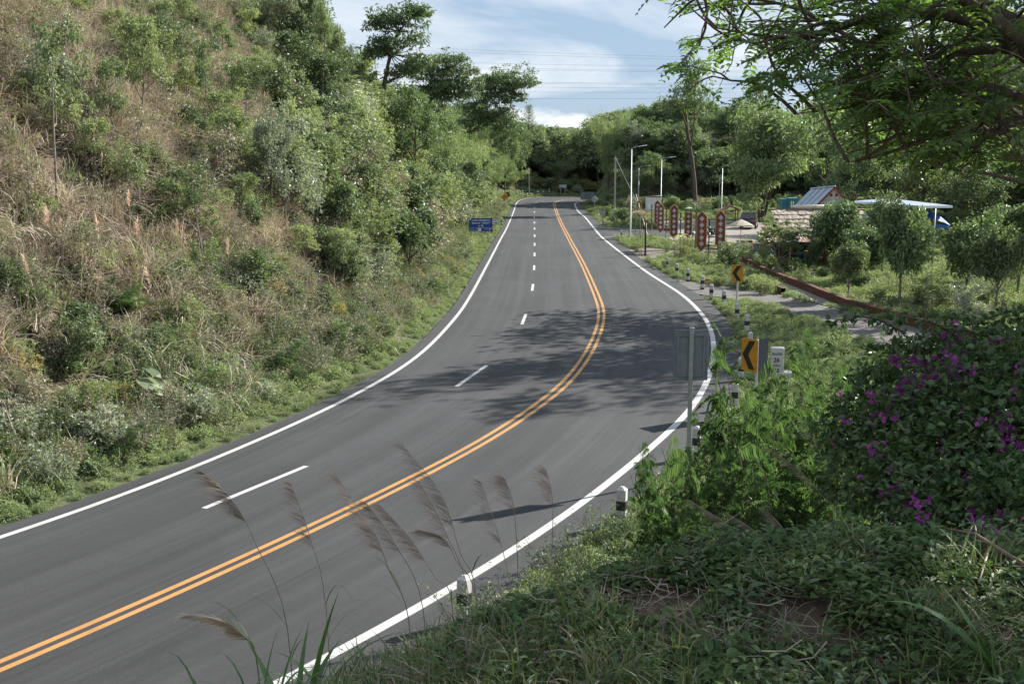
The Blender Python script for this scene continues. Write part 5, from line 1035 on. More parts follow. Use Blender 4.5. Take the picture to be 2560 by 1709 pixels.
# reeds with feathery plumes
def reed(pts, dep, label, hair='plume', hairL=.17, nh=190, frac=.42, droop=.5, group='reed plumes along the edge of the bank', w_=.0042, stem_r=.0042):
    r = np.random.default_rng(int(pts[0][0] * 7 + pts[-1][1])); A = [P(a, b, dep) for a, b in pts]; base = A[0]; x, y = base[0], base[1]; g = h1(x, y); foot = np.array([x + .02, y + .05, min(g, base[2] - .05)])
    A = np.array([foot] + A); S = []
    for i in range(len(A) - 1):
        for u_ in np.linspace(0, 1, 6)[:-1]:
            a, b, c, d = A[max(i - 1, 0)], A[i], A[i + 1], A[min(i + 2, len(A) - 1)]; S.append(.5 * (2 * b + (c - a) * u_ + (2 * a - 5 * b + 4 * c - d) * u_ ** 2 + (3 * b - a - 3 * c + d) * u_ ** 3))
    S = np.array(S + [A[-1]]); O = foot; root = empty('reed', foot, 0, label, 'reed', group); n = len(S)
    mesh_obj('stem', np_mesh('reed_stem', *tubes([(S - O, np.linspace(stem_r, stem_r * .3, n))], 5), M['straw'] if hair == 'plume' else M['grass'], True), root)
    nh = int(nh * 1.15); t = 1 - frac * r.uniform(0, 1, nh) ** .9; p = np.array([Tree.at(S, q_) for q_ in t]); d0 = unit(np.array([Tree.at(np.gradient(S, axis=0), q_) for q_ in t])); d = d0 * .75 + np.array([-.75, -.1, .05]) + r.normal(size=(nh, 3)) * .16
    v, f = blade_strips(r, p - O, d, hairL * r.uniform(.5, 1.2, nh) * np.interp(t, [1 - frac, 1 - frac * .6, 1], [.8, 1.1, .55]), np.full(nh, w_) * r.uniform(.5, 1.1, nh), np.full(nh, droop) * r.uniform(.5, 1.4, nh), 5); mesh_obj('plume', np_mesh('reed_plume', v, f, M[hair]), root)
    k = 4; az = r.uniform(0, 6.28, k); pb = np.array([Tree.at(S, q_) for q_ in r.uniform(.05, .35, k)]); v, f = blade_strips(r, pb - O, np.column_stack([np.cos(az) * .5, np.sin(az) * .5, np.ones(k)]), r.uniform(.25, .5, k), np.full(k, .009), r.uniform(1, 2, k), 6); mesh_obj('leaves', np_mesh('reed_leaves', v, f, M['reed_leaf']), root)['kind'] = 'stuff'
NUM = ['leftmost', 'second', 'third', 'fourth', 'fifth', 'sixth', 'seventh', 'eighth', 'ninth', 'tenth', 'eleventh', 'twelfth']
FR = [([(718, 1567), (638, 1357), (582, 1252), (505, 1176)], 6.6), ([(815, 1523), (776, 1345), (726, 1207)], 6.9), ([(1022, 1550), (975, 1430), (931, 1323), (837, 1184)], 6.8), ([(1058, 1523), (986, 1357), (915, 1255)], 7.2), ([(1130, 1510), (1086, 1440), (1025, 1345), (950, 1262)], 7.3), ([(1175, 1506), (1108, 1318), (1047, 1202)], 7.6), ([(1191, 1489), (1150, 1380), (1103, 1235), (1003, 1107)], 7.5), ([(1190, 1500), (1140, 1400), (1110, 1345), (1058, 1327)], 7.4), ([(1280, 1511), (1252, 1357), (1202, 1204)], 7.3), ([(1296, 1470), (1285, 1274), (1262, 1196)], 7.7), ([(1379, 1440), (1382, 1260), (1366, 1174)], 7.8)]
for i, (pts, dep) in enumerate(FR): reed(pts, dep, '%s brown reed plume from the left in the row before the road' % NUM[i], hairL=.185 if i not in (1, 8) else .15, frac=.40 if i < 8 else .34, droop=.55, nh=230 if i in (0, 2, 4, 6) else 170)
reed([(640, 1640), (610, 1590), (560, 1552), (478, 1538)], 5.4, 'bright cream reed plume low at the bottom left', 'plume_pale', .15, 320, .62, .30, None, .0055)
for pts, dep, lb in (([(1894, 1395), (1830, 1320), (1726, 1251)], 7.3, 'brown reed plume above the soil mound, left of three in the shade'), ([(1949, 1402), (1890, 1330), (1817, 1283)], 7.0, 'slim brown reed plume in the middle of three in the shade'), ([(1982, 1384), (1960, 1325), (1916, 1275)], 7.0, 'short brown reed plume at the right of three in the shade'), ([(2110, 1330), (2040, 1220), (1985, 1165), (1920, 1120)], 8.2, 'broad brown reed plume leaning over the feathery shrubs'), ([(2085, 1280), (2062, 1160), (2010, 1060)], 9.0, 'dark reed plume rising behind the broad leaning plume')): reed(pts, dep, lb, group='reed plumes in the shade of the bank', hairL=.10, nh=240, frac=.55, droop=.35)

# broad-leaved grass clumps at the bottom left
def blades_thing(name, base, specs, label, mat, cat='grass clump', group=None):
    root = empty(name, base, 0, label, cat, group); r = np.random.default_rng(int(abs(base[0] * 1000) + base[1] * 31))
    for n, L, W, bend, lean in specs:
        az = r.uniform(0, 6.28, n); ln = lean * r.uniform(.5, 1.2, n); b = np.column_stack([r.normal(size=n) * .02, r.normal(size=n) * .02, np.full(n, -.03)]); d = np.column_stack([np.cos(az) * ln, np.sin(az) * ln, np.ones(n)])
        v, f = blade_strips(r, b, d, L * r.uniform(.6, 1.15, n), W * r.uniform(.8, 1.2, n), bend * r.uniform(.5, 1.5, n), 8); mesh_obj('blades', np_mesh('blades', v, f, M[mat]), root)
    return root
def lip(px, py, dep): p = P(px, py, dep); return (p[0], p[1], max(h1(p[0], p[1]), p[2] - .6))
for px, py, dep, specs, lb in (
    (735, 1650, 5.6, [(9, .85, .045, .9, .45), (10, .6, .014, 1.5, .6)], 'clump of broad green blades at the bottom left of the bank'), (640, 1700, 5.2, [(34, .75, .013, 1.8, .65)], 'fine-bladed arching grass clump at the bottom left'), (850, 1600, 5.9, [(9, .7, .024, 1.6, .5), (14, .5, .011, 1.4, .6)], 'grass clump with curling blades left of the nearest guide post'),
    (930, 1590, 6.0, [(16, .6, .013, 2.0, .55)], 'arching grass clump beside the nearest guide post'), (540, 1709, 5.0, [(22, .8, .012, 1.8, .7)], 'thin grass bending over the road at the bottom left corner'), (1175, 1500, 6.9, [(8, .45, .012, 1.0, .7)], 'long narrow blades around the nearest guide post'), (1400, 1440, 7.3, [(14, .62, .014, .7, .35)], 'upright grass clump right of the reed plumes'),
    (2110, 1370, 7.2, [(7, .42, .035, .9, .6)], 'broad-bladed clump under the bougainvillea'), (2540, 1640, 4.0, [(5, .6, .05, 1.0, .7)], 'broad green blades at the bottom right corner'), (1990, 1390, 7.0, [(12, .4, .009, 1.4, .7)], 'wispy grass clump behind the shaded plumes')): blades_thing('grass_clump', lip(px, py, dep), specs, lb, 'reed_leaf', group='grass clumps on the bank')
for px, py, s, lb in ((300, 1080, 1.5, 'tall reed grass clump among the lower scrub on the left'), (690, 800, 1.3, 'pale reed grass clump in the middle of the lower slope'), (740, 880, 1.3, 'reed grass clump above the verge left of the road'), (60, 860, 1.4, 'reed grass clump with plumes at the left edge'), (225, 960, 1.3, 'drooping reed grass clump on the lower left slope'), (300, 1150, 1.2, 'dark arching grass clump close to the left verge'), (640, 620, 1.3, 'reed grass clump under the pale slope tree'), (270, 700, 1.2, 'reed grass clump below the grey wire')):
    b = T(px, py); blades_thing('grass_clump', b, [(34, 1.25 * s, .03, 1.7, .5)], lb, 'grass', group='reed grass clumps on the left slope')
for i, (px, py, lean) in enumerate(((130, 690, 0), (445, 690, .1), (160, 720, .1), (260, 700, -.1), (345, 700, .1), (330, 620, 0), (460, 640, .1), (100, 800, -.3), (390, 810, -.2), (570, 730, .1), (700, 690, .1), (860, 610, .1))):
    b = T(px, py); o = empty('plume_grass', b, 0, 'pinkish plume of reed grass standing in the left slope scrub', 'reed', 'plumes on the left slope'); r = np.random.default_rng(i); L = 1.7; s = np.array([[0, 0, 0], [lean * .4, 0, L * .5], [lean, -.05, L]])
    mesh_obj('stem', np_mesh('plume_stem', *tubes([(s, np.array([.012, .009, .004]))], 4), M['straw']), o); n = 60; t = r.uniform(.72, 1, n); p = np.array([Tree.at(s, q_) for q_ in t]); v, f = blade_strips(r, p, np.column_stack([r.normal(size=(n, 2)) * .35 + [-.2, 0], np.ones(n)]), np.full(n, .32) * r.uniform(.5, 1, n), np.full(n, .02), np.full(n, 1.0), 3); mesh_obj('plume', np_mesh('plume_hair', v, f, M['plume']), o)
# large-leaved plant on the left verge
b = T(335, 1035); o = empty('large_leaf_plant', b, 0, 'plant with very large rounded green leaves near the left verge', 'plant'); r = np.random.default_rng(4)
for i in range(9):
    az = r.uniform(0, 6.28); p = np.array([math.cos(az) * .35, math.sin(az) * .35, .7 + r.uniform(0, .6)]); MBs = MB(); MBs.tube([(0, 0, -.1), tuple(p * .6), tuple(p)], [.02, .015, .008]); MBs.build('stalk', M['leaf_light'], o)
    d = unit(np.array([math.cos(az), math.sin(az), -.5])); n_ = np.array([0.3, -.2, 1.0]); s_ = unit(np.cross(d, n_)); n_ = np.cross(s_, d); out = [(0, 0), (.16, .22), (.20, .42), (.13, .62), (0, .78), (-.13, .62), (-.20, .42), (-.16, .22)]
    V = [p + s_ * a * .9 + d * c * .75 + n_ * abs(a) * .35 for a, c in out]; me = bpy.data.meshes.new('leaf'); me.from_pydata([tuple(q_) for q_ in V], [], [tuple(range(8))]); me.materials.append(M['leaf_mid']); mesh_obj('leaf', me, o)
# fallen sticks and soil mound on the bank
mp_ = T(1760, 1450); gx2, gy2 = np.meshgrid(np.linspace(-.8, .8, 40), np.linspace(-.6, .6, 32)); zz2 = .07 * np.exp(-((gx2 / .42) ** 2 + (gy2 / .32) ** 2)) * (1 + .25 * lump(gx2 * 9, gy2 * 9, 1.0, 2)) + .012 * lump(gx2 * 22, gy2 * 22, 1, 5) - .04
zz2 = zz2 + height(gx2 + mp_[0], gy2 + mp_[1]) - mp_[2]; i2 = np.arange(40 * 32).reshape(32, 40); F2 = np.stack([i2[:-1, :-1], i2[:-1, 1:], i2[1:, 1:], i2[1:, :-1]], -1).reshape(-1, 4)
tag(mesh_obj('soil_mound', np_mesh('soil_mound', np.stack([gx2, gy2, zz2], -1).reshape(-1, 3), F2, M['soil'], True), loc=mp_), 'bare brown mound of soil in the middle of the bank', 'soil mound')
for i, (a, b, lb) in enumerate((((1650, 1440), (1700, 1480), 'short splintered stick on the left of the mound'), ((1880, 1440), (1990, 1470), 'thin dead twig right of the soil mound'), ((2320, 1370), (2560, 1480), 'long reddish fallen branch at the right of the bank'), ((2440, 1560), (2490, 1400), 'thin pale stick leaning on the fallen branch'))):
    A, B = T(*a), T(*b); z_ = np.array([0, 0, .03 if i < 2 else .12]); A, B = A + z_, B + z_; m_ = (A + B) / 2 + [0, 0, .05]; O = (A + B) / 2; mb = MB(); mb.tube([tuple(A - O), tuple((A + m_) / 2 - O), tuple(m_ - O), tuple(B - O)], [.003, .005, .006, .003] if i != 2 else [.004, .007, .010, .012], 6); tag(mb.build('dead_stick', M['twig'] if i not in (0, 3) else M['bamboo'], loc=O), lb, 'stick', 'dead sticks on the bank')
#==PART5==
# ------------------------------------------------------------------ lettering
def text(s, size, mat, parent, loc, rot=(math.pi / 2, 0, 0), name='lettering', thick=.002, bold=0.0, align='CENTER'):
    c = bpy.data.curves.new('t', 'FONT'); c.body = s; c.size = size; c.align_x = align; c.align_y = 'CENTER'; c.extrude = thick; c.offset = bold; c.resolution_u = 3
    o = bpy.data.objects.new('t', c); me = bpy.data.meshes.new_from_object(o); me.materials.clear(); me.materials.append(M[mat]); me.polygons.foreach_set('material_index', [0] * len(me.polygons)); bpy.data.objects.remove(o); bpy.data.curves.remove(c)
    return mesh_obj(name, me, parent, loc, rot)

# ------------------------------------------------------------------ guide posts
def post_body():
    s, c = .10, .026; prof = [(-s + c, -s), (s - c, -s), (s, -s + c), (s, s - c), (s - c, s), (-s + c, s), (-s, s - c), (-s, -s + c)]
    b = MB(); vs = []
    for k, z in ((1, -.25), (1, .80), (.30, .862)):
        vs += [(a * k, d * k, z) for a, d in prof]
    fs = [tuple(range(7, -1, -1)), tuple(range(16, 24))] + [(r * 8 + i, r * 8 + (i + 1) % 8, r * 8 + 8 + (i + 1) % 8, r * 8 + 8 + i) for r in range(2) for i in range(8)]
    b.add(vs, fs); return b.mesh('post_body', M['white_paint'])
def post_band(z0, z1):
    s, c = .1025, .0265; prof = [(-s + c, -s), (s - c, -s), (s, -s + c), (s, s - c), (s - c, s), (-s + c, s), (-s, s - c), (-s, -s + c)]; return MB().prism(prof, z0, z1).mesh('post_band', M['black_paint'])
PB_, PN1, PN2 = post_body(), post_band(.36, .56), post_band(-.2, .14)
def guide_post(base, label, group, rz=0.0, tilt=(0, 0), both=True):
    o = empty('guide_post', base, rz, label, 'guide post', group); o.rotation_euler = (tilt[0], tilt[1], rz); mesh_obj('body', PB_, o); mesh_obj('band', PN1, o)
    if both: mesh_obj('band', PN2, o)
    return o
def side_dir(p, L):
    i = int(np.argmin(((L - np.array(p[:2])) ** 2).sum(1))); i = min(max(i, 1), len(L) - 2); d = L[i + 1] - L[i - 1]; return math.atan2(d[1], d[0])
GP = [((1160, 1556), 'nearest guide post, among the reed plumes at the road edge'), ((1553, 1310), 'second nearest guide post, left of the feathery shrubs'), ((1741, 1143), 'guide post hidden behind the grey sign post'), ((1837, 1020), 'guide post with a small shrub at its foot below the leaf-covered chevron'), ((1852, 950), 'guide post directly in front of the leaf-covered chevron panel'),
      ((1875, 880), 'guide post just behind the leaf-covered chevron panel'), ((1866, 831.5), 'leaning guide post behind the leaf-covered chevron sign'), ((1842, 800), 'guide post standing at the foot of the far chevron sign'), ((1809.6, 763), 'guide post just left of the far chevron sign'), ((1778.6, 747), 'guide post at the near corner of the footpath mouth'),
      ((1755.4, 723), 'guide post in the middle of the footpath mouth beside the red box'), ((1719.6, 703), 'guide post at the far corner of the footpath mouth'), ((1691.9, 689), 'second guide post beyond the footpath mouth'), ((1668.6, 672), 'third guide post beyond the footpath mouth, on the lawn'), ((1553, 596), 'small guide post at the corner of the side road')]
for i, ((a, b), lb) in enumerate(GP):
    p = G(a, b); p[2] = h1(p[0], p[1]); guide_post(p, lb, 'guide posts on the right road edge', side_dir(p, ER) + R.uniform(-.1, .1), (R.uniform(-.02, .02), R.uniform(-.02, .02)) if i != 6 else (.02, .07))
FB = [(1267, 532), (1272.5, 511), (1276, 507), (1285.5, 496.5), (1293, 495), (1299, 493.5), (1306, 493), (1317.5, 493.6), (1328.5, 493), (1344, 491.5), (1358, 491), (1373, 490), (1390.5, 489), (1408, 488), (1425, 487.5), (1446, 486.5)]
for i, (a, b) in enumerate(FB):
    p = G(a, b); p[2] = h1(p[0], p[1]); s = -lat(np.array([p[0]]), np.array([p[1]]), EL)[0]
    if s < .5: nn = normals(EL); k = int(np.argmin(((EL - p[:2]) ** 2).sum(1))); p[:2] = EL[k] - nn[k] * .7; p[2] = h1(p[0], p[1])
    guide_post(p, ('guide post at the foot of the yellow diamond sign', 'first tiny guide post behind the diamond sign on the left verge', 'second tiny guide post behind the diamond sign on the left verge', 'third tiny guide post behind the diamond sign on the left verge')[i] if i < 4 else '%s guide post from the left in the row round the far bend' % ['leftmost', 'second', 'third', 'fourth', 'fifth', 'sixth', 'seventh', 'eighth', 'ninth', 'tenth', 'eleventh', 'rightmost'][i - 4], 'guide posts round the far bend', side_dir(p, EL))
p = G(1253.5, 562); p[2] = h1(p[0], p[1]); guide_post(p, 'guide post on the left verge beside the small arrow sign', 'guide posts round the far bend', side_dir(p, EL))

# ------------------------------------------------------------------ road signs
def chevron(base, hgt, w_, h_, rz, label, group, flip=1, back=False, post='white_paint', double=False, pz=0):
    o = empty('chevron_sign', base, rz, label, 'road sign', group); MB().box((0, .05, hgt / 2 - .15), (.085, .06, hgt + .3), bev=.012).build('post', M[post], o)
    def panel(par, y, ang, left, face):
        q = MB().box((0, 0, 0), (w_, .012, h_), bev=.004).build('panel', M['sign_yellow' if face else 'sign_back_blue'], par, loc=(left, y, hgt - h_ / 2), rot=(0, 0, ang))
        if face:
            m = MB(); X, t = w_ / 2 * .86, w_ * .36; pts = [(-X, 0), (-X + X * .95, h_ * .44), (-X + X * .95 + t, h_ * .44), (-X + t, 0), (-X + X * .95 + t, -h_ * .44), (-X + X * .95, -h_ * .44)]
            pts = [(a * flip, b) for a, b in pts]; n = len(pts)
            m.prism(pts if flip > 0 else pts[::-1], 0, .003, Matrix.Translation((0, -.0065, 0)) @ Matrix.Rotation(math.pi / 2, 4, 'X')); m.build('chevron', M['sign_black'], q)
        return q
    panel(o, -.02, 0, -w_ * .36 if double else 0, True)
    if double:
        q = panel(o, .09, 1.9, 0, False); q.location = (w_ / 2 * math.cos(1.9) + .03, .09 + w_ / 2 * math.sin(1.9), hgt - h_ / 2)
    return o
p = G(1841, 770); chevron(p, 2.25, .60, .88, math.radians(-24), 'yellow chevron sign on a white post, farther one on the right', 'chevron signs on the right edge')
p = P(1885, 1030, 34.0); p[2] = 0; chevron(p, 2.3, .66, .98, math.radians(-55), 'yellow chevron sign half hidden by leaves beside the kilometre stone', 'chevron signs on the right edge', double=True)
p = G(1269.6, 513); p[2] = h1(p[0], p[1]); chevron(p, 2.2, .7, .9, .3, 'small yellow chevron sign pointing right, behind the diamond sign', 'chevron signs before the far bend', -1)
p = P(1296, 490, 226); p[0] -= .4; p[2] = h1(p[0], p[1]); chevron(p, 2.0, .7, .9, .4, 'small yellow chevron sign pointing right, farther along the bend', 'chevron signs before the far bend', -1)
# the back of a large sign near the camera
def sign_back():
    p = P(1728, 884, 27.1); gz = h1(p[0], p[1]); top = P(1728, 818, 27.1)[2]; o = empty('sign_back', (p[0], 27.1, gz), .02, 'large grey sign seen from behind on a square steel post', 'road sign')
    H = top - gz; MB().box((0, 0, H / 2 - .2), (.105, .06, H + .4), bev=.010).build('post', M['galv'], o)
    q = MB().box((0, .055, 0), (.83, .012, 1.22), bev=.005).build('panel', M['sign_back'], o, loc=(0, 0, H - .68))
    f = MB(); w_, h_ = .62, 1.02
    for x_ in (-w_ / 2, w_ / 2): f.box((x_, .036, 0), (.045, .03, h_))
    for z_ in (-h_ / 2 + .0225, h_ / 2 - .0225): f.box((0, .036, z_), (w_ - .046, .029, .045))
    f.build('frame', M['sign_back'], q); e = MB()
    for x_ in (-.40, .40): e.box((x_, .047, 0), (.012, .02, 1.17))
    for z_ in (-.595, .595): e.box((0, .047, z_), (.786, .019, .012))
    e.build('rim', M['sign_back'], q)
    for z_ in (H - .15, H - 1.20): MB().lathe([(.012, 0), (.012, .012), (.006, .016)], 8, Matrix.Translation((0, -.030, z_)) @ Matrix.Rotation(math.pi / 2, 4, 'X')).build('bolt', M['galv'], o)
sign_back()
# kilometre stone
def km_stone():
    p = P(1941, 942, 40.0); o = empty('kilometre_stone', (p[0], 40, -.03), math.radians(-8), 'white kilometre stone lettered วังเหนือ 26 in the weeds', 'milestone'); w_, d_, h_ = .47, .30, 1.12; c = .02
    MB().box((0, 0, h_ / 2), (w_, d_, h_), bev=.03).build('body', M['white_paint'], o); MB().box((.1, .1, .12), (.86, .62, .24), bev=.02).build('plinth', M['white_paint'], o); y = -d_ / 2 - .003
    text('วังเหนือ', .115, 'text_black', o, (-.02, y, .90), bold=.002); text('26', .21, 'text_black', o, (-.03, y, .68), bold=.006); text('วังใหม่', .10, 'text_black', o, (-.02, y, .49), bold=.002); text('25', .19, 'text_black', o, (-.01, y, .31), bold=.005)
km_stone()
# blue direction board on the left
def blue_sign():
    a, b = G(1187, 611), G(1220, 606); c = (a + b) / 2; gz = h1(c[0], c[1]); rz = math.atan2(b[1] - a[1], b[0] - a[0]) * .10 + .08; o = empty('blue_sign', (c[0], c[1], gz), rz, 'blue information board with white Thai lettering on the left verge', 'road sign')
    for x_ in (-.62, .62): MB().box((x_, .05, .55), (.09, .06, 2.2)).build('post', M['galv'], o)
    q = MB().box((0, 0, 0), (2.15, .02, 1.22), bev=.004).build('panel', M['sign_blue'], o, loc=(-.06, 0, 1.62)); y = -.013
    for s, sz, x_, z_ in (('ศูนย์การเรียนรู้ชุมชน', .20, .05, .42), ('โครงการ " สร้างป่า "', .22, .05, .16), ('ณ ที่นี่', .20, 0, -.10)): text(s, sz, 'sign_white', q, (x_, y, z_), bold=.004)
    l = MB(); l.box((0, y, -.27), (2.12, .004, .016)); l.box((-.36, y, -.44), (.014, .004, .32)); l.box((.62, y, -.44), (.014, .004, .32)); l.build('rule', M['sign_white'], q)
    MB().box((-.12, y, -.44), (.30, .004, .28)).build('emblem', M['sign_white'], q); text('อบต.', .10, 'sign_blue', q, (-.12, y - .003, -.44))
    text('โทร. 054', .09, 'sign_white', q, (.35, y, -.40)); text('ชุมชนต้นแบบ', .09, 'sign_white', q, (-.68, y, -.42))
    m = MB(); m.box((.80, y, -.47), (.05, .004, .2)); m.box((.85, y, -.36), (.10, .0038, .05)); m.prism([(.90, -.42), (.99, -.36), (.90, -.28)], 0, .004, Matrix.Translation((0, y, 0)) @ Matrix.Rotation(math.pi / 2, 4, 'X')); m.build('arrow', M['sign_white'], q)
blue_sign()
p = G(1238, 581); o = empty('arrow_sign', (p[0], p[1], h1(p[0], p[1])), .1, 'small white sign with a black arrow behind the blue board', 'road sign'); MB().box((0, .03, .6), (.07, .05, 1.5)).build('post', M['white_paint'], o); q = MB().box((0, 0, 0), (.68, .012, .56), bev=.004).build('panel', M['sign_white'], o, loc=(0, 0, 1.12)); f = MB()
for x_ in (-.33, .33): f.box((x_, -.009, 0), (.02, .004, .54))
for z_ in (-.27, .27): f.box((0, -.0092, z_), (.64, .004, .02))
f.build('border', M['text_black'], q); text('วังไทร', .17, 'text_black', q, (0, -.009, .12)); m = MB(); m.box((-.06, -.009, -.12), (.30, .004, .07)); m.prism([(.08, -.22), (.24, -.12), (.08, -.02)], 0, .004, Matrix.Translation((0, -.008, 0)) @ Matrix.Rotation(math.pi / 2, 4, 'X')); m.build('arrow', M['text_black'], q)
def diamond_sign(base, hgt, s, rz, label, mat, arrow=False):
    o = empty('diamond_sign', base, rz, label, 'road sign', 'diamond-shaped road signs'); MB().box((0, .03, hgt / 2 - .2), (.08, .05, hgt + .2)).build('post', M['galv'], o); q = MB().box((0, 0, 0), (s, .012, s), bev=.006).build('panel', M[mat], o, loc=(0, 0, hgt - s * .62), rot=(0, math.pi / 4, 0))
    if arrow: m = MB(); m.tube([(-.05, -.01, -.2), (-.05, -.01, .0), (.0, -.01, .1), (.1, -.01, .14)], .035, 5); m.prism([(.08, .05), (.22, .14), (.08, .24)], 0, .004, Matrix.Translation((0, -.01, 0)) @ Matrix.Rotation(math.pi / 2, 4, 'X')); m.build('arrow', M['sign_black'], o, loc=(0, 0, hgt - s * .62))
p = G(1261, 533); p[2] = h1(p[0], p[1]); diamond_sign(p, 2.7, .75, 0, 'yellow diamond bend warning sign on the left verge', 'sign_yellow', True)
p = G(1486, 528); p[2] = h1(p[0], p[1]); diamond_sign(p, 2.25, .8, .1, 'grey diamond sign seen from behind on the right verge', 'galv')
def board_sign(base, w_, h_, z0, rz, label, mat, pm, posts):
    o = empty('board_sign', base, rz, label, 'road sign')
    for x_ in posts: MB().box((x_, -.05, (z0 + h_) / 2 - .1), (.09, .06, z0 + h_ + .2)).build('post', M[pm], o)
    MB().box((0, 0, z0 + h_ / 2), (w_, .02, h_), bev=.005).build('panel', M[mat], o); return o
p = G(1407, 489.5); p[2] = h1(p[0], p[1]); board_sign(p, 1.5, .6, 1.25, 0, 'pale board on two white posts beside the far bend', 'wall_metal', 'white_paint', (-.45, .45))
p = P(1469, 508, 197); p[2] = h1(p[0], p[1]); board_sign(p, 2.35, 1.25, .7, 0, 'wide grey sign back standing inside the far bend', 'sign_back', 'galv', (-.75, .75))
p = G(1506, 558); p[2] = h1(p[0], p[1]); board_sign(p, .66, .62, .95, .1, 'small square sign seen from behind near the side road', 'galv', 'galv', (0,))

# ------------------------------------------------------------------ lamp posts, poles and wires
def lamp(base_px, Y, top_py, arm_m, label, base_py=None, r=.075):
    b = np.array(Yb(base_px, Y)); H = P(base_px, top_py, Y)[2] - b[2]; o = empty('street_lamp', b, 0, label, 'street lamp', 'street lamps by the side road')
    MB().lathe([(.16, -.1), (.16, .04), (.10, .06), (r, .10), (r * .62, H)], 10).build('pole', M['galv'], o); MB().tube([(0, 0, H - .06), (.15 * arm_m, 0, H + .12), (arm_m * .8, 0, H + .26)], [.035, .03, .026], 6).build('arm', M['galv'], o)
    MB().box((arm_m * .98, 0, H + .29), (.52, .18, .10), rot=(0, -.12, 0), bev=.03).build('lamp_head', M['lamp_glass'], o)
lamp(1577, 110.3, 372, 1.2, 'tallest street lamp, nearest the road by the side road'); lamp(1596, 165, 419, 1.5, 'thin street lamp just right of and behind the tallest one'); lamp(1652, 150, 398, 1.6, 'street lamp behind the white cloth'); lamp(1804, 150, 420, .6, 'street lamp behind the red shelter, half hidden by trees')
def pole(px, Y, top_py, label, r0=.15, mat='concrete_pole', name='utility_pole'):
    b = np.array(Yb(px, Y)); H = P(px, top_py, Y)[2] - b[2]; o = empty(name, b, 0, label, 'pole', 'utility poles'); MB().box((0, 0, H / 2 - .2), (r0, r0 * .9, H + .4), bev=.015).build('shaft', M[mat], o); MB().box((0, 0, H - .35), (.9, .08, .08)).build('crossarm', M['galv'], o); return b, H
pb, pH = pole(1537, 172, 391, 'pale concrete pole with a stay wire beside the side road', .22); pole(1323, 232, 420, 'thin concrete pole at the left of the far bend', .2); pole(1798, 145, 445, 'thin pole beside the street lamp behind the red shelter', .09)
def cable(name, A, B, sag, r, mat, label, group=None, n=14):
    A, B = np.array(A), np.array(B); O = (A + B) / 2; pts = [tuple(A + (B - A) * t - np.array([0, 0, sag * 4 * t * (1 - t)]) - O) for t in np.linspace(0, 1, n)]; mb = MB(); mb.tube(pts, r, 4); return tag(mb.build(name, M[mat], loc=O), label, 'cable', group)
cable('stay_wire', (pb[0] + .05, pb[1], pb[2] + pH - .25), G(1617, 556), .05, .025, 'cable_pale', 'stay wire running down from the concrete pole')
A_ = P(1597, 513, 140); B_ = P(1617, 555, 128); cable('bamboo_prop', P(1590, 486, 150), G(1622, 600), 0, .05, 'bamboo', 'slanting bamboo pole leaning across the white cloth')
rows = [(118, 140, 330), (125, 147, 330), (150, 163, 320), (161, 174, 320), (165, 177, 320), (196, 205, 310), (199, 208, 310), (208, 217, 310), (221, 227, 305), (238, 242, 305)]
for i, (ya, yb, Yd) in enumerate(rows): cable('power_line', P(560, ya - (yb - ya) * 1.1, Yd), P(1960, yb + (yb - ya) * .35, Yd), .8, .02, 'cable', '%s power line from the top crossing the sky' % (['topmost', 'second', 'third', 'fourth', 'fifth', 'sixth', 'seventh', 'eighth', 'ninth', 'lowest'][i]), 'power lines across the sky', 20)
cable('slope_wire', P(-60, 678, 34), P(560, 605, 47), .5, .012, 'cable_pale', 'grey wire stretched across the left slope')
p = G(1613, 639); o = MB().lathe([(.075, -.2), (.075, 2.62), (.02, 2.64)], 10).build('black_post', M['black_paint'], loc=(p[0], p[1], -.03)); tag(o, 'plain black post beside the gravel at the road edge', 'post')

# ------------------------------------------------------------------ decorated posts with patterned boards
def hexa(w_, h_): return [(-w_ / 2, -h_ / 2 + w_ * .55), (0, -h_ / 2), (w_ / 2, -h_ / 2 + w_ * .55), (w_ / 2, h_ / 2 - w_ * .55), (0, h_ / 2), (-w_ / 2, h_ / 2 - w_ * .55)]
RX = Matrix.Rotation(math.pi / 2, 4, 'X')
def board_meshes(w_, h_, red):
    body = MB().prism(hexa(w_ * .80, h_ * .94), -.03, .03, RX).mesh('board', M[red]); rim = MB(); edge = MB(); pts = hexa(w_ * .90, h_ * .975)
    for i in range(6):
        a, b = np.array(pts[i]), np.array(pts[(i + 1) % 6]); L = np.linalg.norm(b - a); ang = math.atan2(b[1] - a[1], b[0] - a[0]); n = max(2, int(L / .115))
        for k in range(n):
            c = a + (b - a) * (k + .5) / n; rim.box((c[0], 0, c[1]), (L / n * .72, .10, .10), rot=(0, -ang, 0), bev=.02)
    pts = hexa(w_ * .74, h_ * .91)
    for i in range(6):
        a, b = np.array(pts[i]), np.array(pts[(i + 1) % 6]); c = (a + b) / 2; L = np.linalg.norm(b - a); ang = math.atan2(b[1] - a[1], b[0] - a[0]); edge.box((c[0], 0, c[1]), (L * .98, .075, .055), rot=(0, -ang, 0))
    back = MB().prism(hexa(w_, h_), -.022, .022, RX).mesh('back', M['black_paint'])
    s = w_ * .235; dm = MB().prism([(0, -s * 1.12), (s, 0), (0, s * 1.12), (-s, 0)], -.042, .042, RX).mesh('diamond', M['diamond_white']); return body, back, rim.mesh('beads', M['gold']), edge.mesh('inner_edge', M['navy']), dm
BM = {('r', 0): board_meshes(.76, 3.0, 'board_red'), ('b', 0): board_meshes(.70, 3.0, 'board_brown')}
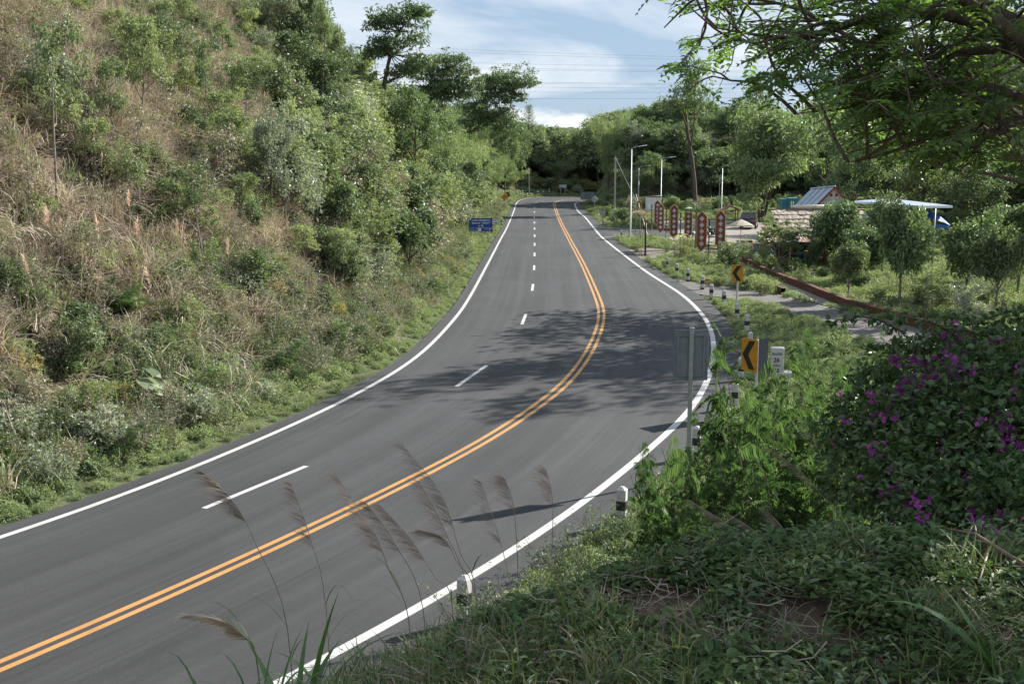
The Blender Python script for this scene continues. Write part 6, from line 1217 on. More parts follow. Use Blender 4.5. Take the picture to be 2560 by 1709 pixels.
def decorated(px, Y, top_py, boards, label, style='b'):
    b = np.array(Yb(px, Y)); H = P(px, top_py, Y)[2] - b[2]; o = empty('decorated_post', b, 0, label, 'decorated post', 'decorated posts with patterned boards')
    MB().lathe([(.10, -.1), (.10, .12), (.05, .16), (.045, H - .1), (.08, H - .05), (.02, H + .1)], 8).build('pole', M['black_paint'], o)
    for z_ in (H * .80, H * .42): MB().box((0, 0, z_), (1.15, .05, .06)).tube([(-.42, 0, z_ - .04), (-.2, 0, z_ - .2), (0, 0, z_ - .24), (.2, 0, z_ - .2), (.42, 0, z_ - .04)], .03, 5).build('bracket', M['gold'], o); MB().lathe([(.02, -.14), (.12, -.06), (.13, .04), (.05, .13)], 8, Matrix.Translation((0, -.02, z_ + .02))).build('lantern', M['teal'], o)
    for bx, ty, by in boards:
        A, B = P(bx, ty, Y), P(bx, by, Y); h_ = A[2] - B[2]; c = (A + B) / 2 - b; body, back, rim, edge, dm = BM[(style, 0)]; s = h_ / 3.0
        q = mesh_obj('board', body, o, loc=c, scale=(s ** .8, 1, s)); mesh_obj('backing', back, q); mesh_obj('inner_edge', edge, q); rb = mesh_obj('bead_border', rim, q); rb['kind'] = 'stuff'
        for k in range(5): mesh_obj('diamond', dm, q, loc=(0, 0, (k - 2) * .46))
decorated(1775, 84.7, 548, [(1754, 527, 629), (1801, 525, 624)], 'nearest decorated post with two bright red patterned boards', 'r')
decorated(1703, 98, 532, [(1685, 510, 596), (1721, 512, 595)], 'second decorated post with brown patterned boards before the palm')
decorated(1667, 112, 522, [(1651.5, 508, 582), (1681, 512, 580)], 'third decorated post, its right board half hidden')
decorated(1630, 124, 512, [(1643.5, 500, 564)], 'fourth decorated post with a single visible board, beside the white cloth')
decorated(1586, 140, 508, [(1575.5, 500, 540), (1598, 500, 543)], 'farthest decorated post with two narrow red boards', 'r')

# ------------------------------------------------------------------ things on the plaza and lawn
def rock(p, s, label, seed):
    r = np.random.default_rng(seed); mb = MB(); n, m = 10, 7; vs = []
    for j in range(m):
        for i in range(n): a = 2 * math.pi * i / n; t = math.pi * j / (m - 1); q_ = 1 + .28 * math.sin(3 * a + seed) * math.sin(t) + r.normal() * .07; vs.append((s[0] * q_ * math.cos(a) * math.sin(t), s[1] * q_ * math.sin(a) * math.sin(t), s[2] * (math.cos(t) * q_ * .9 + .35)))
    fs = [(j * n + i, (j + 1) * n + i, (j + 1) * n + (i + 1) % n, j * n + (i + 1) % n) for j in range(m - 1) for i in range(n)]; mb.add(vs, fs, None, True); tag(mb.build('rock', M['stone'], loc=p), label, 'rock', 'rocks on the lawn edge')
rock(G(1668, 644), (.42, .3, .28), 'largest brown rock at the edge of the gravel', 1); rock(G(1683, 640), (.3, .25, .22), 'brown rock right of the largest one', 2); rock(G(1649, 645), (.25, .2, .16), 'small rock left of the largest one', 3); rock(G(1636, 672), (.14, .1, .08), 'small pale stone on the lawn near the road edge', 4)
def hedge(px, py, wpx, hm, label):
    p = G(px, py); p[2] = -.03; Y = p[1]; o = empty('clipped_hedge', p, R.uniform(-.2, .2), label, 'hedge', 'clipped hedges by the plaza'); w_ = wpx / FPX * Y; q = PROTO['hedge']; o.scale = (w_ / q['w'], w_ / q['w'] * .6, hm / q['h']); mesh_obj('stems', q['trunk'], o); mesh_obj('foliage', q['crown'], o)
hedge(1666, 630, 44, 1.05, 'clipped dome hedge in front of the decorated posts'); hedge(1630, 603, 42, .75, 'low dark clipped hedge left of the dome hedge'); hedge(1598, 600, 34, .6, 'small clipped hedge by the side road corner')
for px, py, pr, s, lb in ((1805, 668, 'bush_a', 1.55, 'rounded leafy shrub in front of the bright red boards'), (1706, 648, 'bush_red', .95, 'red and green croton plant on the lawn'), (1735, 655, 'bush_b', .75, 'pale bush beside the croton plant'), (1590, 630, 'bush_b', .8, 'small bush at the corner of the gravel'), (1548, 560, 'bush_e', 1.7, 'dense rounded bush across the side road'), (1522, 545, 'bush_a', 1.2, 'bush right of the grey diamond sign'), (1860, 632, 'bush_d', 1.0, 'pale leafy bush left of the plumeria'), (1828, 640, 'bush_d', .9, 'silvery tuft bush right of the red boards'),
                          (1912, 676, 'bush_b', 1.15, 'yellow-green bush under the left side of the plumeria'), (1968, 684, 'bush_b', 1.1, 'yellow-green bush under the right side of the plumeria'), (1940, 690, 'bush_c', .7, 'low bush below the plumeria stem'), (2150, 720, 'bush_e', .9, 'dark low bush at the foot of the dark garden tree'), (2200, 760, 'bush_a', .8, 'low bush at the foot of the slim-stemmed garden tree'), (2300, 775, 'bush_d', .9, 'pale bush right of the slim garden tree stem'), (2360, 770, 'bush_e', .95, 'dark bush under the widest garden tree'), (2440, 780, 'bush_a', 1.1, 'leafy bush below the silvery low tree'), (2110, 715, 'bush_b', .8, 'light bush behind the long brick wall'), (2060, 700, 'bush_a', .7, 'small bush near the left part of the long brick wall'), (2500, 800, 'tangle_a', 1.1, 'twiggy bush at the right end of the long wall'), (2250, 735, 'tangle_b', 1.2, 'twiggy pale bush between two garden trees'), (1880, 722, 'bush_b', .9, 'leafy bush in the planter before the walkway'), (1905, 735, 'bush_b', .85, 'second leafy bush in the planter before the walkway'), (1840, 720, 'bush_d', .7, 'grassy bush at the left end of the planter'), (1800, 715, 'bush_b', .7, 'low bush behind the red box')):
    p = G(px, py); shrub('garden_bush', pr, (p[0], p[1], h1(p[0], p[1])), s, lb, 'bush', 'bushes in the garden')
# yellowing palm-like plants
def rosette(base, hgt, n, L, W, mat, label, stemr=.05, bend=1.5, cat='palm'):
    o = empty('garden_palm', base, 0, label, cat, 'small palms by the plaza'); MB().tube([(0, 0, -.1), (.03, .02, hgt * .5), (0, 0, hgt)], [stemr, stemr * .8, stemr * .7], 7).build('stem', M['bark_grey'], o); r = np.random.default_rng(int(hgt * 100 + n)); az = np.arange(n) * 2.4 + r.normal(size=n) * .2; d = np.column_stack([np.cos(az) * .8, np.sin(az) * .8, r.uniform(.2, 1.2, n)])
    if W > .1: v, f = blade_strips(r, np.tile([0, 0, hgt], (n, 1)).astype(float), d, L * r.uniform(.8, 1.1, n), np.full(n, W), bend * r.uniform(.7, 1.3, n), 6)
    else: v, f = fronds(r, np.tile([0, 0, hgt], (n, 1)).astype(float), d, 14, L, L * .3, L * .035, .55, .6)
    mesh_obj('fronds', np_mesh('palm_fronds', v, f, M[mat]), o)
rosette(np.array(Yb(1742, 96)), 3.3, 16, 1.9, .05, 'leaf_mid', 'tall slim palm behind the second decorated post', .13); rosette(np.array(Yb(1703, 88)), 1.7, 8, .9, .16, 'leaf_yellow', 'yellow broad-leaved plant in front of the second decorated post'); rosette(np.array(Yb(1690, 86)), 1.3, 7, .7, .12, 'straw', 'withered plant left of the yellow one'); rosette(np.array(Yb(1601, 112)), 2.2, 12, 1.2, .1, 'straw', 'drooping withered palm by the side road'); rosette(np.array(Yb(1589, 118)), 2.4, 8, 1.4, .14, 'leaf_mid', 'small banana-like plant behind the tallest street lamp')
# plumeria
def plumeria():
    b = np.array(Yb(1953, 76.8)); o = empty('plumeria_tree', b, 0, 'wide flat-topped plumeria with pale forked branches before the thatched roof', 'tree'); t = Tree(99); q = dict(seg=[3, 3, 3, 3], wob=[.05, .08, .1, .1], up=[.03, .10, .12, .15], taper=[.8, .7, .7, .6], nch=[6, 4, 3], ang=[52, 42, 40], ratio=[1.35, .62, .6], max=3, leaf_lev=3, tips=1, cone=0, leaf_from=.95, thin=.7); q['from'] = [.55, .6, .6]
    t.grow((0, 0, -.1), (0, 0, 1), 1.05, .085, 0, q); mesh_obj('trunk', np_mesh('plumeria_trunk', *tubes(t.polys, 6), M['bark_grey'], True), o); tp = [(a, d) for a, d in t.tips]; r = t.r; c = np.repeat(np.array([a for a, _ in tp]), 26, 0); n = len(c); az = r.uniform(0, 6.28, n); d = np.column_stack([np.cos(az), np.sin(az), r.uniform(-.15, .8, n)]); v, f = leaf_quads(c + r.normal(size=(n, 3)) * .06, d, np.column_stack([r.normal(size=(n, 2)) * .3, np.ones(n)]), r.uniform(.22, .36, n), r.uniform(.07, .10, n), .1, .6); mesh_obj('crown', np_mesh('plumeria_crown', v, f, M['leaf_mid']), o)
    k = r.choice(len(tp), 10); fl = np.repeat(np.array([tp[i][0] for i in k]), 8, 0) + r.normal(size=(80, 3)) * .08 + [0, 0, .12]; v, f = leaf_quads(fl, rdir(r, 80), rdir(r, 80), np.full(80, .09), np.full(80, .07)); mesh_obj('flowers', np_mesh('plumeria_flowers', v, f, M['flower_red']), o)['kind'] = 'stuff'
    h_, w_ = size_of(PROTO and np.array([a for a, _ in tp])); s = 4.3 / (w_ + .4); o.scale = (s, s * .8, (P(1953, 548, 76.8)[2] - b[2]) / (h_ + .25))
plumeria()
# parasol
def parasol(px, py, label, w_=2.15, H=2.25):
    p = G(px, py); o = empty('parasol', (p[0], p[1], -.02), .2, label, 'parasol'); MB().lathe([(.25, 0), (.25, .06), (.03, .08), (.022, H)], 10).build('pole', M['wood'], o); n = 8
    for i in range(n):
        a0, a1 = 2 * math.pi * i / n, 2 * math.pi * (i + 1) / n; m = MB(); r_ = w_ / 2; A = (r_ * math.cos(a0), r_ * math.sin(a0), H - .46); B = (r_ * math.cos(a1), r_ * math.sin(a1), H - .46); am = (a0 + a1) / 2; C = (.94 * r_ * math.cos(am), .94 * r_ * math.sin(am), H - .44); T0 = (0, 0, H + .06); dn = Vector((0, 0, -.09))
        mA = (A[0] * .5, A[1] * .5, H - .17); mB = (B[0] * .5, B[1] * .5, H - .17); m.add([T0, mA, mB, A, C, B, tuple(Vector(A) + dn), tuple(Vector(C) + dn), tuple(Vector(B) + dn)], [(0, 1, 2), (1, 3, 4), (1, 4, 2), (2, 4, 5), (3, 6, 7, 4), (4, 7, 8, 5)]); m.build('canopy_panel', M['canvas'], o)
    for i in range(n): a = 2 * math.pi * i / n; MB().tube([(.02 * math.cos(a), .02 * math.sin(a), H - .02), (w_ / 2 * math.cos(a), w_ / 2 * math.sin(a), H - .48)], .012, 4).build('rib', M['wood'], o)
parasol(1851, 612, 'beige parasol standing by the walkway before the plumeria'); 
# low brick wall along the walkway
def wall_run(name, L, w_, h_, label, mat, parent=None, z0=-.1):
    nn = normals(L); A, B = L, L + nn * (-w_); n = len(L); v = np.concatenate([[0], np.cumsum(np.linalg.norm(np.diff(L, axis=0), axis=1))]); ring = [(0, z0), (0, h_ - .03), (.03, h_), (.97, h_), (1, h_ - .03), (1, z0)]; V = []; U = []
    for t, z_ in ring: V.append(np.column_stack([A + (B - A) * t, np.full(n, z_) + .008 * np.sin(v * 2.3)])); U.append(np.column_stack([v, np.full(n, z_ + t * w_)]))
    V = np.vstack(V); U = np.vstack(U); i = np.arange(6 * n).reshape(6, n); F = np.stack([i[:-1, :-1], i[:-1, 1:], i[1:, 1:], i[1:, :-1]], -1).reshape(-1, 4); O = np.array([L[0][0], L[0][1], 0]); me = np_mesh(name, V - O, F, mat); uv = me.uv_layers.new(name='UVMap'); uv.data.foreach_set('uv', U[F.ravel()].astype(np.float32).ravel()); return mesh_obj(name, me, parent, O)
WALL_S = resamp(WALL, 150); ww = empty('brick_wall', (WALL_S[0][0], WALL_S[0][1], 0), 0, 'long low red-brown brick wall curving along the walkway', 'wall'); a = wall_run('wall_run', WALL_S, -.30, .42, '', M['brick']); a.parent = ww; a.location = (0, 0, 0); MB().box((-.04, .1, .2), (.34, .34, .5), rot=(0, 0, .4), bev=.02).build('end_pier', M['concrete'], ww)
PL_ = np.array([G(*q)[:2] for q in ((1866, 705), (1905, 716), (1943, 727), (1964, 736))]); PL_ = resamp(spline(PL_, .2, .2), 30); o = wall_run('planter_wall', PL_, -.25, .36, '', M['brick']); tag(o, 'short brick planter edge where the walkway meets the footpath', 'wall')
BW = np.array([G(*q)[:2] for q in ((2060, 722), (2110, 738), (2160, 758), (2230, 778))]); o = wall_run('garden_edging', resamp(spline(BW, .3, .4), 40), -.12, .16, '', M['brick']); tag(o, 'thin brick edging in the garden behind the long wall', 'wall')
BE = np.array([G(*q)[:2] for q in ((1610, 571), (1640, 573), (1670, 577), (1680, 580))])
for i, q in enumerate(resamp(BE, 22)): MB().box((0, 0, .16), (.14, .10, .36), rot=(0, .1, .2), bev=.01).build('edging_brick', M['brick'], ww if False else None, loc=(q[0], q[1], 0)) if False else None
o = empty('brick_edging', (BE[0][0], BE[0][1], 0), 0, 'row of upright bricks edging the flower bed by the side road', 'edging'); me_ = MB().box((0, 0, .14), (.15, .10, .36), bev=.01).mesh('brick', M['red_brown'])
for q in resamp(BE, 24): mesh_obj('brick', me_, o, loc=(q[0] - BE[0][0], q[1] - BE[0][1], R.uniform(-.03, .03)), rot=(0, R.uniform(-.1, .1), .3))
# stone table and benches
def slab_set(px, py, kind, label):
    p = G(px, py); o = empty(kind, (p[0], p[1], -.02), R.uniform(-.2, .2), label, 'table' if 'table' in kind else 'bench', 'stone garden furniture')
    if 'table' in kind: MB().lathe([(.50, .66), (.52, .69), (.52, .74), (.50, .76)], 18).build('top', M['concrete'], o); MB().lathe([(.26, 0), (.22, .2), (.16, .4), (.22, .66)], 12).build('pedestal', M['stone'], o)
    else:
        MB().box((0, 0, .41), (1.05, .36, .08), bev=.02).build('seat', M['concrete'], o)
        for x_ in (-.36, .36): MB().box((x_, 0, .18), (.2, .28, .38), bev=.03).build('leg', M['stone'], o)
slab_set(1770, 632, 'stone_table', 'round stone table behind the bright red boards'); slab_set(1734, 634, 'stone_bench', 'stone bench left of the stone table'); slab_set(1776, 640, 'stone_bench', 'stone bench in front of the stone table'); slab_set(1795, 632, 'stone_bench', 'stone bench right of the stone table')
p = G(1771, 708); tag(MB().box((0, 0, .12), (.26, .2, .24), bev=.02).box((0, 0, .26), (.28, .22, .03), bev=.008).build('red_box', M['plastic_red'], loc=(p[0], p[1], 0), rot=(0, 0, .3)), 'small red box on the edge of the footpath', 'box')
# white cloth on a frame, red shelter, pink board, flag
def cloth(px0, px1, py0, py1, Y, label):
    A, B = P(px0, py0, Y), P(px1, py1, Y); o = empty('cloth_screen', (A[0], Y, 0), 0, label, 'cloth'); n, m = 22, 12; u, v = np.meshgrid(np.linspace(0, 1, n), np.linspace(0, 1, m)); w_, h_ = B[0] - A[0], A[2] - B[2]; X = u * w_; Zz = A[2] - v * h_ * (1 - .10 * np.sin(u * 7)) - .10 * (4 * (u - .5) ** 2 - 1) * 0; Yy = .10 * np.sin(u * 16 + 1.2 * v) * (.35 + v) + .05 * np.sin(u * 31); i = np.arange(n * m).reshape(m, n); F = np.stack([i[:-1, :-1], i[:-1, 1:], i[1:, 1:], i[1:, :-1]], -1).reshape(-1, 4); mesh_obj('sheet', np_mesh('sheet', np.stack([X, Yy, Zz], -1).reshape(-1, 3), F, M['cloth_white'], True), o)
    MB().tube([(-.9, 0, A[2] + .05), (w_ + .2, 0, A[2] + .22)], .04, 6).build('top_pole', M['bamboo'], o)
    for x_ in (-.05, w_ + .1): MB().tube([(x_, .02, 0), (x_, .02, A[2] + .2)], .035, 6).build('upright', M['bamboo'], o)
cloth(1615, 1650, 494, 530, 142, 'white cloth hung on a bamboo frame behind the decorated posts')
def shelter():
    A, B = P(1813, 525, 138), P(1845, 525, 138); w_ = B[0] - A[0]; zt = A[2]; o = empty('red_shelter', (A[0], 138, 0), 0, 'open red-painted gabled frame beside the big forked tree', 'shelter')
    for x_ in (0, w_):
        for y_ in (0, 1.6): MB().box((x_, y_, zt / 2), (.11, .11, zt)).build('post', M['red_paint'], o)
    MB().box((w_ / 2, 0, zt - .05), (w_ + .1, .09, .09)).build('beam', M['red_paint'], o); MB().box((w_ / 2, 0, zt * .72), (w_, .05, .06)).build('rail', M['red_paint'], o)
    for s in (-1, 1): L = math.hypot(w_ / 2 + .3, .55); MB().box((w_ / 2 + s * (w_ / 4 + .14), .8, zt + .24), (L, 1.9, .05), rot=(0, s * math.atan2(.55, w_ / 2 + .3), 0)).build('roof_panel', M['red_brown'], o)
    MB().box((w_ / 2, -.05, zt - .18), (.5, .04, .22)).build('name_board', M['plastic_blue'], o)
shelter()
p = P(1765, 516, 165); o = empty('pink_board', (p[0], 165, h1(p[0], 165)), 0, 'faded pink board among the trees behind the palm', 'board'); zc = p[2] - h1(p[0], 165); MB().box((0, 0, zc), (1.5, .06, 1.0), bev=.01).build('panel', M['cream'], o); MB().box((0, -.04, zc + .5), (1.56, .06, .10)).build('top_strip', M['plastic_red'], o)
for x_ in (-.6, .6): MB().box((x_, .05, zc / 2), (.08, .06, max(zc, .5))).build('post', M['wood'], o)
p = P(1778, 512, 150); z_ = p[2]; o = empty('yellow_flag', (p[0], 150, 0), 0, 'small yellow flag on a thin pole behind the boards', 'flag'); MB().tube([(0, 0, -.1), (0, 0, P(1778, 490, 150)[2])], .02, 5).build('pole', M['galv'], o); zt = P(1778, 490, 150)[2]; MB().add([(0, 0, zt), (.12, .03, zt - .5), (.16, .02, zt - .9), (0, 0, zt - .75), (.0, .012, zt), (.12, .042, zt - .5), (.16, .032, zt - .9), (0, .012, zt - .75)], [(0, 3, 2, 1), (4, 5, 6, 7), (0, 1, 5, 4), (1, 2, 6, 5), (2, 3, 7, 6), (3, 0, 4, 7)]).build('cloth', M['gold'], o)
# parked car
def car():
    b = P(1872, 566, 128); o = empty('parked_car', (b[0], 128, 0), math.radians(75), 'dark car parked behind the parasol under the forked tree', 'car'); prof = [(-2.2, .45), (-2.25, .8), (-2.05, 1.05), (-1.85, 1.1), (-1.55, 1.62), (-1.2, 1.72), (.5, 1.74), (1.0, 1.18), (2.0, 1.02), (2.2, .75), (2.2, .42)]; w_ = .86; n = len(prof); vs = []
    for s, k in ((-1, 1), (1, 1)):
        for x_, z_ in prof: vs.append((x_, s * w_ * (.84 if z_ > 1.5 else (.97 if z_ > 1.0 else 1)), z_))
    MB().add(vs, [tuple(range(n - 1, -1, -1)), tuple(range(n, 2 * n))] + [(i, (i + 1) % n, n + (i + 1) % n, n + i) for i in range(n)]).build('body', M['car_paint'], o)
    for s in (-1, 1): MB().add([(-1.5, s * .845, 1.14), (.75, s * .845, 1.16), (.35, s * .755, 1.60), (-1.28, s * .755, 1.60)], [(0, 1, 2, 3)]).build('side_window', M['glass_dark'], o)
    MB().add([(-1.90, -.7, 1.14), (-1.90, .7, 1.14), (-1.60, .62, 1.58), (-1.60, -.62, 1.58)], [(0, 1, 2, 3)]).build('rear_window', M['glass_dark'], o); MB().add([(1.0, -.7, 1.22), (1.0, .7, 1.22), (.56, .62, 1.66), (.56, -.62, 1.66)], [(0, 1, 2, 3)]).build('windscreen', M['glass_dark'], o)
    for x_ in (-1.35, 1.35):
        for s in (-1, 1): q = MB().lathe([(.20, -.1), (.33, -.1), (.345, -.04), (.345, .06), (.33, .1), (.2, .1)], 16, Matrix.Translation((x_, s * .80, .345)) @ RX).build('wheel', M['rubber'], o); MB().lathe([(.02, -.11), (.19, -.11), (.19, .11), (.02, .11)], 12, Matrix.Translation((x_, s * .80, .345)) @ RX).build('rim', M['galv'], q)
    for s in (-1, 1): MB().box((-2.2, s * .62, .92), (.08, .26, .18), bev=.02).build('tail_light', M['plastic_red'], o)
car()
def motorbike(px, py, rz, label, col):
    p = G(px, py); o = empty('motorbike', (p[0], p[1], 0), rz, label, 'motorbike', 'motorbikes by the plaza')
    for x_ in (-.6, .62): MB().tube([(x_ + .25 * math.cos(a), 0, .29 + .25 * math.sin(a)) for a in np.linspace(0, 2 * math.pi, 17)], .045, 6).build('wheel', M['rubber'], o)
    MB().tube([(-.6, 0, .3), (-.25, 0, .55), (.1, 0, .38), (.38, 0, .75), (.62, 0, .3)], [.05, .09, .07, .06, .03], 7).build('frame', M[col], o); MB().box((-.32, 0, .74), (.66, .22, .10), bev=.03).build('seat', M['rubber'], o); MB().box((.40, 0, .66), (.16, .32, .5), rot=(0, -.3, 0), bev=.04).build('leg_shield', M[col], o); MB().tube([(.34, -.32, .98), (.40, 0, .95), (.34, .32, .98)], .018, 5).build('handlebar', M['galv'], o); MB().box((.02, 0, .32), (.36, .2, .24), bev=.04).build('engine', M['galv'], o)
motorbike(1735, 593, 1.2, 'blue motorbike leaning beside the palm', 'plastic_blue'); motorbike(1772, 594, .9, 'black motorbike between the bright red boards', 'car_paint'); motorbike(1783, 592, .9, 'second black motorbike right of the other', 'car_paint')
# plastic chairs, tables and small things by the restaurant
def chair(px, py, rz, label, col):
    p = G(px, py); o = empty('plastic_chair', (p[0], p[1], -.02), rz, label, 'chair', 'plastic chairs outside the restaurant'); MB().box((0, 0, .43), (.44, .42, .04), bev=.012).build('seat', M[col], o); MB().box((0, .22, .70), (.42, .035, .46), rot=(-.18, 0, 0), bev=.012).build('backrest', M[col], o)
    for x_ in (-.19, .19):
        for y_ in (-.18, .18): MB().tube([(x_, y_, .42), (x_ * 1.15, y_ * 1.15, 0)], [.022, .016], 5).build('leg', M[col], o)
chair(2030, 664, .4, 'blue plastic chair at the restaurant front', 'plastic_blue'); chair(1886, 636, -1, 'blue plastic chair by the walkway end', 'plastic_blue'); chair(1932, 660, 2.4, 'blue plastic chair holding a white sack', 'plastic_blue'); chair(1850, 628, 1.0, 'dark blue plastic chair beside the red cloth table', 'plastic_blue')
def table(px, py, w_, col, label):
    p = G(px, py); o = empty('market_table', (p[0], p[1], -.02), .1, label, 'table', 'tables by the restaurant'); MB().box((0, 0, .74), (w_, .7, .04), bev=.01).build('top', M['wood'], o); MB().box((0, -.355, .55), (w_, .02, .36)).build('cloth', M[col], o)
    for x_ in (-.42, .42):
        for y_ in (-.28, .28): MB().box((x_ * w_, y_, .36), (.05, .05, .74)).build('leg', M['wood'], o)
table(1878, 630, 1.5, 'plastic_red', 'table with a red cloth beside the walkway'); table(2005, 655, 1.6, 'plastic_blue', 'table inside the restaurant with a blue cloth'); table(1862, 622, 1.1, 'dark_wood', 'dark wooden table under the parasol')
p = G(2008, 667); o = empty('green_crate', (p[0], p[1], -.02), .2, 'green plastic crate on the ground before the restaurant', 'crate'); MB().box((0, 0, .03), (.5, .36, .05)).build('base', M['plastic_green'], o)
for d, c in (((.5, .02, .42), (0, -.18, .22)), ((.5, .02, .42), (0, .18, .22)), ((.02, .34, .42), (-.24, 0, .22)), ((.02, .34, .42), (.24, 0, .22))): MB().box(c, d).build('side', M['plastic_green'], o)
for px, py, s, lb in ((1930, 654, .36, 'white sack propped on the blue chair'), (1891, 648, .3, 'small white sack at the end of the brick wall'), (2032, 656, .3, 'white cloth bundle on the chair at the restaurant front')):
    p = G(px, py); mb = MB(); mb.lathe([(.02, 0), (s * .8, .03), (s, s * .7), (s * .75, s * 1.5), (s * .3, s * 1.9), (.02, s * 1.95)], 10); tag(mb.build('white_sack', M['cloth_white'], loc=(p[0], p[1], .0 if '1891' == str(px) else .25)), lb, 'sack', 'white sacks')

# ------------------------------------------------------------------ restaurant
def restaurant():
    o = empty('restaurant', (21.5, 84, 0), 0, 'open restaurant hut with thatched roof and rusty awning', 'restaurant'); O = np.array([21.5, 84, 0])
    def W(p): return tuple(np.array(p, float) - O)
    x0, x1 = 19.15, 26.0; e = (81.9, 2.45); rdg = (85.6, 3.78); rows_ = 5; r = np.random.default_rng(3); sl = (rdg[1] - e[1]) / (rdg[0] - e[0]); ang = math.atan(sl)
    for k in range(rows_):                              # overlapping rows of thatch
        ya = e[0] + (rdg[0] - e[0]) * k / rows_ - .22; yb = e[0] + (rdg[0] - e[0]) * (k + 1) / rows_ + .10; n = 46; V = []; xs = np.linspace(x0 - .25 + .05 * k, x1, n)
        for j, yy in enumerate((ya, (ya + yb) / 2, yb)):
            zz_ = e[1] + (yy - e[0]) * sl + (.16, .13, .04)[j]
            for i, xx in enumerate(xs): V.append((xx + r.normal() * .01, yy + (r.normal() * .07 if j == 0 else 0), zz_ + r.normal() * .025))
        for i, xx in enumerate(xs): V.append((xx, ya + .03 + r.normal() * .03, e[1] + (ya - e[0]) * sl + .02))
        V = np.array(V) - O; ix = np.arange(4 * n).reshape(4, n); F = np.vstack([np.stack([ix[a, :-1], ix[a, 1:], ix[b, 1:], ix[b, :-1]], -1) for a, b in ((0, 1), (1, 2), (3, 0))]); q = mesh_obj('thatch_row', np_mesh('thatch_row', V, F, M['thatch']), o)
        nb = 420; bx = r.uniform(x0 - .2, x1, nb); b_ = np.column_stack([bx, np.full(nb, ya + .08), np.full(nb, e[1] + (ya + .08 - e[0]) * sl + .17)]) - O; v, f = blade_strips(r, b_, np.column_stack([r.normal(size=nb) * .15, np.full(nb, -1.0), np.full(nb, -sl * .6) + r.normal(size=nb) * .1]), r.uniform(.12, .34, nb), np.full(nb, .022), np.full(nb, .6), 2); fr = mesh_obj('fringe', np_mesh('fringe', v, f, M['straw']), q); fr['kind'] = 'stuff'
    MB().tube([W((x0 - .2, 85.7, 3.86)), W((22.5, 85.7, 3.84)), W((x1, 85.7, 3.9))], .075, 7).build('ridge_pole', M['wood'], o); MB().tube([W((20.6, 85.75, 4.06)), W((24, 85.75, 4.1))], .15, 8).build('rolled_mat', M['cream'], o)
    for xx in (20.6, 20.75, 22.3, 23.4): MB().tube([W((xx, 85.6, 3.6)), W((xx + R.uniform(-.1, .1), 85.6, 4.5))], .022, 5).build('stick', M['bamboo'], o)
    n = 40; xs = np.linspace(19.6, x1, n); zc = .02 * np.sin(np.arange(n) * 2.1)         # pale sheet strip under the thatch, then the rusty awning
    def sheet_run(nm, xa, xb, ya, za, yb, zb, mat):
        n = int((xb - xa) / .045); xs = np.linspace(xa, xb, n); c = .018 * np.cos(np.arange(n) * math.pi / 2); A = np.column_stack([xs, np.full(n, ya), za + c]); B = np.column_stack([xs, np.full(n, yb), zb + c]); ix = np.arange(2 * n).reshape(2, n); F = np.stack([ix[0, :-1], ix[0, 1:], ix[1, 1:], ix[1, :-1]], -1); return mesh_obj(nm, np_mesh(nm, np.vstack([A, B]) - O, F, M[mat]), o)
    sheet_run('eave_sheet', 20.2, 25.5, 81.35, 2.28, 82.2, 2.55, 'wall_metal')
    xx = 17.4
    for k, mt in enumerate(('rust', 'rust', 'wall_metal', 'rust', 'rust', 'wall_metal', 'rust')): sheet_run('awning_sheet', xx, xx + .84, 79.9 + .02 * (k % 2), 1.92 + .006 * (k % 2), 81.7, 2.26 + .006 * (k % 2), mt); xx += .8
    MB().box(W((20.2, 79.95, 1.86)), (5.8, .08, .09)).build('awning_beam', M['dark_wood'], o); MB().box(W((22.4, 81.9, 2.2)), (7.2, .12, .14)).build('eave_beam', M['red_brown'], o)
    for xx, yy, mt in ((17.6, 80, 'wood'), (19.3, 80, 'bamboo'), (21.3, 80, 'red_brown'), (23.0, 80, 'wood'), (19.2, 82, 'wood'), (22.2, 82, 'red_brown'), (25.6, 82, 'wood')): MB().tube([W((xx, yy, -.1)), W((xx, yy, 2.0 if yy < 81 else 2.5))], .06, 6).build('post', M[mt], o)
    MB().box(W((22.7, 86.0, 1.5)), (6.6, .1, 3.0)).build('back_wall', M['dark_wood'], o); MB().box(W((26.0, 84, 1.2)), (.1, 3.9, 2.3)).build('side_wall', M['dark_wood'], o); MB().box(W((22, 83.4, .02)), (8, 5.2, .05)).build('floor', M['concrete'], o); MB().box(W((22.6, 83.8, .5)), (2.6, .6, 1.0)).build('counter', M['wood'], o); MB().box(W((20.4, 85.8, 1.4)), (1.6, .4, .05)).build('shelf', M['wood'], o)
restaurant()
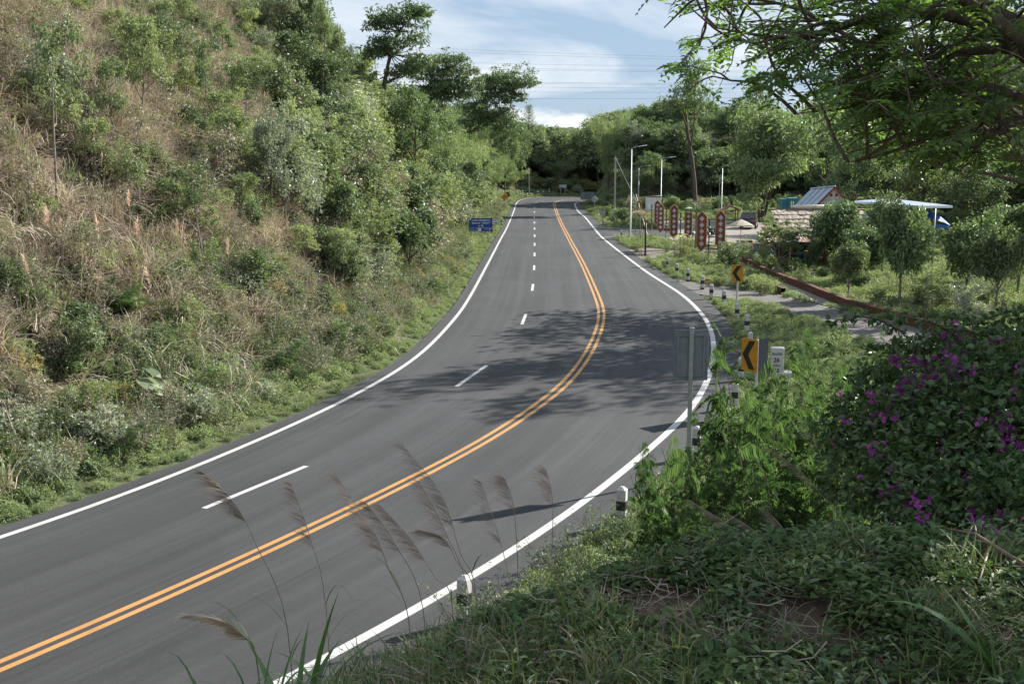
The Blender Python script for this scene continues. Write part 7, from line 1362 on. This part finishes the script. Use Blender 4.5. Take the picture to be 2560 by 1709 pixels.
def metal_house():
    O = np.array([24.45, 91.5, 0]); o = empty('metal_roof_house', O, 0, 'house with a steep blue-grey sheet metal roof behind the thatch', 'house'); y0, y1 = 88.2, 95.2; zr0, zr1 = 5.5, 5.12; ex = 2.15; ez = 2.25
    def slope(side):
        ks = [0, .23, .27, .48, .52, .73, .77, 1.0]
        for i in range(7):
            a, b = ks[i], ks[i + 1]; dull = i % 2 == 1; nm = 'roof_strip' if dull else 'roof_sheet'; n = 3 if dull else 26; t = np.linspace(a, b, n); c = (0 if dull else 1) * .02 * (np.arange(n) % 3 == 0); yy = y0 + (y1 - y0) * t; zr = zr0 + (zr1 - zr0) * t + c - (.012 if dull else 0)
            A = np.column_stack([np.full(n, 0.0), yy - O[1], zr]); B = np.column_stack([np.full(n, side * ex), yy - O[1], zr - ez]); ix = np.arange(2 * n).reshape(2, n); F = np.stack([ix[0, :-1], ix[0, 1:], ix[1, 1:], ix[1, :-1]], -1); mesh_obj(nm, np_mesh(nm, np.vstack([A, B]), F, M['roof_metal_gap' if dull else 'roof_metal']), o)
    slope(-1); slope(1); MB().tube([(0, y0 - .1 - O[1], zr0 + .03), (0, y1 - O[1], zr1 + .03)], .08, 6).build('ridge_cap', M['roof_metal'], o); yf = y0 + .12 - O[1]
    # gable: cream triangle above, ribbed sheets below
    zt, zb = 5.40, 4.62; k = ex / ez; MB().add([(0, yf, zt), (-(zt - zb) * k, yf, zb), ((zt - zb) * k, yf, zb)], [(0, 1, 2)]).build('gable_board', M['cream'], o)
    for x_ in (-.28, .12): q = MB().box((x_ + .08, yf - .02, 4.86), (.2, .03, .22)).build('vent', M['red_brown'], o)
    m = MB(); n = 36; xs = np.linspace(-1.75, 1.75, n)
    for i in range(n - 1):
        xa, xb = xs[i], xs[i + 1]; za = min(zb, zt - abs(xa) / k); zc = min(zb, zt - abs(xb) / k); d = .03 if i % 2 else 0; m.add([(xa, yf + d, 3.0), (xb, yf + d, 3.0), (xb, yf + d, max(3.0, zc)), (xa, yf + d, max(3.0, za))], [(0, 1, 2, 3)])
    m.build('gable_sheet', M['wall_metal'], o)
    for s in (-1, 1): L = math.hypot(ex, ez); MB().box((s * ex / 2, y0 - O[1] - .05, zr0 - ez / 2 - .05), (L, .05, .14), rot=(0, s * math.atan2(ez, ex), 0)).build('bargeboard', M['red_brown'], o)
    MB().box((0, (y0 + y1) / 2 - O[1] + .2, 1.5), (3.4, 6.2, 3.0)).build('wall', M['wood'], o)
metal_house()
def teal_shed():
    a, b = P(1958, 494, 98), P(1998, 494, 98); w_ = b[0] - a[0]; H = a[2]; o = empty('teal_shed', (a[0], 98, 0), 0, 'tall teal corrugated tank enclosure left of the metal roof', 'shed'); MB().box((w_ * .68, .8, H / 2 - .02), (w_ * .64, 1.5, H - .04)).build('tank_wall', M['teal'], o); MB().box((w_ * .18, .9, H / 2 - .06), (w_ * .36, 1.4, H - .12)).build('side_wall', M['teal'], o); m = MB()
    for z_ in np.arange(.3, H, .16): m.box((w_ * .18, .19, z_), (w_ * .35, .03, .06))
    m.build('corrugation', M['teal'], o)['kind'] = 'stuff'
teal_shed()
def canopy():
    C = [P(2136, 502, 90), P(2226, 496, 94), P(2382, 514, 82), P(2296, 514, 78)]; O = np.array([C[3][0], 80, 0]); o = empty('canopy', O, 0, 'flat pale metal canopy on thin posts behind the garden trees', 'canopy'); m = MB(); top = [tuple(c - O) for c in C]; bot = [tuple(c - O - [0, 0, .16]) for c in C]; m.add(top + bot, [(0, 3, 2, 1), (4, 5, 6, 7), (0, 1, 5, 4), (1, 2, 6, 5), (2, 3, 7, 6), (3, 0, 4, 7)]); m.build('roof', M['roof_metal'], o)
    for k, (a, b, t) in enumerate(((3, 2, .5), (3, 2, .03), (0, 3, .5), (1, 2, .6))): c = C[a] + (C[b] - C[a]) * t - O; MB().tube([(c[0], c[1] + .1, -.1), (c[0], c[1] + .1, c[2] - .15)], .055, 6).build('post', M['galv'], o)
    for t in (.25, .5, .75): a, b = C[0] + (C[3] - C[0]) * t - O, C[1] + (C[2] - C[1]) * t - O; MB().tube([(a[0], a[1], a[2] - .2), (b[0], b[1], b[2] - .2)], .04, 5).build('purlin', M['galv'], o)
canopy()
def tarp():
    A = P(2308, 522, 82); B = P(2362, 560, 82); O = np.array([A[0], 82, 0]); o = empty('blue_tarpaulin', O, 0, 'bright blue tarpaulin tent under the flat canopy', 'tarpaulin'); n, m = 16, 12; u, v = np.meshgrid(np.linspace(0, 1, n), np.linspace(0, 1, m)); w_ = B[0] - A[0]; X = u * w_ * (.75 + .3 * v); Z = A[2] - v * (A[2] - B[2]) * (.55 + .5 * u ** 1.5) - .5 * u ** 1.3 * (1 - v); Yy = -.9 * v + .06 * np.sin(u * 12); i = np.arange(n * m).reshape(m, n); F = np.stack([i[:-1, :-1], i[:-1, 1:], i[1:, 1:], i[1:, :-1]], -1).reshape(-1, 4); mesh_obj('sheet', np_mesh('tarp', np.stack([X, Yy, Z], -1).reshape(-1, 3), F, M['tarp_blue'], True), o); zb = B[2]
    MB().box((w_ * .5, -.9, zb - .12), (w_ * 1.05, .03, .22)).build('hem', M['tarp_blue'], o)
    for x_ in (.05, w_): MB().tube([(x_, -.85, -.1), (x_, -.85, zb)], .03, 5).build('post', M['galv'], o)
tarp()
